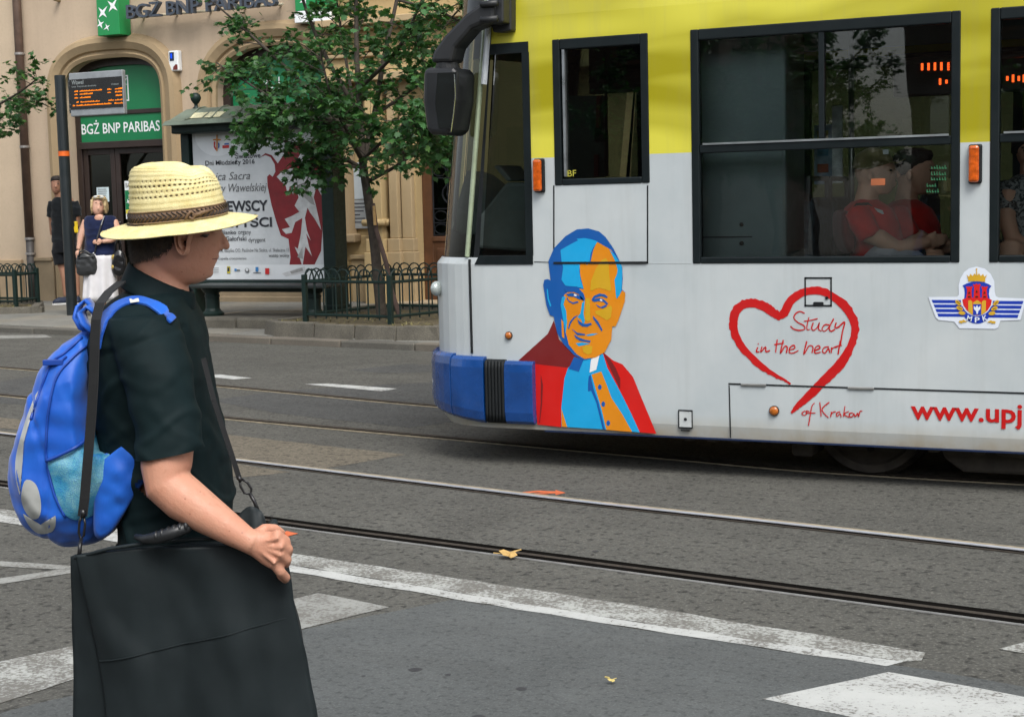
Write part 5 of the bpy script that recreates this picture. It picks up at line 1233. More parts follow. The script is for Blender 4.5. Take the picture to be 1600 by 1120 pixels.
# bench in front of the poster
lg1 = gnd(333,493,zs0+.10); lg2 = gnd(505,493,zs0+.10)
bn = thing('bench', 'long dark bench on round iron legs in front of the concert poster', 'bench', (0,0,0))
bsx0 = gnd(312,493,zs0+.1).x-.02; BYb = lg1.y
zseat = atY(330,449,BYb).z
for q in (lg1, lg2):
    b = MB(); b.lathe([(.13,0),(.135,.03),(.10,.06),(.085,.09),(.085,.22),(.092,.23),(.092,.245),(.085,.255),(.085,.28),(.10,zseat-q.z-.06),(.13,zseat-q.z-.02),(.13,zseat-q.z)], (q.x,BYb,zs0+.10), 20); b.build('leg', M_DGREEN, bn, smooth=False)
for k in range(4):
    y0 = BYb-.22+k*.115; b = MB(); b.box(bsx0,lg2.x+.30,y0,y0+.10,zseat,zseat+.042); b.build('seat_slat', M_BENCH, bn, bev=.012)
b = MB(); b.box(lg1.x-.1,lg2.x+.1,BYb-.05,BYb+.05,zseat-.05,zseat-.001); b.build('under_beam', M_DGREEN, bn)
pb_ = thing('bench_plinth', 'low stone step under the bench and advertising stand', 'step', (0,0,0))
kx0 = gnd(314,508,zs0).x; 
for k in range(4):
    a, c = kx0+k*.62, kx0+(k+1)*.62-.01; b = MB(); b.box(a,c,BYb-.36,SY+.30,zs0-.08,zs0+.10+random.uniform(-.006,.006)); b.build('kerb_block', M_BEDST, pb_, bev=.025)
# flat brown paper on the pavement behind the bench
g_ = [gnd(x,y,pz(-11,16.6)+.008) for x, y in ((352,489),(375,486.5),(412,488),(385,491),(350,491.5))]; b = MB(); b.poly([tuple(p) for p in g_]); tag(b.build('worn_patch', mat('worn_patch',(.30,.235,.16),.9), pavement))
# blue-grey bracket end of a sign at the far left
# ================================================================== TREES
def leaf_mat(name, c):
    t = NT(name); g = t.n('ShaderNodeNewGeometry')
    col = t.ramp(g.outputs['Random Per Island'], [(0, tuple(x*.55 for x in c)), (.5, c), (.85, tuple(x*1.5 for x in c)), (1, (c[0]*2.6, c[1]*1.9, c[2]*1.3))])
    p = t.n('ShaderNodeBsdfPrincipled'); t.link(col, p.inputs['Base Color']); p.inputs['Roughness'].default_value = .42; p.inputs['Specular IOR Level'].default_value = .35
    tr = t.n('ShaderNodeBsdfTranslucent'); t.link(t.mix(.5, col, (c[0]*2,c[1]*2.2,c[2]*.6)), tr.inputs[0])
    mx = t.n('ShaderNodeMixShader'); mx.inputs[0].default_value = .28; t.link(p.outputs[0], mx.inputs[1]); t.link(tr.outputs[0], mx.inputs[2]); t.link(mx.outputs[0], t.out.inputs[0]); return t.mat
M_LEAF = leaf_mat('maple_leaf', (.036,.104,.032))
M_BARK = mat('bark', (.050,.040,.030), .9, var=.4, scale=12, bump=.8, bscale=35, bdist=.01)
LOBE = [(0,0),(.16,.10),(.36,.02),(.30,.24),(.52,.34),(.30,.48),(.34,.70),(.14,.66),(0,1.0)]
LEAF2D = LOBE+[(-x,y) for x, y in LOBE[-2:0:-1]]
def add_leaf(b, p, d, size):
    d = d.normalized(); s_ = d.cross(Vector((0,0,1)));
    if s_.length < .1: s_ = Vector((1,0,0))
    s_.normalize(); roll = random.uniform(-.7,.7); up = s_.cross(d); s2 = s_*math.cos(roll)+up*math.sin(roll); nn = s2.cross(d); dr = random.uniform(.0,.35)
    b.add([p+s2*(x*size)+d*(y*size)-nn*(dr*size*(x*x*2+y*y*.5)) for x, y in LEAF2D], [tuple(range(len(LEAF2D)))])
def grow_tree(t, limbs, base_r, twigs, leafsize, tw_len=.42, lps=9, seed=3, lo=.18):
    random.seed(seed); wood = MB(); leaves = MB()
    for li, (pts, r0, r1, *ex) in enumerate(limbs):
        tl_ = ex[0] if ex else tw_len; nt_ = int(twigs*(ex[1] if ex else 1))
        P = smooth_line([Vector(p) for p in pts], 4); n = len(P); wood.tube(P, [r0+(r1-r0)*k/(n-1) for k in range(n)], 8)
        if li == 0: continue
        for k in range(nt_):
            f = lo+(1-lo)*random.random()**.85; i = min(n-2, int(f*(n-1))); p = P[i].lerp(P[i+1], random.random()); ax = (P[i+1]-P[i]).normalized()
            d = (Vector((random.gauss(0,1),random.gauss(0,1),random.gauss(.05,.5)))+ax*.7).normalized(); L = tl_*random.uniform(.45,1.25)
            e = p+d*L+Vector((0,0,-.05*L)); m = p.lerp(e,.5)+Vector((0,0,.06*L)); wood.tube([p,m,e], [.007,.005,.003], 4, cap=False)
            for s_ in range(3):
                q = m.lerp(e, s_/2); d2 = (d+Vector((random.gauss(0,.8),random.gauss(0,.8),random.gauss(0,.45)))).normalized(); e2 = q+d2*random.uniform(.10,.26); wood.tube([q,e2], [.003,.002], 3, cap=False)
                for _ in range(lps):
                    pp = q.lerp(e2, random.random()**.6)+Vector((random.gauss(0,.035),random.gauss(0,.035),random.gauss(0,.03))); dd = d2*.6+Vector((random.gauss(0,.7),random.gauss(0,.7),random.gauss(-.35,.4))); add_leaf(leaves, pp, dd, leafsize*random.uniform(.6,1.2))
    wood.build('trunk', M_BARK, t, smooth=True); o = leaves.build('crown', M_LEAF, t)
    return o
TYD = 15.05
def TL(x, y, dy=0): return atY(x, y, TYD+dy)
tree = thing('maple_tree', 'young maple tree with dark green leaves inside the hooped fence', 'tree', (0,0,0))
trunk_pts = [TL(597,500),TL(591,440),TL(585,380),TL(578,330),TL(572,290),TL(567,255),TL(565,215)]
limbs = [(trunk_pts,.064,.042)]
LB = [([(567,258),(563,180),(558,100),(556,0),(550,-120),(548,-240)],[0,.1,.1,.2,.2,.3],.045),([(567,255),(585,180),(600,90),(620,0),(640,-110),(650,-210)],[0,.2,.3,.5,.7,.8],.04),([(567,250),(530,190),(480,140),(430,90),(380,45),(338,8)],[0,-.1,-.3,-.4,-.5,-.6],.036),
 ([(568,264),(520,240),(460,225),(410,212),(378,205)],[0,-.3,-.6,-.8,-.9],.026),([(572,285),(612,264),(650,240),(690,222),(722,228)],[0,.2,.4,.5,.5],.024),([(585,180),(630,150),(672,118),(700,100)],[.2,.4,.6,.7],.022),
 ([(563,180),(515,100),(480,20),(450,-80),(430,-170)],[.1,-.2,-.4,-.5,-.6],.03),([(530,190),(450,165),(395,135),(338,98)],[-.1,.2,.4,.5],.022),([(560,140),(620,80),(655,10),(690,-70)],[.1,-.4,-.7,-.8],.026),
 ([(566,250),(545,210),(520,160),(500,80)],[0,-.7,-1.0,-1.1],.026),([(566,250),(600,220),(640,190),(665,200)],[0,-.6,-.9,-1.0],.022),([(566,240),(560,200),(545,120),(530,30),(520,-60)],[0,.7,1.1,1.3,1.4],.03),([(566,262),(530,258),(505,256),(485,262)],[0,-.3,-.6,-.7],.02),
 ([(566,250),(620,240),(680,230),(700,200)],[0,.8,1.2,1.3],.022),([(563,200),(500,190),(440,175),(420,190)],[0,-.9,-1.2,-1.3],.022),([(620,0),(690,20),(735,45),(750,70)],[.5,.9,1.1,1.2],.016)]
for k_, (pts, dys, r) in enumerate(LB): limbs.append(([TL(x,y,d) for (x,y), d in zip(pts,dys)], r, .008)+{3:(.20,.6),7:(.24,.7),12:(.22,.5),14:(.26,.7),4:(.26,.6),2:(.22,.5),6:(.26,.5),5:(.3,.7),8:(.34,.7),1:(.38,.7),13:(.3,.6)}.get(k_,(.40,1.0)))
cr = grow_tree(tree, limbs, .07, 37, .088, lps=8)
b = MB(); b.tube([TL(626,500,-.12),TL(612,455,-.10),TL(603,410,-.09),TL(588,360,-.08),TL(583,318,-.06)], [.030,.028,.027,.026,.022], 8); tag(b.build('tree_stake', mat('stake_wood',(.075,.048,.038),.9,var=.4,scale=8,bump=.5), None), 'crooked brown stake leaning against the maple trunk', 'stake')
b = MB(); b.tube([TL(586,352,-.14),TL(584,322,-.12)], [.018,.014], 6); b.build('peeled_wood', mat('peeled_wood',(.42,.26,.10),.8,var=.3,scale=20), tree)
# tree at the left edge; its trunk stands just outside the picture
tr2 = thing('maple_tree', 'maple branches with dark leaves reaching in at the left edge', 'tree', (0,0,0))
def TL2(x, y, dy=0): return atY(x, y, 16.75+dy)
l2 = [([TL2(-75,478),TL2(-80,380),TL2(-84,300),TL2(-86,240)],.08,.05)]
for pts, dys in (([(-84,290),(-50,215),(-10,170),(30,145),(62,120)],[0,-.1,-.2,-.3,-.3]),([(-85,300),(-50,240),(-10,195),(20,170),(52,158)],[0,.2,.3,.3,.3]),([(-86,240),(-60,120),(-40,20),(-30,-80)],[0,-.3,-.5,-.6]),([(-86,240),(-120,130),(-140,20),(-150,-90)],[0,.2,.3,.3]),([(-86,240),(-150,180),(-210,120)],[0,-.3,-.6])): l2.append(([TL2(x,y,d) for (x,y), d in zip(pts,dys)], .03, .008))
grow_tree(tr2, l2, .07, 12, .085, seed=9, tw_len=.30)
# ================================================================== PEOPLE: shared helpers
from mathutils.bvhtree import BVHTree
def skin_mat(name, c, red=.25):
    t = NT(name); n1 = t.noise(9, 4, .6); n2 = t.noise(70, 3, .6); n3 = t.noise(260, 2, .5)
    col = t.mix(t.ramp(n1, [(.35, 0.), (.7, red)]), c, (c[0]*1.02, c[1]*.62, c[2]*.52))
    col = t.mix(t.ramp(n2, [(.28, .35), (.42, 0.)]), col, (c[0]*.72, c[1]*.55, c[2]*.45))
    vo = t.n('ShaderNodeTexVoronoi'); vo.inputs['Scale'].default_value = 42; t.link(t.coord(), vo.inputs['Vector'])
    col = t.mix(t.ramp(vo.outputs['Distance'], [(.06, .6), (.10, 0.)]), col, (c[0]*.45, c[1]*.33, c[2]*.28))
    col = t.mix(t.ramp(t.noise(28, 4, .65), [(.35, .0), (.7, .22)]), col, (c[0]*1.12, c[1]*.82, c[2]*.75))
    t.principled(col, t.ramp(n2, [(.3, .42), (.7, .62)]), 0, t.bump(t.math('ADD', n3, t.noise(90, 4, .6)), .25, .002), **{'Subsurface Weight': .06, 'Subsurface Radius': (.012,.005,.003), 'Specular IOR Level': .4}); return t.mat
def cloth_mat(name, c, weave=900, rough=.9, var=.12, bump=.25, sheen=.15, spec=.10):
    t = NT(name); a = t.noise(7, 4, .6); wv = t.noise(weave, 2, .5)
    col = t.mix(t.ramp(a, [(.3, 0.), (.7, 1.)]), tuple(x*(1-var) for x in c), tuple(min(1,x*(1+var)) for x in c))
    t.principled(col, rough, 0, t.bump(wv, bump, .001), **{'Sheen Weight': sheen, 'Specular IOR Level': spec}); return t.mat
def fold_noise(p, sc, seed=0): return noise.noise(Vector((p[0]*sc[0]+seed, p[1]*sc[1]+seed*1.7, p[2]*sc[2])))
def ring_xy(c, rx, ry, n=28, p=2.0, tilt=0.0, front=0.0):
    """horizontal (optionally tilted about y) ring; +x is the front"""
    out = []
    for k in range(n):
        a = 2*math.pi*k/n; ca, sa = math.cos(a), math.sin(a); ux = math.copysign(abs(ca)**(2/p), ca)*rx; uy = math.copysign(abs(sa)**(2/p), sa)*ry
        uy *= 1-front*max(0, ca)
        out.append((c[0]+ux*math.cos(tilt), c[1]+uy, c[2]+ux*math.sin(tilt)))
    return out
def ribbon(b, pts, wv, th):
    pts = [Vector(p) for p in pts]; rings = []
    for i, p in enumerate(pts):
        t = (pts[min(i+1,len(pts)-1)]-pts[max(i-1,0)]).normalized(); w_ = Vector(wv[i] if hasattr(wv[0], '__len__') else wv); n = t.cross(w_).normalized()*th
        rings.append([p-w_+n, p+w_+n, p+w_-n, p-w_-n])
    b.loft(rings)
def pad(b, outline, y0, thick, inner=None, rings_n=7, back=.004, p=2.5, fn=None):
    """cushion: closed outline (x,z) that swells by thick towards -y"""
    O = [Vector(q) for q in outline]; c = Vector(inner) if inner else sum(O, Vector((0,0)))/len(O); R = [[(q.x,y0+back,q.y) for q in O]]
    for k in range(rings_n):
        s_ = 1-k/rings_n; h = thick*(1-s_**p); R.append([(c.x+(q.x-c.x)*s_, y0-h+(fn(c.x+(q.x-c.x)*s_, c.y+(q.y-c.y)*s_)*(1-s_**p) if fn else 0), c.y+(q.y-c.y)*s_) for q in O])
    R.append([(c.x+(q.x-c.x)*.04, y0-thick+(fn(c.x,c.y) if fn else 0), c.y+(q.y-c.y)*.04) for q in O])
    b.loft(R)
def resample(pts, n, closed=True):
    P = [Vector(p) for p in (catmull(pts, 6) if closed else pts)]; L = [0]
    for i in range(len(P) if closed else len(P)-1): L.append(L[-1]+(P[(i+1) % len(P)]-P[i]).length)
    out = []; j = 0
    for k in range(n):
        s_ = L[-1]*k/n
        while L[j+1] < s_: j += 1
        f = (s_-L[j])/max(1e-9, L[j+1]-L[j]); out.append(P[j].lerp(P[(j+1) % len(P)], f))
    return out
# ================================================================== THE MAN IN THE STRAW HAT
MD = 3.45
FW = Vector((-math.sin(YAW), math.cos(YAW), 0))
def atF(x, y, d): r = ray(x, y); return CAMP + r*(d/r.dot(FW))
mb = atF(262, 620, MD); MROOT = Vector((mb.x, mb.y, 0))
MINV = (Matrix.Translation(MROOT) @ Matrix.Rotation(YAW, 4, 'Z')).inverted()
def m3(x, y, dy=0.0): return MINV @ atF(x, y, MD+dy)
def mring(y, xb, xf, lat, dy=0.0, n=28, p=2.0, tilt=0.0, front=0.0):
    a, c = m3(xb, y), m3(xf, y); cx = (a+c)/2; return ring_xy((cx.x, dy, cx.z), (c.x-a.x)/2, lat, n, p, tilt, front)
PXM = MD/FPX
man = thing('person', 'person in black short-sleeved shirt and straw hat seen from the side, carrying bags', 'person', MROOT, YAW)
M_SKIN = skin_mat('skin', (.50,.26,.172))
M_EYE0 = mat('eye_brown', (.045,.028,.018), .35)
# ---- body: head, neck, trunk, arms, hands, legs as one surface
b = MB()
hd = [(270,238,306,.040),(278,222,322,.055),(292,212,334,.067),(312,206,342,.075),(335,204,346,.078),(355,204,347,.078),(366,205,346,.077),(376,206,345,.075),(388,207,344,.072),(398,209,341.5,.068),(408,212,338.5,.063),(418,216,335,.057),(427,222,331,.049),(434,230,327,.042),(440,240,319,.034),(444,250,308,.026)]
b.loft([mring(y, xb, xf, lat, .0, 32, 2.25, 0, .22) for y, xb, xf, lat in hd])
b.loft([mring(404,209,284,.058),mring(420,210,288,.058),mring(440,206,292,.060),mring(460,198,296,.066),mring(490,176,300,.10)])          # neck
nr = lambda x, y, dy, r: b.ell(m3(x,y,dy), r, 14, 10)
# nose, brow, lips, chin, cheek
nb = [m3(341,362,.006),m3(346,370,.006),m3(350.5,379,.006),m3(352,384.5,.006),m3(350,389,.006)]; b.tube(nb, [.007,.0085,.0105,.0115,.009], 10)
nr(345.5,388,-.004,(.006,.006,.005)); nr(345.5,388,.016,(.006,.006,.005)); nr(339,362,.0,(.009,.045,.008)); nr(338,400.5,.006,(.0065,.018,.0042)); nr(335.5,407.5,.006,(.006,.016,.0042)); nr(325.5,426,.006,(.011,.020,.012))
# ear
eo = [(289,352),(296,348),(304,352),(308,362),(306,372),(303,382),(302,392),(297,398),(291,394),(287,384),(285,370),(286,360)]
E = [Vector((m3(x,y,0).x, m3(x,y,0).z)) for x, y in eo]
ey = -.078
# trunk and legs, kept inside the clothes
b.loft([mring(470,190,292,.12),mring(500,168,300,.17),mring(560,162,312,.17),mring(650,172,328,.155),mring(760,200,346,.15),mring(850,206,342,.155)])
for s_ in (-1, 1):
    L = [(840,.085,.075),(950,.082,.072),(1090,.058,.052),(1200,.056,.05),(1330,.036,.036)]
    b.loft([ring_xy((m3(268,y).x, s_*.085, m3(268,y).z), rx, ry, 20) for y, rx, ry in L])
# right arm
ARM = [(232,530,-.150,.036),(246,570,-.18,.046),(257,640,-.212,.052),(262,695,-.235,.0555),(260,730,-.245,.0530),(263,757,-.252,.0505),(288,779,-.262,.0485),(323,803,-.275,.0415),(357,825,-.285,.0335),(384,842,-.290,.0265),(398,849,-.292,.026)]
b.tube([m3(x,y,d) for x, y, d, r in ARM], [r for *_, r in ARM], 20)
# right hand closed on the edge of the bag
pal = [(392,846,.026,.021),(404,850,.030,.020),(418,855,.037,.019),(430,860,.040,.018),(439,864,.036,.015)]
dirv = (m3(439,864)-m3(392,846)).normalized(); per = Vector((-dirv.z,0,dirv.x))
rings = []
for x, y, wv_, tv in pal:
    c = m3(x,y,-.292); rings.append([c+per*(wv_*math.cos(a))+Vector((0,1,0))*(tv*math.sin(a)) for a in [2*math.pi*k/16 for k in range(16)]])
b.loft(rings)
FING = [[(433,836,-.298),(446,845,-.285),(448,852,-.250),(434,852,-.232),(422,850,-.238)],[(438,850,-.302),(450,858,-.286),(450,864,-.250),(436,864,-.230),(424,862,-.236)],[(437,866,-.300),(448,874,-.285),(447,880,-.250),(434,880,-.232),(422,876,-.238)],[(428,880,-.296),(438,893,-.290),(447,902,-.272),(446,905,-.250),(437,900,-.240)]]
for f, (r0, r1) in zip(FING, ((.0115,.0085),(.0115,.0088),(.0112,.0085),(.0112,.0085))):
    b.tube([m3(*q) for q in f], [r0, r0*1.02, r0*.92, r0*.85, r1*.85], 10); b.ell(m3(*f[-1]), (r1*.85,)*3, 10, 8); b.ell(m3(*f[0]), (r0*1.12,)*3, 10, 8)
b.tube([m3(398,838,-.275),m3(414,826,-.262),m3(430,826,-.245),m3(440,832,-.235)], [.014,.0125,.011,.009], 10); b.ell(m3(440,832,-.235),(.009,)*3,10,8)
for p0, p1 in (((408,847),(436,840)),((409,851),(442,856)),((408,855),(440,868)),((404,858),(430,880))):
    a, c = m3(*p0,-.309), m3(*p1,-.313); b.tube([a,a.lerp(c,.5),c], [.0035,.0042,.005], 6)
# left arm, hanging on the far side
b.tube([m3(232,540,.150),m3(244,600,.19),m3(256,720,.225),m3(285,800,.22),m3(340,850,.19)], [.034,.044,.05,.042,.028], 16); b.ell(m3(352,858,.18),(.045,.02,.035),14,10)
for k in range(4): b.tube([m3(362,846+k*9,.18),m3(378,853+k*9,.175),m3(384,862+k*9,.165)], [.009,.0085,.007], 8)
b.tube([m3(346,846,.165),m3(362,838,.15)], [.011,.008], 8)
body_m = b.build('body', M_SKIN, man); remesh(body_m, .0036, 5, .5)
def ear_mesh():
    b = MB(); P = resample([tuple(q) for q in E], 56); c = Vector((m3(297,374).x, m3(297,374).z)); R = []
    for k in range(15):
        r = 1-k/14.5; ring_ = []
        for q in P:
            d = q-c; x, z = c.x+d.x*r, c.y+d.y*r; back = max(0, -d.x/.018); low = max(0, -d.y/.036)
            h = .004+.0085*math.exp(-((r-.90)/.085)**2)*(1-.55*low)-.0035*math.exp(-((r-.70)/.09)**2)+.0055*back*math.exp(-((r-.50)/.12)**2)
            h += .006*low*max(0, 1-r*.6); ex, ez = (x-m3(300,379).x)/.0055, (z-m3(300,379).z)/.010; h -= .014*math.exp(-(ex*ex+ez*ez)); tx, tz = (x-m3(305,379).x)/.003, (z-m3(305,379).z)/.007; h += .006*math.exp(-(tx*tx+tz*tz))
            ring_.append((x, -.076-h-.004*back, z))
        R.append(ring_)
    b.loft([[(q.x+.006, -.070, q.y) for q in P]]+R, cap=False); b.poly(R[-1]); return b
eb = ear_mesh(); bm = bmesh.new(); bm.from_mesh(body_m.data); vv = [bm.verts.new(v) for v in eb.v]
for f in eb.f:
    nf = bm.faces.new([vv[i] for i in f]); nf.smooth = True
bm.normal_update(); bm.to_mesh(body_m.data); bm.free()
b = MB(); q = m3(300,379.5,0); b.ell((q.x,-.0735,q.z),(.0035,.004,.006),10,8); b.build('ear_hole_shade', mat('ear_shadow_skin',(.09,.035,.022),.8), man)  # dark ellipsoid paints the shade inside the ear hole
b = MB(); b.ell(m3(321,369,-.058),(.006,.006,.0035),14,10); b.build('eye', M_EYE0, man, smooth=True)
b = MB(); b.ell(m3(345.5,391,.002),(.0035,.004,.0016),8,6); b.build('nostril_shade', mat('ear_shadow_skin',(.09,.035,.022),.8), man)  # shade under the nose tip, painted as a small dark ellipsoid
b = MB(); b.tube([m3(332,405,-.022),m3(336.5,404.3,-.010),m3(340,404,.004)], [.0008,.0017,.0017], 6); b.build('mouth_line', mat('lip_dark',(.20,.07,.055),.6), man)
b = MB(); b.tube([m3(313,369.5,-.0655),m3(319,367.5,-.064),m3(327,366.5,-.058)], [.0012,.0022,.0015], 6); b.build('eyelashes', M_EYE0, man)
# ---- hair: clipped short, with a fuzz of short strands
M_HAIR = mat('brown_hair', (.062,.041,.025), .75, var=.5, scale=60, bump=.9, bscale=420, bdist=.003)
b = MB(); hh_ = [(342,201,350,.0815),(355,200.5,350,.0820),(366,201.5,349,.0810),(376,202.5,348,.0790),(388,203.5,347,.0762),(396,205,346,.074),(402,206,344,.072),(408,206.5,342,.070),(414,207,340,.066)]
b.loft([mring(y, xb, xf, lat, 0, 40, 2.25, 0, .22 if y < 400 else .1) for y, xb, xf, lat in hh_]); hair = b.build('hair', M_HAIR, man); remesh(hair, .004, 2)
HLN = [(330,279),(352,279),(366,278),(376,276),(384,272),(391,266),(397,257),(402,244),(406,230),(409,215),(412,200),(430,150)]
HZ = [(m3(x,y).z, m3(x,y,-.06).x) for y, x in HLN]
def hairline(z):
    for (za, xa), (zb_, xb_) in zip(HZ[:-1], HZ[1:]):
        if zb_ <= z <= za: return xa+(xb_-xa)*(za-z)/(za-zb_)
    return HZ[0][1] if z > HZ[0][0] else -9
bm = bmesh.new(); bm.from_mesh(hair.data); bmesh.ops.delete(bm, geom=[v for v in bm.verts if v.co.x > hairline(v.co.z)+.004*noise.noise(v.co*160)+.002*noise.noise(v.co*400) or v.co.z > m3(270,345).z or v.co.z < m3(270,411).z], context='VERTS'); bm.to_mesh(hair.data); bm.free()
displace(hair, lambda p, n: .0012*fold_noise(p,(120,120,120))+.0012*fold_noise(p,(45,45,45),3))
rs = random.Random(4); hb = MB(); bv = BVHTree.FromObject(hair, bpy.context.evaluated_depsgraph_get())
vsn = [(v.co.copy(), v.normal.copy()) for v in hair.data.vertices if v.co.y < .03]
for _ in range(6500):
    p, nn = rs.choice(vsn); d = (nn*.5+Vector((-.25+rs.gauss(0,.25),rs.gauss(0,.2),-.9+rs.gauss(0,.25)))).normalized(); l = rs.uniform(.004,.009); s_ = d.cross(nn).normalized()*.0004
    hb.add([p-s_,p+s_,p+d*l], [(0,1,2)])
hs_ = hb.build('hair_strands', M_HAIR, man); hs_['kind'] = 'stuff'
# ---- shirt
M_SHIRT = cloth_mat('black_shirt', (.0048,.0118,.0130), 1100, .66, .25, .3, .0, .10)
b = MB()
tor = [(452,196,292,.070),(464,178,297,.112),(478,163,303,.150),(500,152,312,.188),(530,147,319,.198),(560,146,325,.196),(600,148,331,.190),(650,156,341,.182),(700,168,353,.178),(760,183,361,.176),(800,190,360,.177),(850,190,356,.180),(880,190,354,.182)]
b.loft([mring(y, xb, xf, lat, 0, 32, 2.3) for y, xb, xf, lat in tor])
SL = [(220,492,-.140,.072),(228,520,-.165,.077),(240,560,-.190,.076),(252,610,-.210,.071),(260,660,-.228,.0675),(264,692,-.238,.0670),(265,716,-.243,.0680),(266,740,-.248,.0685)]
def sleeve(sgn):
    P = [m3(x,y,d*sgn) for x, y, d, r in SL]; rings = []
    for i, (p, (x,y,d,r)) in enumerate(zip(P, SL)):
        tl = .10*(i/(len(P)-1)); rings.append([p+Vector((math.cos(a)*r*1.02, math.sin(a)*r*.9, math.cos(a)*r*tl*1.6)) for a in [2*math.pi*k/24 for k in range(24)]])
    b.loft(rings)
sleeve(1); sleeve(-1)
shirt = b.build('shirt', M_SHIRT, man); remesh(shirt, .0055, 7, .5)
szt, szh = m3(240,520).z, m3(264,706).z
def shirt_disp(p, n):
    v = .0050*fold_noise(p,(9,9,16),2)+.0026*fold_noise(p,(24,24,34),5)
    # drag folds: diagonal across the back and belly, cross folds on the sleeve
    v += .0075*max(0, math.sin((p.z*1.0+p.x*1.1)*46+3*fold_noise(p,(7,7,7),8)))**3*max(0, min(1,(1.15-p.z)*4))*.8
    if p.y < -.14: v += .0060*max(0, math.sin((p.z-.55*p.x)*62+4*fold_noise(p,(8,8,8),1)))**3*(.35+.65*abs(fold_noise(p,(6,6,6),9)))
    if p.y < -.10 and abs(p.z-szt) < .05: v -= .003*math.exp(-((p.z-szt-.3*p.x)/.008)**2)
    return v
displace(shirt, shirt_disp)
hL, hR = m3(222,716,-.24), m3(308,700,-.24)
bm = bmesh.new(); bm.from_mesh(shirt.data)
bmesh.ops.bisect_plane(bm, geom=[f for f in bm.faces if abs(f.calc_center_median().y) > .183]+[e for e in bm.edges if min(abs(v.co.y) for v in e.verts) > .183]+[v for v in bm.verts if abs(v.co.y) > .183], plane_co=hL, plane_no=Vector((hR.z-hL.z, 0, -(hR.x-hL.x))))
bmesh.ops.delete(bm, geom=[v for v in bm.verts if abs(v.co.y) > .183 and v.co.z < hL.z+(v.co.x-hL.x)*(hR.z-hL.z)/(hR.x-hL.x)-.0005 and v.co.z > hL.z-.12], context='VERTS'); bm.to_mesh(shirt.data); bm.free()
hemc = m3(265,707,-.2415)
# clerical collar: stand and fall
def col_ring(xb,yb,xf,yf,lat,dy=0,n=36):
    a, c = m3(xb,yb), m3(xf,yf); ce_ = (a+c)/2; h = (c-a)/2; return [Vector((ce_.x+h.x*math.cos(t), math.sin(t)*lat, ce_.z+h.z*math.cos(t))) for t in [2*math.pi*k/n for k in range(n)]]
b = MB(); b.loft([col_ring(209,422,294,466,.061),col_ring(205,408,299,455,.067),col_ring(201.5,407.5,303,455.5,.072),col_ring(197,421,306,468,.077),col_ring(186,444,305,488,.093),col_ring(192,447,299,488,.088)], cap=False)
colr = b.build('collar', M_SHIRT, shirt, smooth=True); sm_ = colr.modifiers.new('s','SUBSURF'); sm_.levels = 1; sm_.render_levels = 1
# placket buttons are hidden; trousers, belt, shoes
M_TROU = cloth_mat('black_trousers', (.010,.011,.012), 900, .85, .2)
b = MB(); b.loft([mring(850,188,358,.178,0,28,2.3),mring(900,186,362,.182,0,28,2.3),mring(980,190,356,.17,0,28,2.3)])
for s_ in (-1,1): b.loft([ring_xy((m3(270,y).x, s_*.088, m3(270,y).z), rx, ry, 22) for y, rx, ry in ((930,.112,.094),(1050,.092,.084),(1200,.076,.07),(1345,.070,.066))])
tro = b.build('trousers', M_TROU, man); remesh(tro, .008, 4); displace(tro, lambda p, n: .004*fold_noise(p,(12,12,9),4))
b = MB(); b.loft([mring(842,187,360,.183,0,36,2.3),mring(868,186,361,.185,0,36,2.3)], cap=False); b.build('belt', mat('black_leather',(.012,.011,.011),.4,var=.3,scale=20), man, smooth=True)
for s_ in (-1,1):
    x = m3(270,1340).x; b = MB(); b.loft([[(x+px_, s_*.088+py_*w_, z) for px_, py_ in ((-.11,-.3),(-.12,0),(-.11,.3),(0,.42),(.10,.45),(.17,.25),(.185,0),(.17,-.25),(.10,-.45),(0,-.42))] for w_, z in ((.085,0.),(.09,.02),(.086,.045))]+[[(x+px_*.55-.03, s_*.088+py_*.075, .10) for px_, py_ in ((-.11,-.3),(-.12,0),(-.11,.3),(0,.42),(.10,.45),(.17,.25),(.185,0),(.17,-.25),(.10,-.45),(0,-.42))]]); sh_ = b.build('shoe', mat('black_leather',(.012,.011,.011),.4), man, smooth=True)
# ---- straw hat (worn, a thing of its own)
def straw():
    t = NT('straw'); n1 = t.noise(30, 3, .6); n2 = t.noise(420, 2, .5)
    col = t.mix(t.ramp(n1, [(.3,0.),(.7,1.)]), (.62,.52,.23), (.76,.68,.37))
    col = t.mix(t.ramp(n2, [(.35,.35),(.55,0.)]), col, (.42,.33,.11))
    t.principled(col, .62, 0, t.bump(n2, .4, .002), **{'Specular IOR Level': .35}); return t.mat
M_STRAW = straw()
HC = m3(279,341,0); HT = math.radians(4.2); HL = math.radians(6)
hat = thing('straw_hat', 'pale straw hat with a brown plaited band on the man in black', 'hat', MROOT, YAW)
CRX, CRY = .1065, .092
CROWN = [(r_, z_*1.19) for r_, z_ in [(1.0,-.002),(1.0,.004),(.992,.012),(.980,.022),(.965,.034),(.948,.046),(.930,.058),(.908,.070),(.880,.081),(.845,.0905),(.80,.0975),(.74,.1015),(.66,.1025),(.55,.1010),(.42,.0985),(.28,.0965),(.14,.0955),(.02,.095)]]
def crown_at(s_):
    f = s_*(len(CROWN)-1); i = min(len(CROWN)-2, int(f)); u_ = f-i; return (CROWN[i][0]*(1-u_)+CROWN[i+1][0]*u_, CROWN[i][1]*(1-u_)+CROWN[i+1][1]*u_)
NT_, NC, NB = 216, 64, 30
def hat_pt(x, y, z):
    y, z = y*math.cos(HL)-z*math.sin(HL), y*math.sin(HL)+z*math.cos(HL)
    return Vector((HC.x+x*math.cos(HT)-z*math.sin(HT), y+.002, HC.z+x*math.sin(HT)+z*math.cos(HT)))
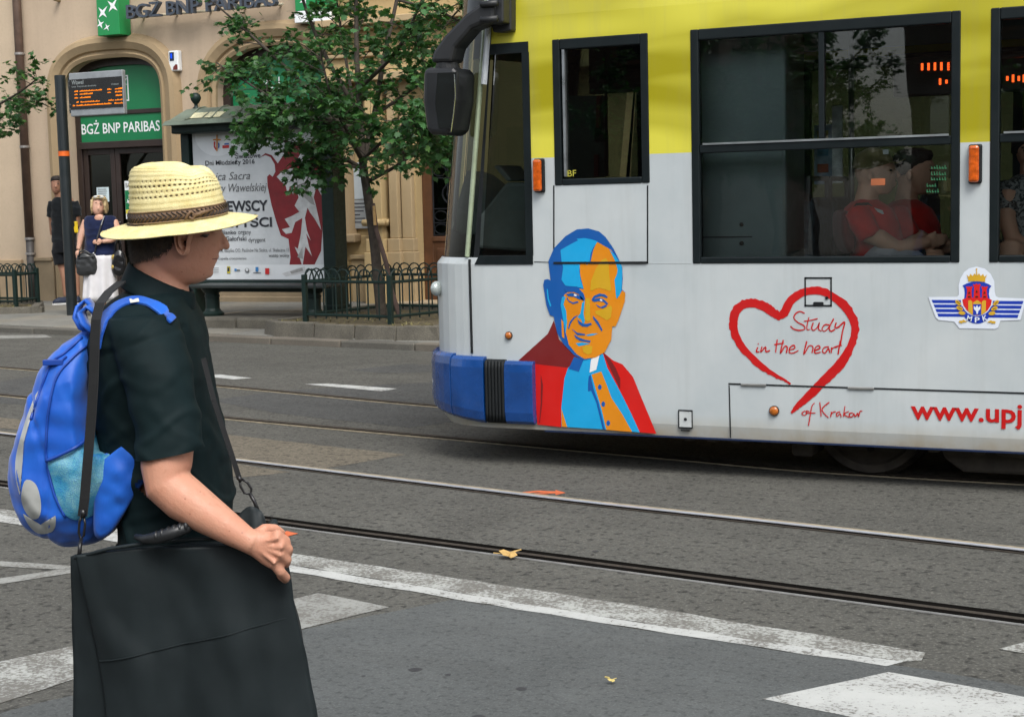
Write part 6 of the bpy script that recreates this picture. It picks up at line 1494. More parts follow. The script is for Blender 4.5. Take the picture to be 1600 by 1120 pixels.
def crown_pt(i, j):
    th = 2*math.pi*i/NT_; s_ = j/NC; r, z = crown_at(s_); c, s2 = math.cos(th), math.sin(th)
    rip = .0010*math.sin(s_*2*math.pi*20); r += rip/.1 if s_ < .62 else 0
    if s_ >= .62: z += rip*.8
    x, y = r*CRX*c, r*CRY*s2
    # teardrop crown: pinched towards the front, dented along the middle
    if z > .065:
        k = (z-.065)/.056; x -= .004*k; y *= 1-.20*k*max(0,c)**1.5
        z += .010*k*(.35 if c > 0 else .9)*(1-abs(c))**.5*0 - .020*max(0,k)*math.exp(-(y/.030)**2)*(.4+.6*(x > -.05)) + .006*k*(-c)
        z -= .012*k*math.exp(-((abs(y)-.056)/.018)**2)*math.exp(-((x-.045)/.03)**2)
    return hat_pt(x, y, z)
def brim_pt(i, j):
    th = 2*math.pi*i/NT_; s_ = j/NB; c, s2 = math.cos(th), math.sin(th)
    ox, oy = (.172 if c > 0 else .172), .158
    rx, ry = CRX+(ox-CRX)*s_, CRY+(oy-CRY)*s_
    z = -.002-.003*s_*abs(s2)**1.5-.014*s_**1.5*(.35+.65*abs(s2))-.007*s_*s_*max(0,-c)+.0010*math.sin(s_*2*math.pi*10)
    return hat_pt(rx*c, ry*s2, z-.006*s_*s_*max(0,c))
b = MB(); vs = [crown_pt(i,j) for j in range(NC+1) for i in range(NT_)]; fs = []
hole_rows = {19:0, 22:1, 25:0, 28:1}
for j in range(NC):
    for i in range(NT_):
        if j in hole_rows and (i+hole_rows[j]*2) % 4 < 1+(j % 2) and not (100 < i < 104): continue
        fs.append((j*NT_+i, j*NT_+(i+1) % NT_, (j+1)*NT_+(i+1) % NT_, (j+1)*NT_+i))
b.add(vs, fs); b.poly([crown_pt(i,NC) for i in range(NT_)])
cro = b.build('crown', M_STRAW, hat, smooth=True)
b = MB(); b.add([brim_pt(i,j) for j in range(NB+1) for i in range(NT_)], [(j*NT_+i, (j+1)*NT_+i, (j+1)*NT_+(i+1) % NT_, j*NT_+(i+1) % NT_) for j in range(NB) for i in range(NT_)])
bri = b.build('brim', M_STRAW, hat, smooth=True)
for o in (cro, bri): q = o.modifiers.new('t','SOLIDIFY'); q.thickness = .0016; q.offset = -1
b = MB(); b.tube([brim_pt(i % NT_,NB) for i in range(NT_+1)], .0018, 6); b.build('brim_edge', M_STRAW, hat, smooth=True)
# plaited band: three interlaced cords and two edges
M_BND = mat('band_brown', (.16,.095,.052), .7, var=.25, scale=60, bump=.5, bscale=300); M_BNDD = mat('band_dark', (.022,.013,.010), .6, var=.3, scale=80, bump=.4, bscale=300); M_BNDL = mat('band_tan', (.24,.16,.085), .7, var=.2, scale=60, bump=.5, bscale=300)
def band_pt(th, z, off):
    f = max(0, min(1, z/.028*.19)); r, _ = crown_at(f); c, s2 = math.cos(th), math.sin(th); return hat_pt((r*CRX+off)*c, (r*CRY+off)*s2, z+.0006*math.sin(th*3))
b = MB(); b.loft([[band_pt(2*math.pi*i/96, z, o) for i in range(96)] for z, o in ((.003,.001),(.002,.0022),(.014,.0030),(.027,.0022),(.027,.001))], cap=False); b.build('band_base', M_BND, hat, smooth=True)
n_ = 62
for rowz, zlo, zhi, sgn in ((0,.0055,.014,1),(1,.014,.0225,-1)):
    b = MB()
    for k in range(n_):
        t0 = 2*math.pi*k/n_; dt = 2*math.pi/n_*.85; b.tube([band_pt(t0, zlo if sgn > 0 else zhi, .0030), band_pt(t0+dt*.6, (zlo+zhi)/2, .0040), band_pt(t0+dt*1.2, zhi if sgn > 0 else zlo, .0030)], .0016, 5)
    b.build('plait', M_BNDD, hat)
for z in (.003,.0265): b = MB(); b.tube([band_pt(2*math.pi*i/96, z, .0030) for i in range(97)], .0015, 6); b.build('band_cord', M_BNDL, hat, smooth=True)
th0 = -1.15; b = MB()
b.tube([band_pt(th0-.12,.004,.004),band_pt(th0-.04,.016,.006),band_pt(th0+.02,.020,.006),band_pt(th0+.08,.012,.007),band_pt(th0+.02,.003,.006),band_pt(th0-.04,.009,.006)], .0032, 8)
b.tube([band_pt(th0+.03,.010,.006),band_pt(th0+.25,.015,.006),band_pt(th0+.5,.018,.005)], [.0042,.004,.002], 8); b.build('band_knot', M_BND, hat, smooth=True)
# ================================================================== BACKPACK
bp_ = thing('backpack', 'bright blue backpack with a mesh side pocket on the back of the man in black', 'backpack', MROOT, YAW)
def blue_nylon():
    t = NT('blue_nylon'); a = t.noise(10, 5, .6); w1 = t.n('ShaderNodeTexWave'); w1.inputs['Scale'].default_value = 260; w1.inputs['Distortion'].default_value = 1; t.link(t.coord(), w1.inputs['Vector'])
    col = t.mix(t.ramp(a, [(.3,0.),(.7,1.)]), (.004,.072,.42), (.008,.120,.55)); t.principled(col, .48, 0, t.bump(w1.outputs['Fac'], .12, .001), **{'Sheen Weight': .2, 'Specular IOR Level': .4}); return t.mat
M_NYL = blue_nylon(); M_NYLD = mat('blue_trim', (.006,.05,.30), .5, var=.15, scale=20)
out = [(143,515),(118,524),(86,552),(60,601),(40,650),(28,690),(22,725),(24,766),(34,800),(56,830),(94,847),(127,850),(157,845),(187,815),(204,777),(224,742),(218,700),(196,696),(172,706),(158,675),(152,630),(150,580),(152,540)]
O = resample([ (m3(x,y,-.05).x, m3(x,y,-.05).z) for x, y in out], 72)
c0 = Vector((m3(112,700,-.05).x, m3(112,700,-.05).z)); b = MB(); R = []
for k in range(15):
    u_ = -1+2*k/14; s_ = max(.30, (1-abs(u_)**5)**(1/2.6)) if abs(u_) < 1 else .55
    s_ = max(s_, .62 if abs(u_) == 1 else .8 if abs(u_) > .9 else s_)
    R.append([(c0.x+(q.x-c0.x)*s_, u_*.165, c0.y+(q.y-c0.y)*s_) for q in O])
b.loft(R); pk = b.build('main_sack', M_NYL, bp_); remesh(pk, .0055, 8, .5)
def pk_disp(p, n):
    v = .0050*fold_noise(p,(14,14,20),3)+.0036*fold_noise(p,(34,34,26),6)+.003*max(0,math.sin((p.x*1.3+p.z*.4)*95+5*fold_noise(p,(9,9,9),4)))**2*max(0,fold_noise(p,(7,7,7),11)+.25)
    # puckers along the seam that runs down the side
    xs = m3(80,700).x+.035*math.sin((p.z-.75)*9); v += .0014*math.sin(p.z*120+4*fold_noise(p,(10,10,10),2))*math.exp(-((p.x-xs)/.022)**2)
    v -= .006*math.exp(-((p.x-xs)/.006)**2)
    return v
displace(pk, pk_disp)
dgx = bpy.context.evaluated_depsgraph_get(); BV_PK = BVHTree.FromObject(pk, dgx); BV_SH = BVHTree.FromObject(shirt, dgx)
CL = MINV @ CAMP
def onsurf(bv, x, y, off=.003, dflt=-.17):
    q = m3(x, y, 0); d = (q-CL).normalized(); h = bv.ray_cast(CL, d)
    if h[0] is None:
        nq = bv.find_nearest(m3(x, y, -.08)); return nq[0]+(nq[0]-Vector((c0.x,0,c0.y))).normalized()*.002 if nq[0] and bv is BV_PK else m3(x, y, dflt)
    return h[0]-d*off
def patch(bv, outline, off, name, m, par, n=40, lift=.0, rings_n=6, fn=None):
    P = resample(outline, n); c = sum(P, Vector((0,0)))/len(P); b = MB(); R = []
    for k in range(rings_n+1):
        s_ = 1-k/rings_n; s_ = max(s_, .03); R.append([onsurf(bv, c.x+(q.x-c.x)*s_, c.y+(q.y-c.y)*s_, off+lift*(1-s_**2)+(fn(c.x+(q.x-c.x)*s_, c.y+(q.y-c.y)*s_) if fn else 0)) for q in P])
    b.loft(R, cap=False); b.poly(R[-1]); return b.build(name, m, par, smooth=True)
def mesh_pocket_mat():
    t = NT('turquoise_mesh'); a = t.noise(14, 5, .65, None, .6); v = t.n('ShaderNodeTexVoronoi'); v.inputs['Scale'].default_value = 420; t.link(t.coord(), v.inputs['Vector'])
    col = t.ramp(a, [(.28,(.01,.16,.40)),(.45,(.045,.30,.38)),(.58,(.16,.42,.42)),(.75,(.30,.55,.52))]); col = t.mix(t.ramp(v.outputs['Distance'], [(.2,.0),(.6,.5)]), col, (.01,.12,.42))
    t.principled(col, .55, 0, t.bump(v.outputs['Distance'], .5, .002)); return t.mat
patch(BV_PK, [(75,720),(100,708),(128,692),(150,668),(165,690),(180,728),(186,748),(178,772),(160,795),(128,812),(104,806),(90,780),(80,745)], .004, 'mesh_pocket', mesh_pocket_mat(), bp_, 48, .018, 8, lambda x, y: .003*noise.noise(Vector((x*.06,y*.06,2))))
b = MB(); pad(b, [tuple(v) for v in resample([(m3(x,y,-.17).x, m3(x,y,-.17).z) for x, y in ((150,735),(170,712),(194,695),(216,690),(226,712),(228,742),(212,770),(190,806),(168,836),(148,838),(146,790))], 48)], -.168, .012, rings_n=9, back=.05, fn=lambda x, z: .010*noise.noise(Vector((x*26,1,z*26)))+.004*math.sin((x+z)*120)*max(0,noise.noise(Vector((x*9,5,z*9)))+.2)); b.build('hip_wing', M_NYL, bp_, smooth=True)
def piping(bv, pts, r, name, m, par, off=.003):
    b = MB(); P = smooth_line([Vector(p) for p in pts], 5); b.tube([onsurf(bv, p.x, p.y, off) for p in P], r, 7); return b.build(name, m, par, smooth=True)
piping(BV_PK, [(72,720),(98,709),(128,692),(152,664)], .004, 'pocket_binding', M_NYLD, bp_, .014)
piping(BV_PK, [(135,540),(112,560),(88,590),(76,640),(72,690),(73,720),(84,770),(102,808)], .0028, 'seam_piping', M_NYLD, bp_)
piping(BV_PK, [(128,527),(100,552),(80,568),(62,612),(48,655)], .0032, 'zip', M_NYLD, bp_)
b = MB(); q = onsurf(BV_PK,84,566,.006); b.box(q.x-.022,q.x+.022,q.y-.008,q.y+.006,q.z-.006,q.z+.006); q = onsurf(BV_PK,104,556,.006); b.tube([q,q+Vector((-.02,-.004,-.02))], .003, 6); b.build('zip_puller', M_NYLD, bp_, bev=.003)
M_REFL = mat('reflective_grey', (.42,.43,.41), .38, .25, var=.1, scale=20)
patch(BV_PK, [(60,610),(50,640),(42,668),(34,700),(30,735),(32,775),(25,750),(24,720),(30,690),(42,650),(54,620)], .002, 'reflective_panel', M_REFL, bp_, 40, .001, 4)
patch(BV_PK, [(38,752),(48,750),(58,760),(64,785),(62,806),(52,811),(40,800),(33,778)], .002, 'reflective_panel', M_REFL, bp_, 32, .001, 4)
patch(BV_PK, [(36,802),(52,818),(72,824),(86,804),(84,828),(62,834),(46,822)], .002, 'reflective_panel', M_REFL, bp_, 32, .001, 4)
# hang loop, shoulder strap, rear strap
b = MB(); ribbon(b, [m3(146,520,-.05),m3(128,512,-.06),m3(119,495,-.06),m3(124,478,-.05),m3(136,468,-.03),m3(148,482,-.02),m3(152,505,-.02)], (0,.022,0), .003); b.build('hang_loop', M_NYL, bp_, smooth=True)
b = MB(); ribbon(b, [m3(150,522,-.09),m3(132,505,-.10),m3(127,488,-.09),m3(140,478,-.07),m3(152,490,-.06)], (.004,.016,0), .0025); b.build('hang_loop', M_NYL, bp_, smooth=True)
sp = [(149,545,.012),(153,522,.012),(162,500,.012),(178,481,.011),(200,470,.010),(224,470,.010),(247,480,.010),(262,492,.010),(271,501,.009)]
sp = [tuple(v) for v in smooth_line([Vector(v) for v in sp], 4)]; P = []; W = []
for x, y, hw in sp:
    P.append(onsurf(BV_SH, x, y, .006, -.12))
for i, (x, y, hw) in enumerate(sp):
    a = Vector(sp[min(i+1,len(sp)-1)][:2])-Vector(sp[max(i-1,0)][:2]); nn = Vector((a.y,-a.x)).normalized(); q = onsurf(BV_SH, x+nn.x*6, y+nn.y*6, .006, -.12)-P[i]; W.append(q.normalized()*hw*1.7)
b = MB(); ribbon(b, P, W, .0035); st_ = b.build('shoulder_strap', M_NYL, bp_, smooth=False, bev=.002)
q = onsurf(BV_SH, 203, 470, .015, -.12); q2 = onsurf(BV_SH, 217, 468, .015, -.12); up_ = W[16].normalized()*.012
b = MB(); b.loft([[q-up_,q+up_,q+up_+Vector((0,-.001,0)),q-up_+Vector((0,-.001,0))],[q2-up_,q2+up_,q2+up_+Vector((0,-.001,0)),q2-up_+Vector((0,-.001,0))]]); b.build('label_patch', mat('label_cream',(.55,.55,.50),.8), st_)
# ================================================================== GARMENT BAG
gb = thing('garment_bag', 'large black garment bag with shoulder strap held at the side of the man in black', 'garment bag', MROOT, YAW)
M_GB = cloth_mat('black_bag_cloth', (.0135,.0185,.0200), 700, .5, .2, .3, .0, .2)
def g_fn(x, z): return .016*noise.noise(Vector((x*7,0,z*3)))+.005*noise.noise(Vector((x*22,3,z*9)))+.016*max(0,math.sin((x*1.0+.28*(z-.9))*26+2.5*noise.noise(Vector((x*4,1,z*3)))))**2.2*max(0,min(1,(z-.42)*3))
def grid_sheet(L_, R_, T_, Bm, nx, nz, y0, fn, name, m, thick=.01):
    """quad sheet between left/right edge polylines (px) for rows from top to bottom"""
    b = MB(); vs = []
    for j in range(nz+1):
        f = j/nz; l = L_(f); r = R_(f)
        for i in range(nx+1):
            g = i/nx; x = l[0]+(r[0]-l[0])*g; y = l[1]+(r[1]-l[1])*g+T_(g)*(1-f)**2
            q = m3(x, y, y0); q.y += fn(q.x, q.z)*-1+.02*(2*g-1)**4; vs.append(q)
    b.add(vs, [(j*(nx+1)+i, j*(nx+1)+i+1, (j+1)*(nx+1)+i+1, (j+1)*(nx+1)+i) for j in range(nz) for i in range(nx)])
    o = b.build(name, m, gb, smooth=True); q = o.modifiers.new('t','SOLIDIFY'); q.thickness = thick; q.offset = 0; return o
def lerp_poly(P):
    def f(t):
        t = max(0,min(1,t))*(len(P)-1); i = min(len(P)-2,int(t)); u_ = t-i; return (P[i][0]*(1-u_)+P[i+1][0]*u_, P[i][1]*(1-u_)+P[i+1][1]*u_)
    return f
topf = lambda g: -6*math.sin(math.pi*min(1,g*1.1))-(32*max(0,(g-.84)/.16)**1.5 if g > .84 else 0)
grid_sheet(lerp_poly([(114,868),(117,950),(117,1040),(118,1140),(120,1230)]), lerp_poly([(426,846),(452,930),(474,1020),(490,1110),(502,1220)]), topf, 0, 50, 60, -.205, lambda x, z: g_fn(x+.3, z)*.8, 'rear_panel', M_GB, .03)
grid_sheet(lerp_poly([(120,866),(134,935),(148,1010),(160,1090),(172,1190)]), lerp_poly([(422,850),(447,930),(470,1020),(486,1110),(498,1190)]), topf, 0, 70, 80, -.245, g_fn, 'front_panel', M_GB, .012)
b = MB(); pts = [(152+298*k/48, 1036-70*k/48) for k in range(49)]
b.tube([(lambda q: (q.x, q.y-g_fn(q.x,q.z)+.02*(2*((px_-152)/300)-1)**4*1.0-.0075, q.z))(m3(px_,py_,-.245)) for px_, py_ in pts], .0016, 6); b.build('panel_seam', M_GB, gb)
b = MB(); b.tube([m3(116,872,-.25),m3(170,857,-.258),m3(230,848,-.262),m3(300,842,-.262),m3(350,842,-.26)], .004, 8); b.build('top_binding', M_GB, gb, smooth=True)
b = MB(); colt = [(360,822,-.196),(374,803,-.214),(387,789,-.200),(395,789,-.216),(404,795,-.203),(414,803,-.212)]; colb = [(346,852,-.222),(366,858,-.238),(384,860,-.226),(400,862,-.240),(414,860,-.228),(428,856,-.232)]
b.loft([[m3(*a).lerp(m3(*c), f)+Vector((0,.006*math.sin(f*9+k*2),0)) for f in (0,.2,.4,.6,.8,1)] for k, (a, c) in enumerate(zip(colt, colb))], cap=False, closed=False); co_ = b.build('top_corner', M_GB, gb, smooth=True); q = co_.modifiers.new('t','SOLIDIFY'); q.thickness = .004; q = co_.modifiers.new('s','SUBSURF'); q.levels = 1; q.render_levels = 1
M_GRIP = mat('grip_rubber', (.012,.013,.014), .42, var=.2, scale=20)
b = MB(); hp = [m3(212,838,-.262),m3(226,842,-.275),m3(245,840,-.292),m3(270,832,-.296),m3(292,824,-.290),m3(304,816,-.272)]; b.tube(hp, [.006,.010,.0135,.0135,.0125,.006], 12); 
for k in range(6): p = hp[2].lerp(hp[4], k/5); b.ell(p+Vector((0,-.002,.004)), (.007,.013,.012), 10, 8)
b.build('carry_handle', M_GRIP, gb, smooth=True)
M_WEB = cloth_mat('black_webbing', (.013,.0135,.014), 500, .8, .2, .5)
b = MB(); ribbon(b, [m3(190,440,-.06),m3(170,456,-.11),m3(156,474,-.16),m3(150,500,-.19),m3(148,540,-.20),m3(146,600,-.212),m3(142,660,-.218),m3(137,720,-.222),m3(132,780,-.22),m3(129,806,-.215)], (.0105,-.003,0), .0016); b.build('shoulder_strap', M_WEB, gb)
b = MB(); ribbon(b, [m3(318,560,-.10),m3(334,625,-.16),m3(348,668,-.18),m3(362,710,-.19),m3(374,748,-.195)], (.0045,.003,.001), .0013); b.build('shoulder_strap', M_WEB, gb)
M_CLIP = mat('clip_black', (.016,.016,.017), .3, .3)
def clip(pts, r=.0028):
    b = MB(); b.tube([m3(*p) for p in pts], r, 8); b.build('snap_hook', M_CLIP, gb, smooth=True)
clip([(129,802,-.222),(124,815,-.224),(123,832,-.224),(126,842,-.224),(131,836,-.224),(133,818,-.224),(131,806,-.222)]); clip([(127,842,-.224),(125,852,-.235),(124,866,-.245)], .0045); clip([(130,796,-.222),(130,808,-.222)], .006)
clip([(374,748,-.197),(376,760,-.198),(382,770,-.198),(391,772,-.198),(393,764,-.198),(387,754,-.198),(378,748,-.198)]); clip([(390,770,-.198),(398,784,-.20),(404,800,-.205)], .0042); clip([(372,744,-.196),(377,752,-.197)], .005)
# ================================================================== OTHER PEOPLE
class Fig:
    """a figure laid out in picture pixels at its own distance; local x = right, y = away, z = up"""
    def __init__(s, name, label, x, y, depth, z0, cat='person'):
        s.d = depth; q = atF(x, y, depth); s.root = thing(name, label, cat, (q.x, q.y, z0), YAW); s.inv = (Matrix.Translation((q.x,q.y,z0)) @ Matrix.Rotation(YAW,4,'Z')).inverted(); s.k = depth/FPX
    def p(s, x, y, dy=0.0): return s.inv @ atF(x, y, s.d+dy)
    def ring(s, y, x0, x1, dep, dy=0.0, n=24, pw=2.2, front=0.0):
        a, c = s.p(x0,y), s.p(x1,y); m_ = (a+c)/2; return ring_xy((m_.x, dy, m_.z), (c.x-a.x)/2, dep, n, pw, 0, front)
    def tube(s, b, pts, rad, seg=14): b.tube([s.p(*q) for q in pts], rad, seg)
    def ell(s, b, x, y, dy, r, su=14, sv=10): b.ell(s.p(x,y,dy), r, su, sv)
def hand(b, F, x, y, dy, dx, dyy, r=.010, n=4, thumb=(1,-1)):
    """palm and five fingers that bend at the knuckles, pointing along (dx, dyy) pixels"""
    F.ell(b, x, y, dy, (.036,.020,.042)); L = math.hypot(dx,dyy); ux, uy = dx/L, dyy/L; k = .085/F.k/10
    for i in range(n):
        o = (i-1.5)*.016/F.k; x0, y0 = x-uy*o+ux*.03/F.k, y+ux*o+uy*.03/F.k; ln = (.060,.070,.066,.052)[i]/F.k
        F.tube(b, [(x0,y0,dy-.004),(x0+ux*ln*.5,y0+uy*ln*.5,dy-.004),(x0+ux*ln*.85,y0+uy*ln*.85,dy+.014)], [r*.85,r*.8,r*.6], 7)
    F.tube(b, [(x+uy*thumb[0]*.03/F.k,y-ux*thumb[0]*.03/F.k,dy-.006),(x+uy*thumb[0]*.045/F.k+ux*.03/F.k,y-ux*thumb[0]*.045/F.k+uy*.03/F.k,dy-.016)], [r,r*.7], 7)
M_EYE = mat('eye_dark', (.03,.02,.015), .3); M_LIP = mat('lip', (.33,.12,.10), .5); M_BROW = mat('brow_dark', (.05,.035,.025), .8)
def face_marks(F, cx, cy, half, hh, yf, parent, turn=0.0):
    """eyes, brows and mouth on a face that looks towards the street; half/hh in px, yf = face surface"""
    for s_ in (-1,1):
        b = MB(); F.ell(b, cx+turn+s_*half*.42, cy, yf+.010, (.014,.010,.0065)); b.build('eye', M_EYE, parent, smooth=True)
        b = MB(); F.tube(b, [(cx+turn+s_*half*.20,cy-hh*.20,yf+.004),(cx+turn+s_*half*.45,cy-hh*.26,yf+.004),(cx+turn+s_*half*.72,cy-hh*.18,yf+.014)], .0045, 6); b.build('eyebrow', M_BROW, parent, smooth=True)
    b = MB(); F.tube(b, [(cx+turn-half*.36,cy+hh*.72,yf+.010),(cx+turn,cy+hh*.70,yf+.001),(cx+turn+half*.36,cy+hh*.72,yf+.010)], [.003,.006,.003], 6); b.build('mouth', M_LIP, parent, smooth=True)
# ---------------- young man behind the post
bz = pz(-16.0,17.9)
F = Fig('person', 'person in black T-shirt and shorts standing behind the display post', 99, 474, 22.9, bz)
M_SK2 = skin_mat('skin_tanned', (.36,.20,.13)); M_TEE = cloth_mat('black_tee', (.009,.011,.013), 500, .9, .3); M_SHO = cloth_mat('black_shorts', (.007,.008,.010), 500, .9, .3)
b = MB()
b.loft([F.ring(y,a,c,d,dy,24,2.2,0) for y,a,c,d,dy in ((276.5,84,92,.04,0),(279,81.5,95,.075,0),(284,80.3,96.2,.092,0),(290,80.2,96.3,.095,-.002),(295,81,95.6,.09,-.006),(299,82.6,94.3,.078,-.012),(302,85,92,.055,-.02),(303,86.5,90.5,.03,-.02))])
F.tube(b, [(89,298,.01),(91.5,308,.025),(93,314,.03)], [.052,.055,.07])
F.tube(b, [(87.6,288,-.088),(87.4,292,-.104),(87.3,293.5,-.100)], [.010,.014,.012], 10)
F.ell(b, 80.2,291,0,(.010,.022,.028)); F.ell(b, 96.4,291,0,(.010,.022,.028))
b.loft([F.ring(y,a,c,d,.02) for y,a,c,d in ((310,86,112,.07),(318,81,118,.10),(340,82,118,.11),(375,84,117,.10),(392,83,117,.11))])
F.tube(b, [(92,388,.02),(97,415,.03),(101,434,.02),(103,462,.04)], [.085,.062,.052,.040]); F.tube(b, [(110,388,.02),(116,415,.05),(119,434,.06),(121,462,.08)], [.085,.062,.052,.040])
F.tube(b, [(81,318,.02),(80.5,340,.05),(82,365,.10),(92,372,.15)], [.05,.045,.038,.028]); hand(b, F, 96,372,.17, 4, 1)
F.tube(b, [(117,318,.02),(120,338,.03),(121,352,.07),(116,364,.13)], [.05,.045,.040,.03]); hand(b, F, 111,366,.16,-4, 1)
o = b.build('body', M_SK2, F.root); remesh(o, .008, 3)
face_marks(F, 88.3,287.5, 8, 13.5, -.092, F.root, -.6)
b = MB(); b.loft([F.ring(y,a,c,d,dy) for y,a,c,d,dy in ((274.6,85,92,.05,.01),(276.5,81,95.5,.09,.006),(280,79.3,97,.104,.008),(283.5,79.2,97.2,.100,.018),(287,79.6,96.8,.088,.03))]); h_ = b.build('hair', mat('dark_hair',(.018,.013,.010),.7,var=.4,scale=40,bump=.8,bscale=180), F.root); remesh(h_, .008, 2); displace(h_, lambda p, n: .005*fold_noise(p,(60,60,60)))
b = MB(); b.loft([F.ring(y,a,c,d,.02) for y,a,c,d in ((308.5,85,101,.075),(311,82,111,.095),(316,79.5,117,.115),(325,79,119.5,.125),(345,80,119.5,.13),(365,80.5,119,.128),(379,80.5,119,.13))])
F.tube(b, [(83.5,316,.02),(80.8,326,.03),(79.6,339,.05)], [.07,.072,.066]); F.tube(b, [(115,316,.02),(119,326,.02),(121,338,.035)], [.07,.072,.066])
o = b.build('t_shirt', M_TEE, F.root); remesh(o, .010, 4); displace(o, lambda p, n: .008*fold_noise(p,(9,9,14),3)+.005*max(0,math.sin(p.z*40+p.x*22+4*fold_noise(p,(6,6,6))))**2)
b = MB(); b.loft([F.ring(y,a,c,d,.02) for y,a,c,d in ((374,82,118,.125),(385,81,119.5,.135),(395,81.5,121,.13))])
F.tube(b, [(91,390,.02),(93.5,402,.02),(96,413,.02)], [.105,.100,.098]); F.tube(b, [(110,390,.02),(113,402,.03),(116,413,.04)], [.105,.100,.098]); o = b.build('shorts', M_SHO, F.root); remesh(o, .010, 3); displace(o, lambda p, n: .008*fold_noise(p,(12,12,10),7))
M_SNK = mat('navy_sneaker', (.012,.02,.045), .7, var=.3, scale=30); M_SOLE = mat('white_sole', (.6,.6,.58), .6)
def shoe(F, x, y, dy, dx):
    q = F.p(x,y,dy); rt = Matrix.Rotation(dx,3,'Z'); b = MB()
    foot = [(-.05,.06),(-.06,0),(-.045,-.10),(-.03,-.17),(.0,-.19),(.03,-.17),(.045,-.10),(.055,0),(.05,.06),(0,.085)]
    b.loft([[q+rt@Vector((fx*w_,fy*w2,z-q.z)) for fx, fy in foot] for w_, w2, z in ((.92,.96,.025),(.95,.97,.05),(.85,.86,.075),(.62,.5,.11))]); s_ = b.build('shoe', M_SNK, F.root, smooth=True)
    b = MB(); b.loft([[q+rt@Vector((fx*1.02,fy*1.02,z-q.z)) for fx, fy in foot] for z in (0.,.026)]); b.build('sole', M_SOLE, s_)
shoe(F, 101,472,.02,-.9); shoe(F, 121,470,.08,.25)
b = MB(); q = F.p(118.2,355,-.03); b.box(q.x-.034,q.x+.034,q.y-.012,q.y+.012,q.z-.085,q.z+.085); o = b.build('yellow_case', mat('yellow_plastic',(.70,.48,.01),.45), None, bev=.012); o.matrix_world = F.root.matrix_world.copy() if False else Matrix.Translation(F.root.location) @ Matrix.Rotation(YAW,4,'Z'); tag(o, 'small yellow case held at the hip beside the display post', 'case')
# ---------------- woman in white skirt
wz = pz(-13.9,16.3)
F = Fig('person', 'person in navy sleeveless top and long white skirt carrying dark handbags', 155, 490, 20.7, wz)
M_SK3 = skin_mat('skin_fair', (.54,.33,.235)); M_NAVY = cloth_mat('navy_top', (.010,.016,.05), 400, .8, .35); M_SKIRT = cloth_mat('white_skirt', (.60,.59,.60), 500, .85, .08)
b = MB()
b.loft([F.ring(y,a,c,d,dy,24,2.2,0) for y,a,c,d,dy in ((309,150,158,.04,0),(312,146,162,.075,0),(318,144.4,163.6,.088,0),(324,144.2,163.8,.092,-.002),(329,145,163,.088,-.008),(333,147,161,.075,-.014),(336,150,158,.05,-.02),(337,152,156,.03,-.02))])
F.tube(b, [(154.5,331,.01),(155.5,340,.02),(156,346,.03)], [.052,.056,.08]); F.tube(b, [(153.8,322,-.084),(153.7,326.5,-.096),(153.6,328,-.092)], [.007,.011,.010], 10)
b.loft([F.ring(y,a,c,d,.02) for y,a,c,d in ((339,140,172,.06),(345,134,178,.09),(360,133,178,.12),(385,137,176,.12),(400,134,178,.13),(430,140,172,.12))])
F.tube(b, [(135,345,.02),(131,356,.01),(126,372,-.02),(122.5,390,-.06)], [.052,.05,.042,.028]); hand(b, F, 121.5,396,-.07, .6, 6)
F.tube(b, [(178,345,.02),(183,358,.0),(186,370,-.05),(172,376,-.12),(160,377.5,-.15)], [.052,.05,.045,.036,.027]); hand(b, F, 155,377.5,-.155,-6,.5)
for x in (149,161): F.tube(b, [(x,430,.02),(x,465,.03),(x,486,.04)], [.07,.048,.036])
o = b.build('body', M_SK3, F.root); remesh(o, .0075, 3); face_marks(F, 153.8,320.5, 9, 13.5, -.088, F.root)
M_BLON = mat('blonde_hair', (.44,.33,.17), .6, var=.35, scale=30, bump=.8, bscale=140)
b = MB(); b.loft([F.ring(y,a,c,d,dy) for y,a,c,d,dy in ((305.6,149,159,.06,.01),(308,144,164,.088,.018),(313,142,166.5,.094,.03),(320,141.2,167.5,.098,.038),(328,141.6,167.8,.088,.05),(334,143.5,166,.07,.055))])
for x0, x1 in ((143.2,144.6),(164.2,165.8)): F.tube(b, [(x0,312,-.055),((x0+x1)/2-1,320,-.06),(x0,328,-.045),(x1,334,-.02)], [.015,.018,.018,.012])
F.tube(b, [(145,310.5,-.07),(152,308.8,-.085),(160,309,-.085),(165,311.5,-.06)], [.016,.018,.018,.016]); h_ = b.build('hair', M_BLON, F.root); remesh(h_, .007, 3); displace(h_, lambda p, n: .006*fold_noise(p,(50,50,22)))
sg_ = thing('sunglasses', 'pale sunglasses pushed up on the blonde hair', 'sunglasses', F.root.location, YAW)
for x in (149.5,158.5): b = MB(); F.ell(b, x,307.8,-.095,(.034,.008,.018)); b.build('lens', mat('pale_lens',(.55,.55,.50),.2), sg_, smooth=True)
b = MB(); F.tube(b, [(146,308.5,-.07),(152,307,-.102),(156,307,-.102),(162,308.5,-.07)], .004, 6); b.build('bridge', M_BLACKP, sg_)
b = MB(); b.loft([F.ring(y,a,c,d,.02) for y,a,c,d in ((337,136,175,.062),(339.5,132,180,.085),(345,129.6,182,.11),(356,131,181.5,.135),(372,132.5,179,.135),(388,131.5,180,.14),(399.5,131,180.5,.145))]); o = b.build('top', M_NAVY, F.root); remesh(o, .009, 4); displace(o, lambda p, n: .006*fold_noise(p,(11,11,14),3)+.004*max(0,math.sin(p.z*44+p.x*18+4*fold_noise(p,(7,7,7))))**2)
cb = F.p(155,343,-.075); b = MB(); F.ell(b,155,341,-.062,(.065,.025,.055)); b.build('neckline', M_SK3, F.root, smooth=True)
b = MB(); sk_ = []
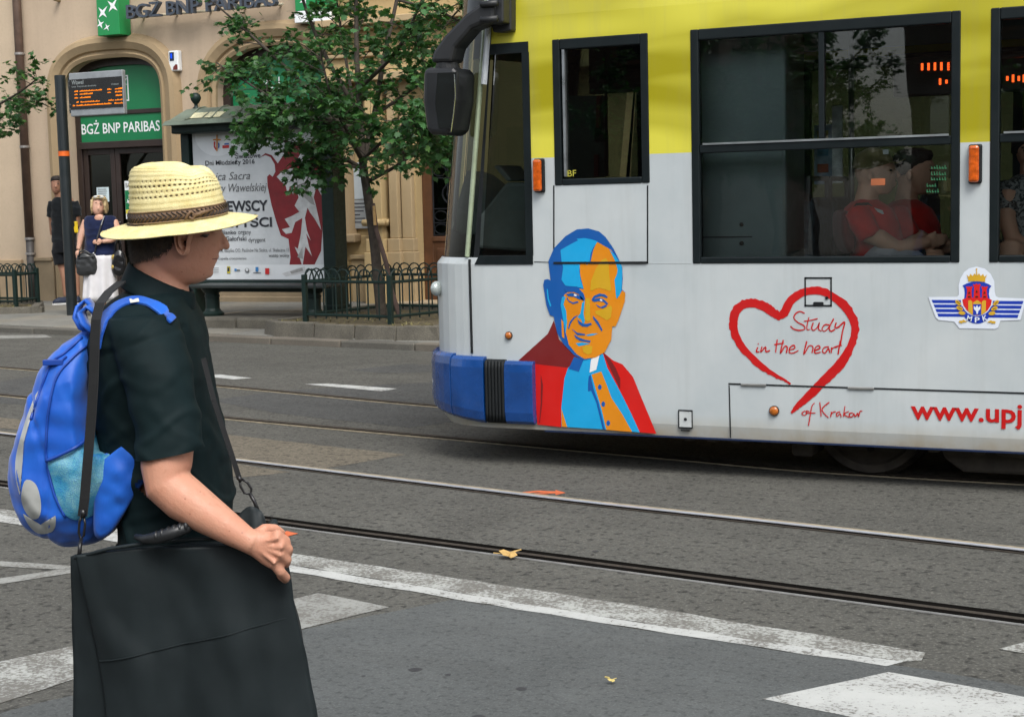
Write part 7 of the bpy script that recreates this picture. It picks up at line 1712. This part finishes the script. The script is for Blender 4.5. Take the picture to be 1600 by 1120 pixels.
for y,a,c,d in ((395,133,179,.14),(405,132,180,.15),(425,131,181,.16),(445,130,182.5,.17),(462,129,184,.18),(469,128.5,184.5,.182)): sk_.append(F.ring(y,a,c,d,.02,48))
fl = []
for k, r in enumerate(sk_):
    cx = sum(q[0] for q in r)/len(r); fl.append([(cx+(q[0]-cx)*(1+.07*(k/5)*math.sin(i*48*2*math.pi/48*7/48*6.86)), .02+(q[1]-.02)*(1+.22*(k/5)*math.sin(i*2*math.pi*9/48)), q[2]-(.012*math.sin(i*2*math.pi*3/48) if k == 5 else 0)) for i, q in enumerate(r)])
b.loft(fl); o = b.build('skirt', M_SKIRT, F.root, smooth=True)
for x, dx in ((149,.15),(161,-.25)): shoe(F, x,489,.03,dx)
def bag(name, label, F, out_px, dy, th, m, extra):
    t = thing(name, label, 'handbag', F.root.location, YAW); P = resample([(F.p(x,y,dy).x, F.p(x,y,dy).z) for x, y in out_px], 36); c = sum(P, Vector((0,0)))/len(P); b = MB(); R = []
    for k in range(9):
        u_ = -1+k/4; s_ = (1-abs(u_)**3)**.4 if abs(u_) < 1 else .6; s_ = max(.6,s_); R.append([(c.x+(q.x-c.x)*s_, F.p(150,400,dy).y+u_*th, c.y+(q.y-c.y)*s_) for q in P])
    b.loft(R); o = b.build('sack', m, t); remesh(o, .008, 3); displace(o, lambda p, n: .007*fold_noise(p,(16,16,16),4)); extra(t); return t
M_BAG1 = mat('grey_leather', (.028,.030,.031), .35, var=.3, scale=18, bump=.3, bscale=60); M_BAG2 = mat('black_patent', (.010,.010,.011), .22, var=.3, scale=18); M_GOLD = mat('gold_print', (.50,.36,.10), .35, .5, var=.4, scale=30)
def ex1(t):
    b = MB(); F.tube(b, [(163,338,-.07),(158,352,-.145),(152,372,-.17),(148,396,-.12)], .010, 6); b.build('shoulder_strap', M_BAG1, t)
    b = MB(); F.tube(b, [(123,402,-.16),(124,394,-.17),(132,391,-.17),(140,396,-.17),(146,404,-.16)], .012, 8); F.tube(b, [(121,404,-.17),(128,402,-.19),(140,401,-.19),(149,400,-.17)], .008, 6); b.build('handle', M_BAG1, t, smooth=True)
    b = MB(); F.ell(b,146,396,-.16,(.014,.01,.014)); b.build('strap_ring', mat('steel_handle',(.5,.5,.5),.3,1.0), t)
bag('handbag', 'grey leather handbag held low in front of the white skirt', F, [(120,404),(123,397),(135,394),(148,398),(152,410),(151,424),(146,430),(130,431),(121,428),(119,416)], -.12, .055, M_BAG1, ex1)
def ex2(t):
    b = MB(); F.tube(b, [(181,394,-.06),(182,376,-.11),(184.5,366,-.04),(186,376,.0),(187,394,-.02)], .009, 6); F.tube(b, [(190,394,-.06),(188,376,-.10),(186,366,-.03),(184,380,.02)], .009, 6); b.build('handle', M_BAG2, t, smooth=True)
    b = MB()
    for x, y, r in ((178,402,.035),(181,410,.03),(177,417,.028),(183,420,.02)): F.ell(b,x,y,-.10,(r,.014,r*1.1))
    b.build('gold_print', M_GOLD, t, smooth=True)
bag('handbag', 'shiny black handbag with gold print hanging from the bent arm', F, [(178,394),(186,390),(194,395),(198,408),(197,424),(190,431),(180,430),(175,420),(175,406)], -.06, .06, M_BAG2, ex2)
# ================================================================== PASSENGERS
def pas(x, y): return (1280+x*.2, 200+y*.2)
dP = lambda Y, x, y: (atY(x,y,Y)-CAMP).dot(FW)
M_RED = cloth_mat('red_tee', (.50,.016,.014), 500, .85, .2); M_CAP = cloth_mat('olive_cap', (.20,.175,.085), 500, .85, .2); M_DKS = cloth_mat('dark_shorts', (.012,.014,.016), 500, .9)
M_SKP = skin_mat('skin_passenger', (.52,.32,.22))
def passenger(label, Y, dx, cap, hairc, sx=1.0):
    F = Fig('person', label, 1365+dx, 400, dP(Y,1365,330), .46); q = lambda x, y: (pas(x,y)[0]+dx, pas(x,y)[1])
    R = lambda y, a, c, d, dy=0, pw=2.2, fr=0: F.ring(pas(0,y)[1], q(a,0)[0], q(c,0)[0], d, dy, 24, pw, fr)
    T = lambda b, pts, rad: b.tube([F.p(*q(x,y), d) for x, y, d in pts], rad, 14)
    b = MB()
    b.loft([R(205,330,500,.05),R(240,290,560,.070),R(290,275,590,.077),R(340,280,598,.077,0,2.2,.2),R(390,290,598,.073,0,2.2,.22),R(430,310,590,.068,0,2.2,.25),R(470,345,580,.058,0,2.2,.3),R(505,400,560,.045,0,2.2,.3),R(520,440,530,.03)])
    T(b, [(595,330,0),(618,372,0),(612,392,0)], [.010,.014,.010]); b.ell(F.p(*q(592,430),0),(.010,.022,.006),10,8); b.ell(F.p(*q(588,448),0),(.010,.02,.006),10,8); b.ell(F.p(*q(395,375),-.078),(.016,.010,.028),12,8)
    T(b, [(390,440,0),(375,520,0),(370,600,0)], [.056,.058,.07])
    b.loft([R(590,260,480,.10),R(640,220,560,.15),R(760,230,600,.15),R(900,260,600,.14),R(1040,260,600,.15)])
    T(b, [(300,700,-.17),(380,830,-.20),(470,860,-.21),(600,945,-.20)], [.05,.048,.047,.043]); T(b, [(600,945,-.20),(720,925,-.19),(850,890,-.16)], [.043,.038,.028]); c = q(880,880); hand(b, F, c[0],c[1],-.155,5,-.5)
    T(b, [(330,700,.17),(450,830,.20),(600,930,.18),(800,900,.12)], [.05,.046,.043,.03]); c = q(850,890); hand(b, F, c[0],c[1],.11,5,-.3)
    for s_ in (-1,1): T(b, [(420,1060,s_*.09),(700,1050,s_*.12),(960,1040,s_*.13)], [.085,.075,.062]); T(b, [(960,1040,s_*.13),(990,1200,s_*.13),(960,1400,s_*.13)], [.06,.055,.04])
    o = b.build('body', M_SKP, F.root); remesh(o, .007, 3)
    b = MB(); b.ell(F.p(*q(560,330),-.058),(.008,.008,.006),8,6); b.build('eye', M_EYE, F.root)
    b = MB(); b.loft([R(560,300,450,.075),R(590,240,500,.115),R(630,200,560,.165),R(720,190,610,.185),R(850,215,640,.178),R(960,245,640,.172),R(1060,250,640,.175)])
    T(b, [(290,660,-.14),(330,740,-.185),(400,850,-.205)], [.062,.066,.064]); T(b, [(310,660,.14),(380,740,.185),(470,850,.205)], [.062,.064,.062])
    o = b.build('t_shirt', M_RED, F.root); remesh(o, .009, 4); displace(o, lambda p, n: .006*fold_noise(p,(12,12,15),3)+.004*max(0,math.sin(p.z*48+p.x*28+3*fold_noise(p,(7,7,7))))**2)
    b = MB()
    for s_ in (-1,1): T(b, [(400,1050,s_*.09),(640,1045,s_*.115),(820,1042,s_*.125)], [.105,.098,.09])
    o = b.build('shorts', M_DKS, F.root); remesh(o, .010, 3)
    b = MB(); 
    if cap:
        b.loft([R(325,268,420,.080),R(290,262,560,.085),R(260,264,575,.086),R(220,280,560,.084),R(185,320,520,.074),R(160,370,470,.05),R(152,400,440,.02)]); cp = b.build('cap_crown', M_CAP, None); remesh(cp, .006, 3)
        ct = thing('cap', 'olive baseball cap on the passenger in red by the tram window', 'cap', F.root.location, YAW); cp.parent = ct
        b = MB(); b.loft([[F.p(*q(540,262),z) for z in (-.07,-.035,0,.035,.07)],[F.p(*q(610,268),z) for z in (-.066,-.034,0,.034,.066)],[F.p(*q(672,240),z) for z in (-.04,-.022,0,.022,.04)]], cap=False, closed=False); pk_ = b.build('peak', M_CAP, ct, smooth=True); m_ = pk_.modifiers.new('t','SOLIDIFY'); m_.thickness = .006
        b = MB(); c = F.p(*q(517,188),-.065); b.box(c.x-.014,c.x+.014,c.y-.01,c.y,c.z-.012,c.z+.012); b.build('badge', mat('badge_grey',(.45,.48,.5),.5), ct)
    else:
        b.loft([R(370,262,350,.080),R(320,258,430,.084),R(260,255,560,.088),R(215,275,585,.085),R(180,310,560,.075),R(160,360,480,.05)]); h_ = b.build('hair', mat(hairc,(.014,.010,.008),.7,var=.4,scale=40,bump=.7,bscale=160), F.root); remesh(h_, .007, 2); displace(h_, lambda p, n: .005*fold_noise(p,(55,55,55)))
    return F, q, T
F, q, T = passenger('person in red T-shirt and olive cap sitting by the tram window', TY+.33, 0, True, '')
b = MB(); ribbon(b, [F.p(*q(x,y),d) for x, y, d in ((215,760,-.12),(235,680,-.155),(290,605,-.14),(380,600,-.13),(440,650,-.15),(500,700,-.165))], (.0,-.006,.010), .004); b.build('strap', M_WEB, F.root)
b = MB(); c = F.p(*q(460,640),-.17); b.loft([[c+Vector((-.02,-.004,.012)),c+Vector((.022,-.004,-.004)),c+Vector((.030,-.004,-.022)),c+Vector((.006,-.004,-.022))],[c+Vector((-.02,.004,.012)),c+Vector((.022,.004,-.004)),c+Vector((.030,.004,-.022)),c+Vector((.006,.004,-.022))]]); b.build('strap_label', mat('label_grey',(.42,.46,.47),.6), F.root)
rb = thing('rucksack', 'dark red rucksack behind the passenger in the olive cap', 'rucksack', F.root.location, YAW)
b = MB(); P = resample([(F.p(*q(x,y),0).x, F.p(*q(x,y),0).z) for x, y in ((190,640),(235,700),(250,850),(240,980),(180,960),(140,850),(135,700),(150,640))], 24); c = sum(P, Vector((0,0)))/len(P); b.loft([[(c.x+(v.x-c.x)*s_, y_, c.y+(v.y-c.y)*s_) for v in P] for y_, s_ in ((-.14,.7),(-.11,.95),(0,1),(.11,.95),(.14,.7))]); o = b.build('sack', cloth_mat('dark_red_sack',(.10,.012,.012),400,.8,.3), rb); remesh(o, .008, 3)
lb = thing('folded_jacket', 'pale grey folded jacket on the lap of the passenger in the olive cap', 'jacket', F.root.location, YAW)
b = MB(); P = resample([(F.p(*q(x,y),-.2).x, F.p(*q(x,y),-.2).z) for x, y in ((290,1120),(340,1010),(440,920),(540,885),(600,930),(680,925),(760,950),(860,1030),(930,1120),(600,1150))], 40); pad(b, [tuple(v) for v in P], -.20, .07, fn=lambda x, z: .012*noise.noise(Vector((x*22,2,z*22)))); b.build('cloth', cloth_mat('grey_jacket',(.30,.31,.34),400,.9,.12), lb, smooth=True)
passenger('person with dark hair and red T-shirt sitting beyond the passenger in the cap', TY+.74, 62, False, 'black_hair')
# third passenger, cut by the right edge of the picture
F = Fig('person', 'person in grey patterned shirt at the right edge window of the tram', 1612, 400, dP(TY+.45,1612,330), .46)
b = MB(); b.loft([F.ring(y,a,c,d) for y,a,c,d in ((205,1600,1628,.05),(215,1592,1636,.08),(235,1588,1640,.09),(250,1592,1636,.085),(262,1602,1626,.05))]); F.tube(b, [(1612,250,0),(1612,280,0)], [.056,.06]); b.loft([F.ring(y,a,c,d) for y,a,c,d in ((275,1590,1634,.09),(290,1575,1650,.12),(350,1578,1646,.13),(400,1575,1650,.14)) ])
F.tube(b, [(1576,300,-.06),(1572,340,-.1),(1582,372,-.16),(1602,384,-.18)], [.05,.046,.042,.03]); hand(b, F, 1608,388,-.18,5,1)
F.tube(b, [(1650,300,-.04),(1656,345,-.08),(1640,380,-.14)], [.05,.046,.034]); hand(b, F, 1632,386,-.15,-5,1)
for s_ in (-1,1): F.tube(b, [(1612+s_*22,400,0),(1604+s_*24,392,-.25),(1600+s_*22,470,-.27)], [.085,.07,.05])
o = b.build('body', M_SKP, F.root); remesh(o, .008, 3); face_marks(F, 1613,236, 24, 26, -.082, F.root)
b = MB(); b.loft([F.ring(y,a,c,d,dy) for y,a,c,d,dy in ((199,1602,1626,.05,.01),(207,1590,1638,.09,.01),(222,1584,1644,.1,.02),(240,1585,1643,.09,.04)) ]); h_ = b.build('hair', mat('black_hair',(.014,.010,.008),.7), F.root); remesh(h_, .008, 2)
t_ = NT('patterned_shirt'); v_ = t_.noise(26,3,.6,None,2.0); t_.principled(t_.ramp(v_,[(.45,(.03,.035,.035)),(.5,(.20,.21,.21)),(.6,(.26,.27,.27))]),.9)
b = MB(); b.loft([F.ring(y,a,c,d) for y,a,c,d in ((272,1592,1632,.09),(280,1578,1646,.115),(300,1568,1656,.14),(350,1570,1654,.15),(405,1566,1658,.155))]); F.tube(b, [(1580,290,-.02),(1574,312,-.05),(1571,334,-.08)], [.07,.068,.064]); F.tube(b, [(1644,290,-.02),(1652,312,-.03),(1656,334,-.06)], [.07,.068,.064]); o = b.build('shirt', t_.mat, F.root); remesh(o, .010, 4)
# ================================================================== ACROSS THE STREET (seen in reflections)
t_ = NT('old_brick'); br = t_.n('ShaderNodeTexBrick'); br.inputs['Scale'].default_value = 3.2; br.inputs['Color1'].default_value = (.055,.028,.020,1); br.inputs['Color2'].default_value = (.085,.045,.030,1); br.inputs['Mortar'].default_value = (.11,.095,.075,1)
mp_ = t_.n('ShaderNodeMapping'); mp_.inputs['Rotation'].default_value = (math.pi/2,0,0); t_.link(t_.coord(), mp_.inputs['Vector']); t_.link(mp_.outputs[0], br.inputs['Vector']); t_.principled(br.outputs['Color'], .9)
for x0, x1, lb in ((-34,-10.2,'dark brick street front behind the viewer, mirrored in the cab glass'),(-6.2,30,'dark brick street front behind the viewer, mirrored in the rear tram windows')):
    op = thing('brick_building', lb, 'building', (0,-16,0), group='street fronts behind the viewer')
    b = MB(); b.box(x0,x1,-8,0,0,7.0); b.build('wall', t_.mat, op); b = MB(); b.box(x0-.15,x1+.15,-8.2,.25,7.0,7.3); b.build('cornice', M_DOOR, op)
    k = 0
    while x0+1.2+k*3.4+1.3 < x1:
        x = x0+1.2+k*3.4; k += 1
        for z in (1.2,4.4):
            b = MB(); b.box(x,x+1.3,.0,.06,z,z+2.0); w_ = b.build('window', M_DOOR, op); b = MB(); b.box(x+.1,x+1.2,.061,.07,z+.1,z+1.9); b.build('pane', M_WFR, w_)
pn = MB(); pn.box(-70,40,-11,-6.2,-.05,.12); tag(pn.build('near_pavement', mat('pavement_near',(.17,.165,.15),.9)), kind='structure')
for k, (x, y) in enumerate(((-6.5,-22.5),(-1.2,-22.8),(5.5,-22.6),(-9.4,-27.5),(-7.4,-28.6))):
    c = copy_tree(tree); c.location = (x+8.8, y, 0); c['label'] = ('maple mirrored in the tram glass, %s' % ('nearest the tram front','behind the middle window','farthest right','left one in the wall gap','right one in the wall gap')[k]); c['group'] = 'maples on the opposite pavement'
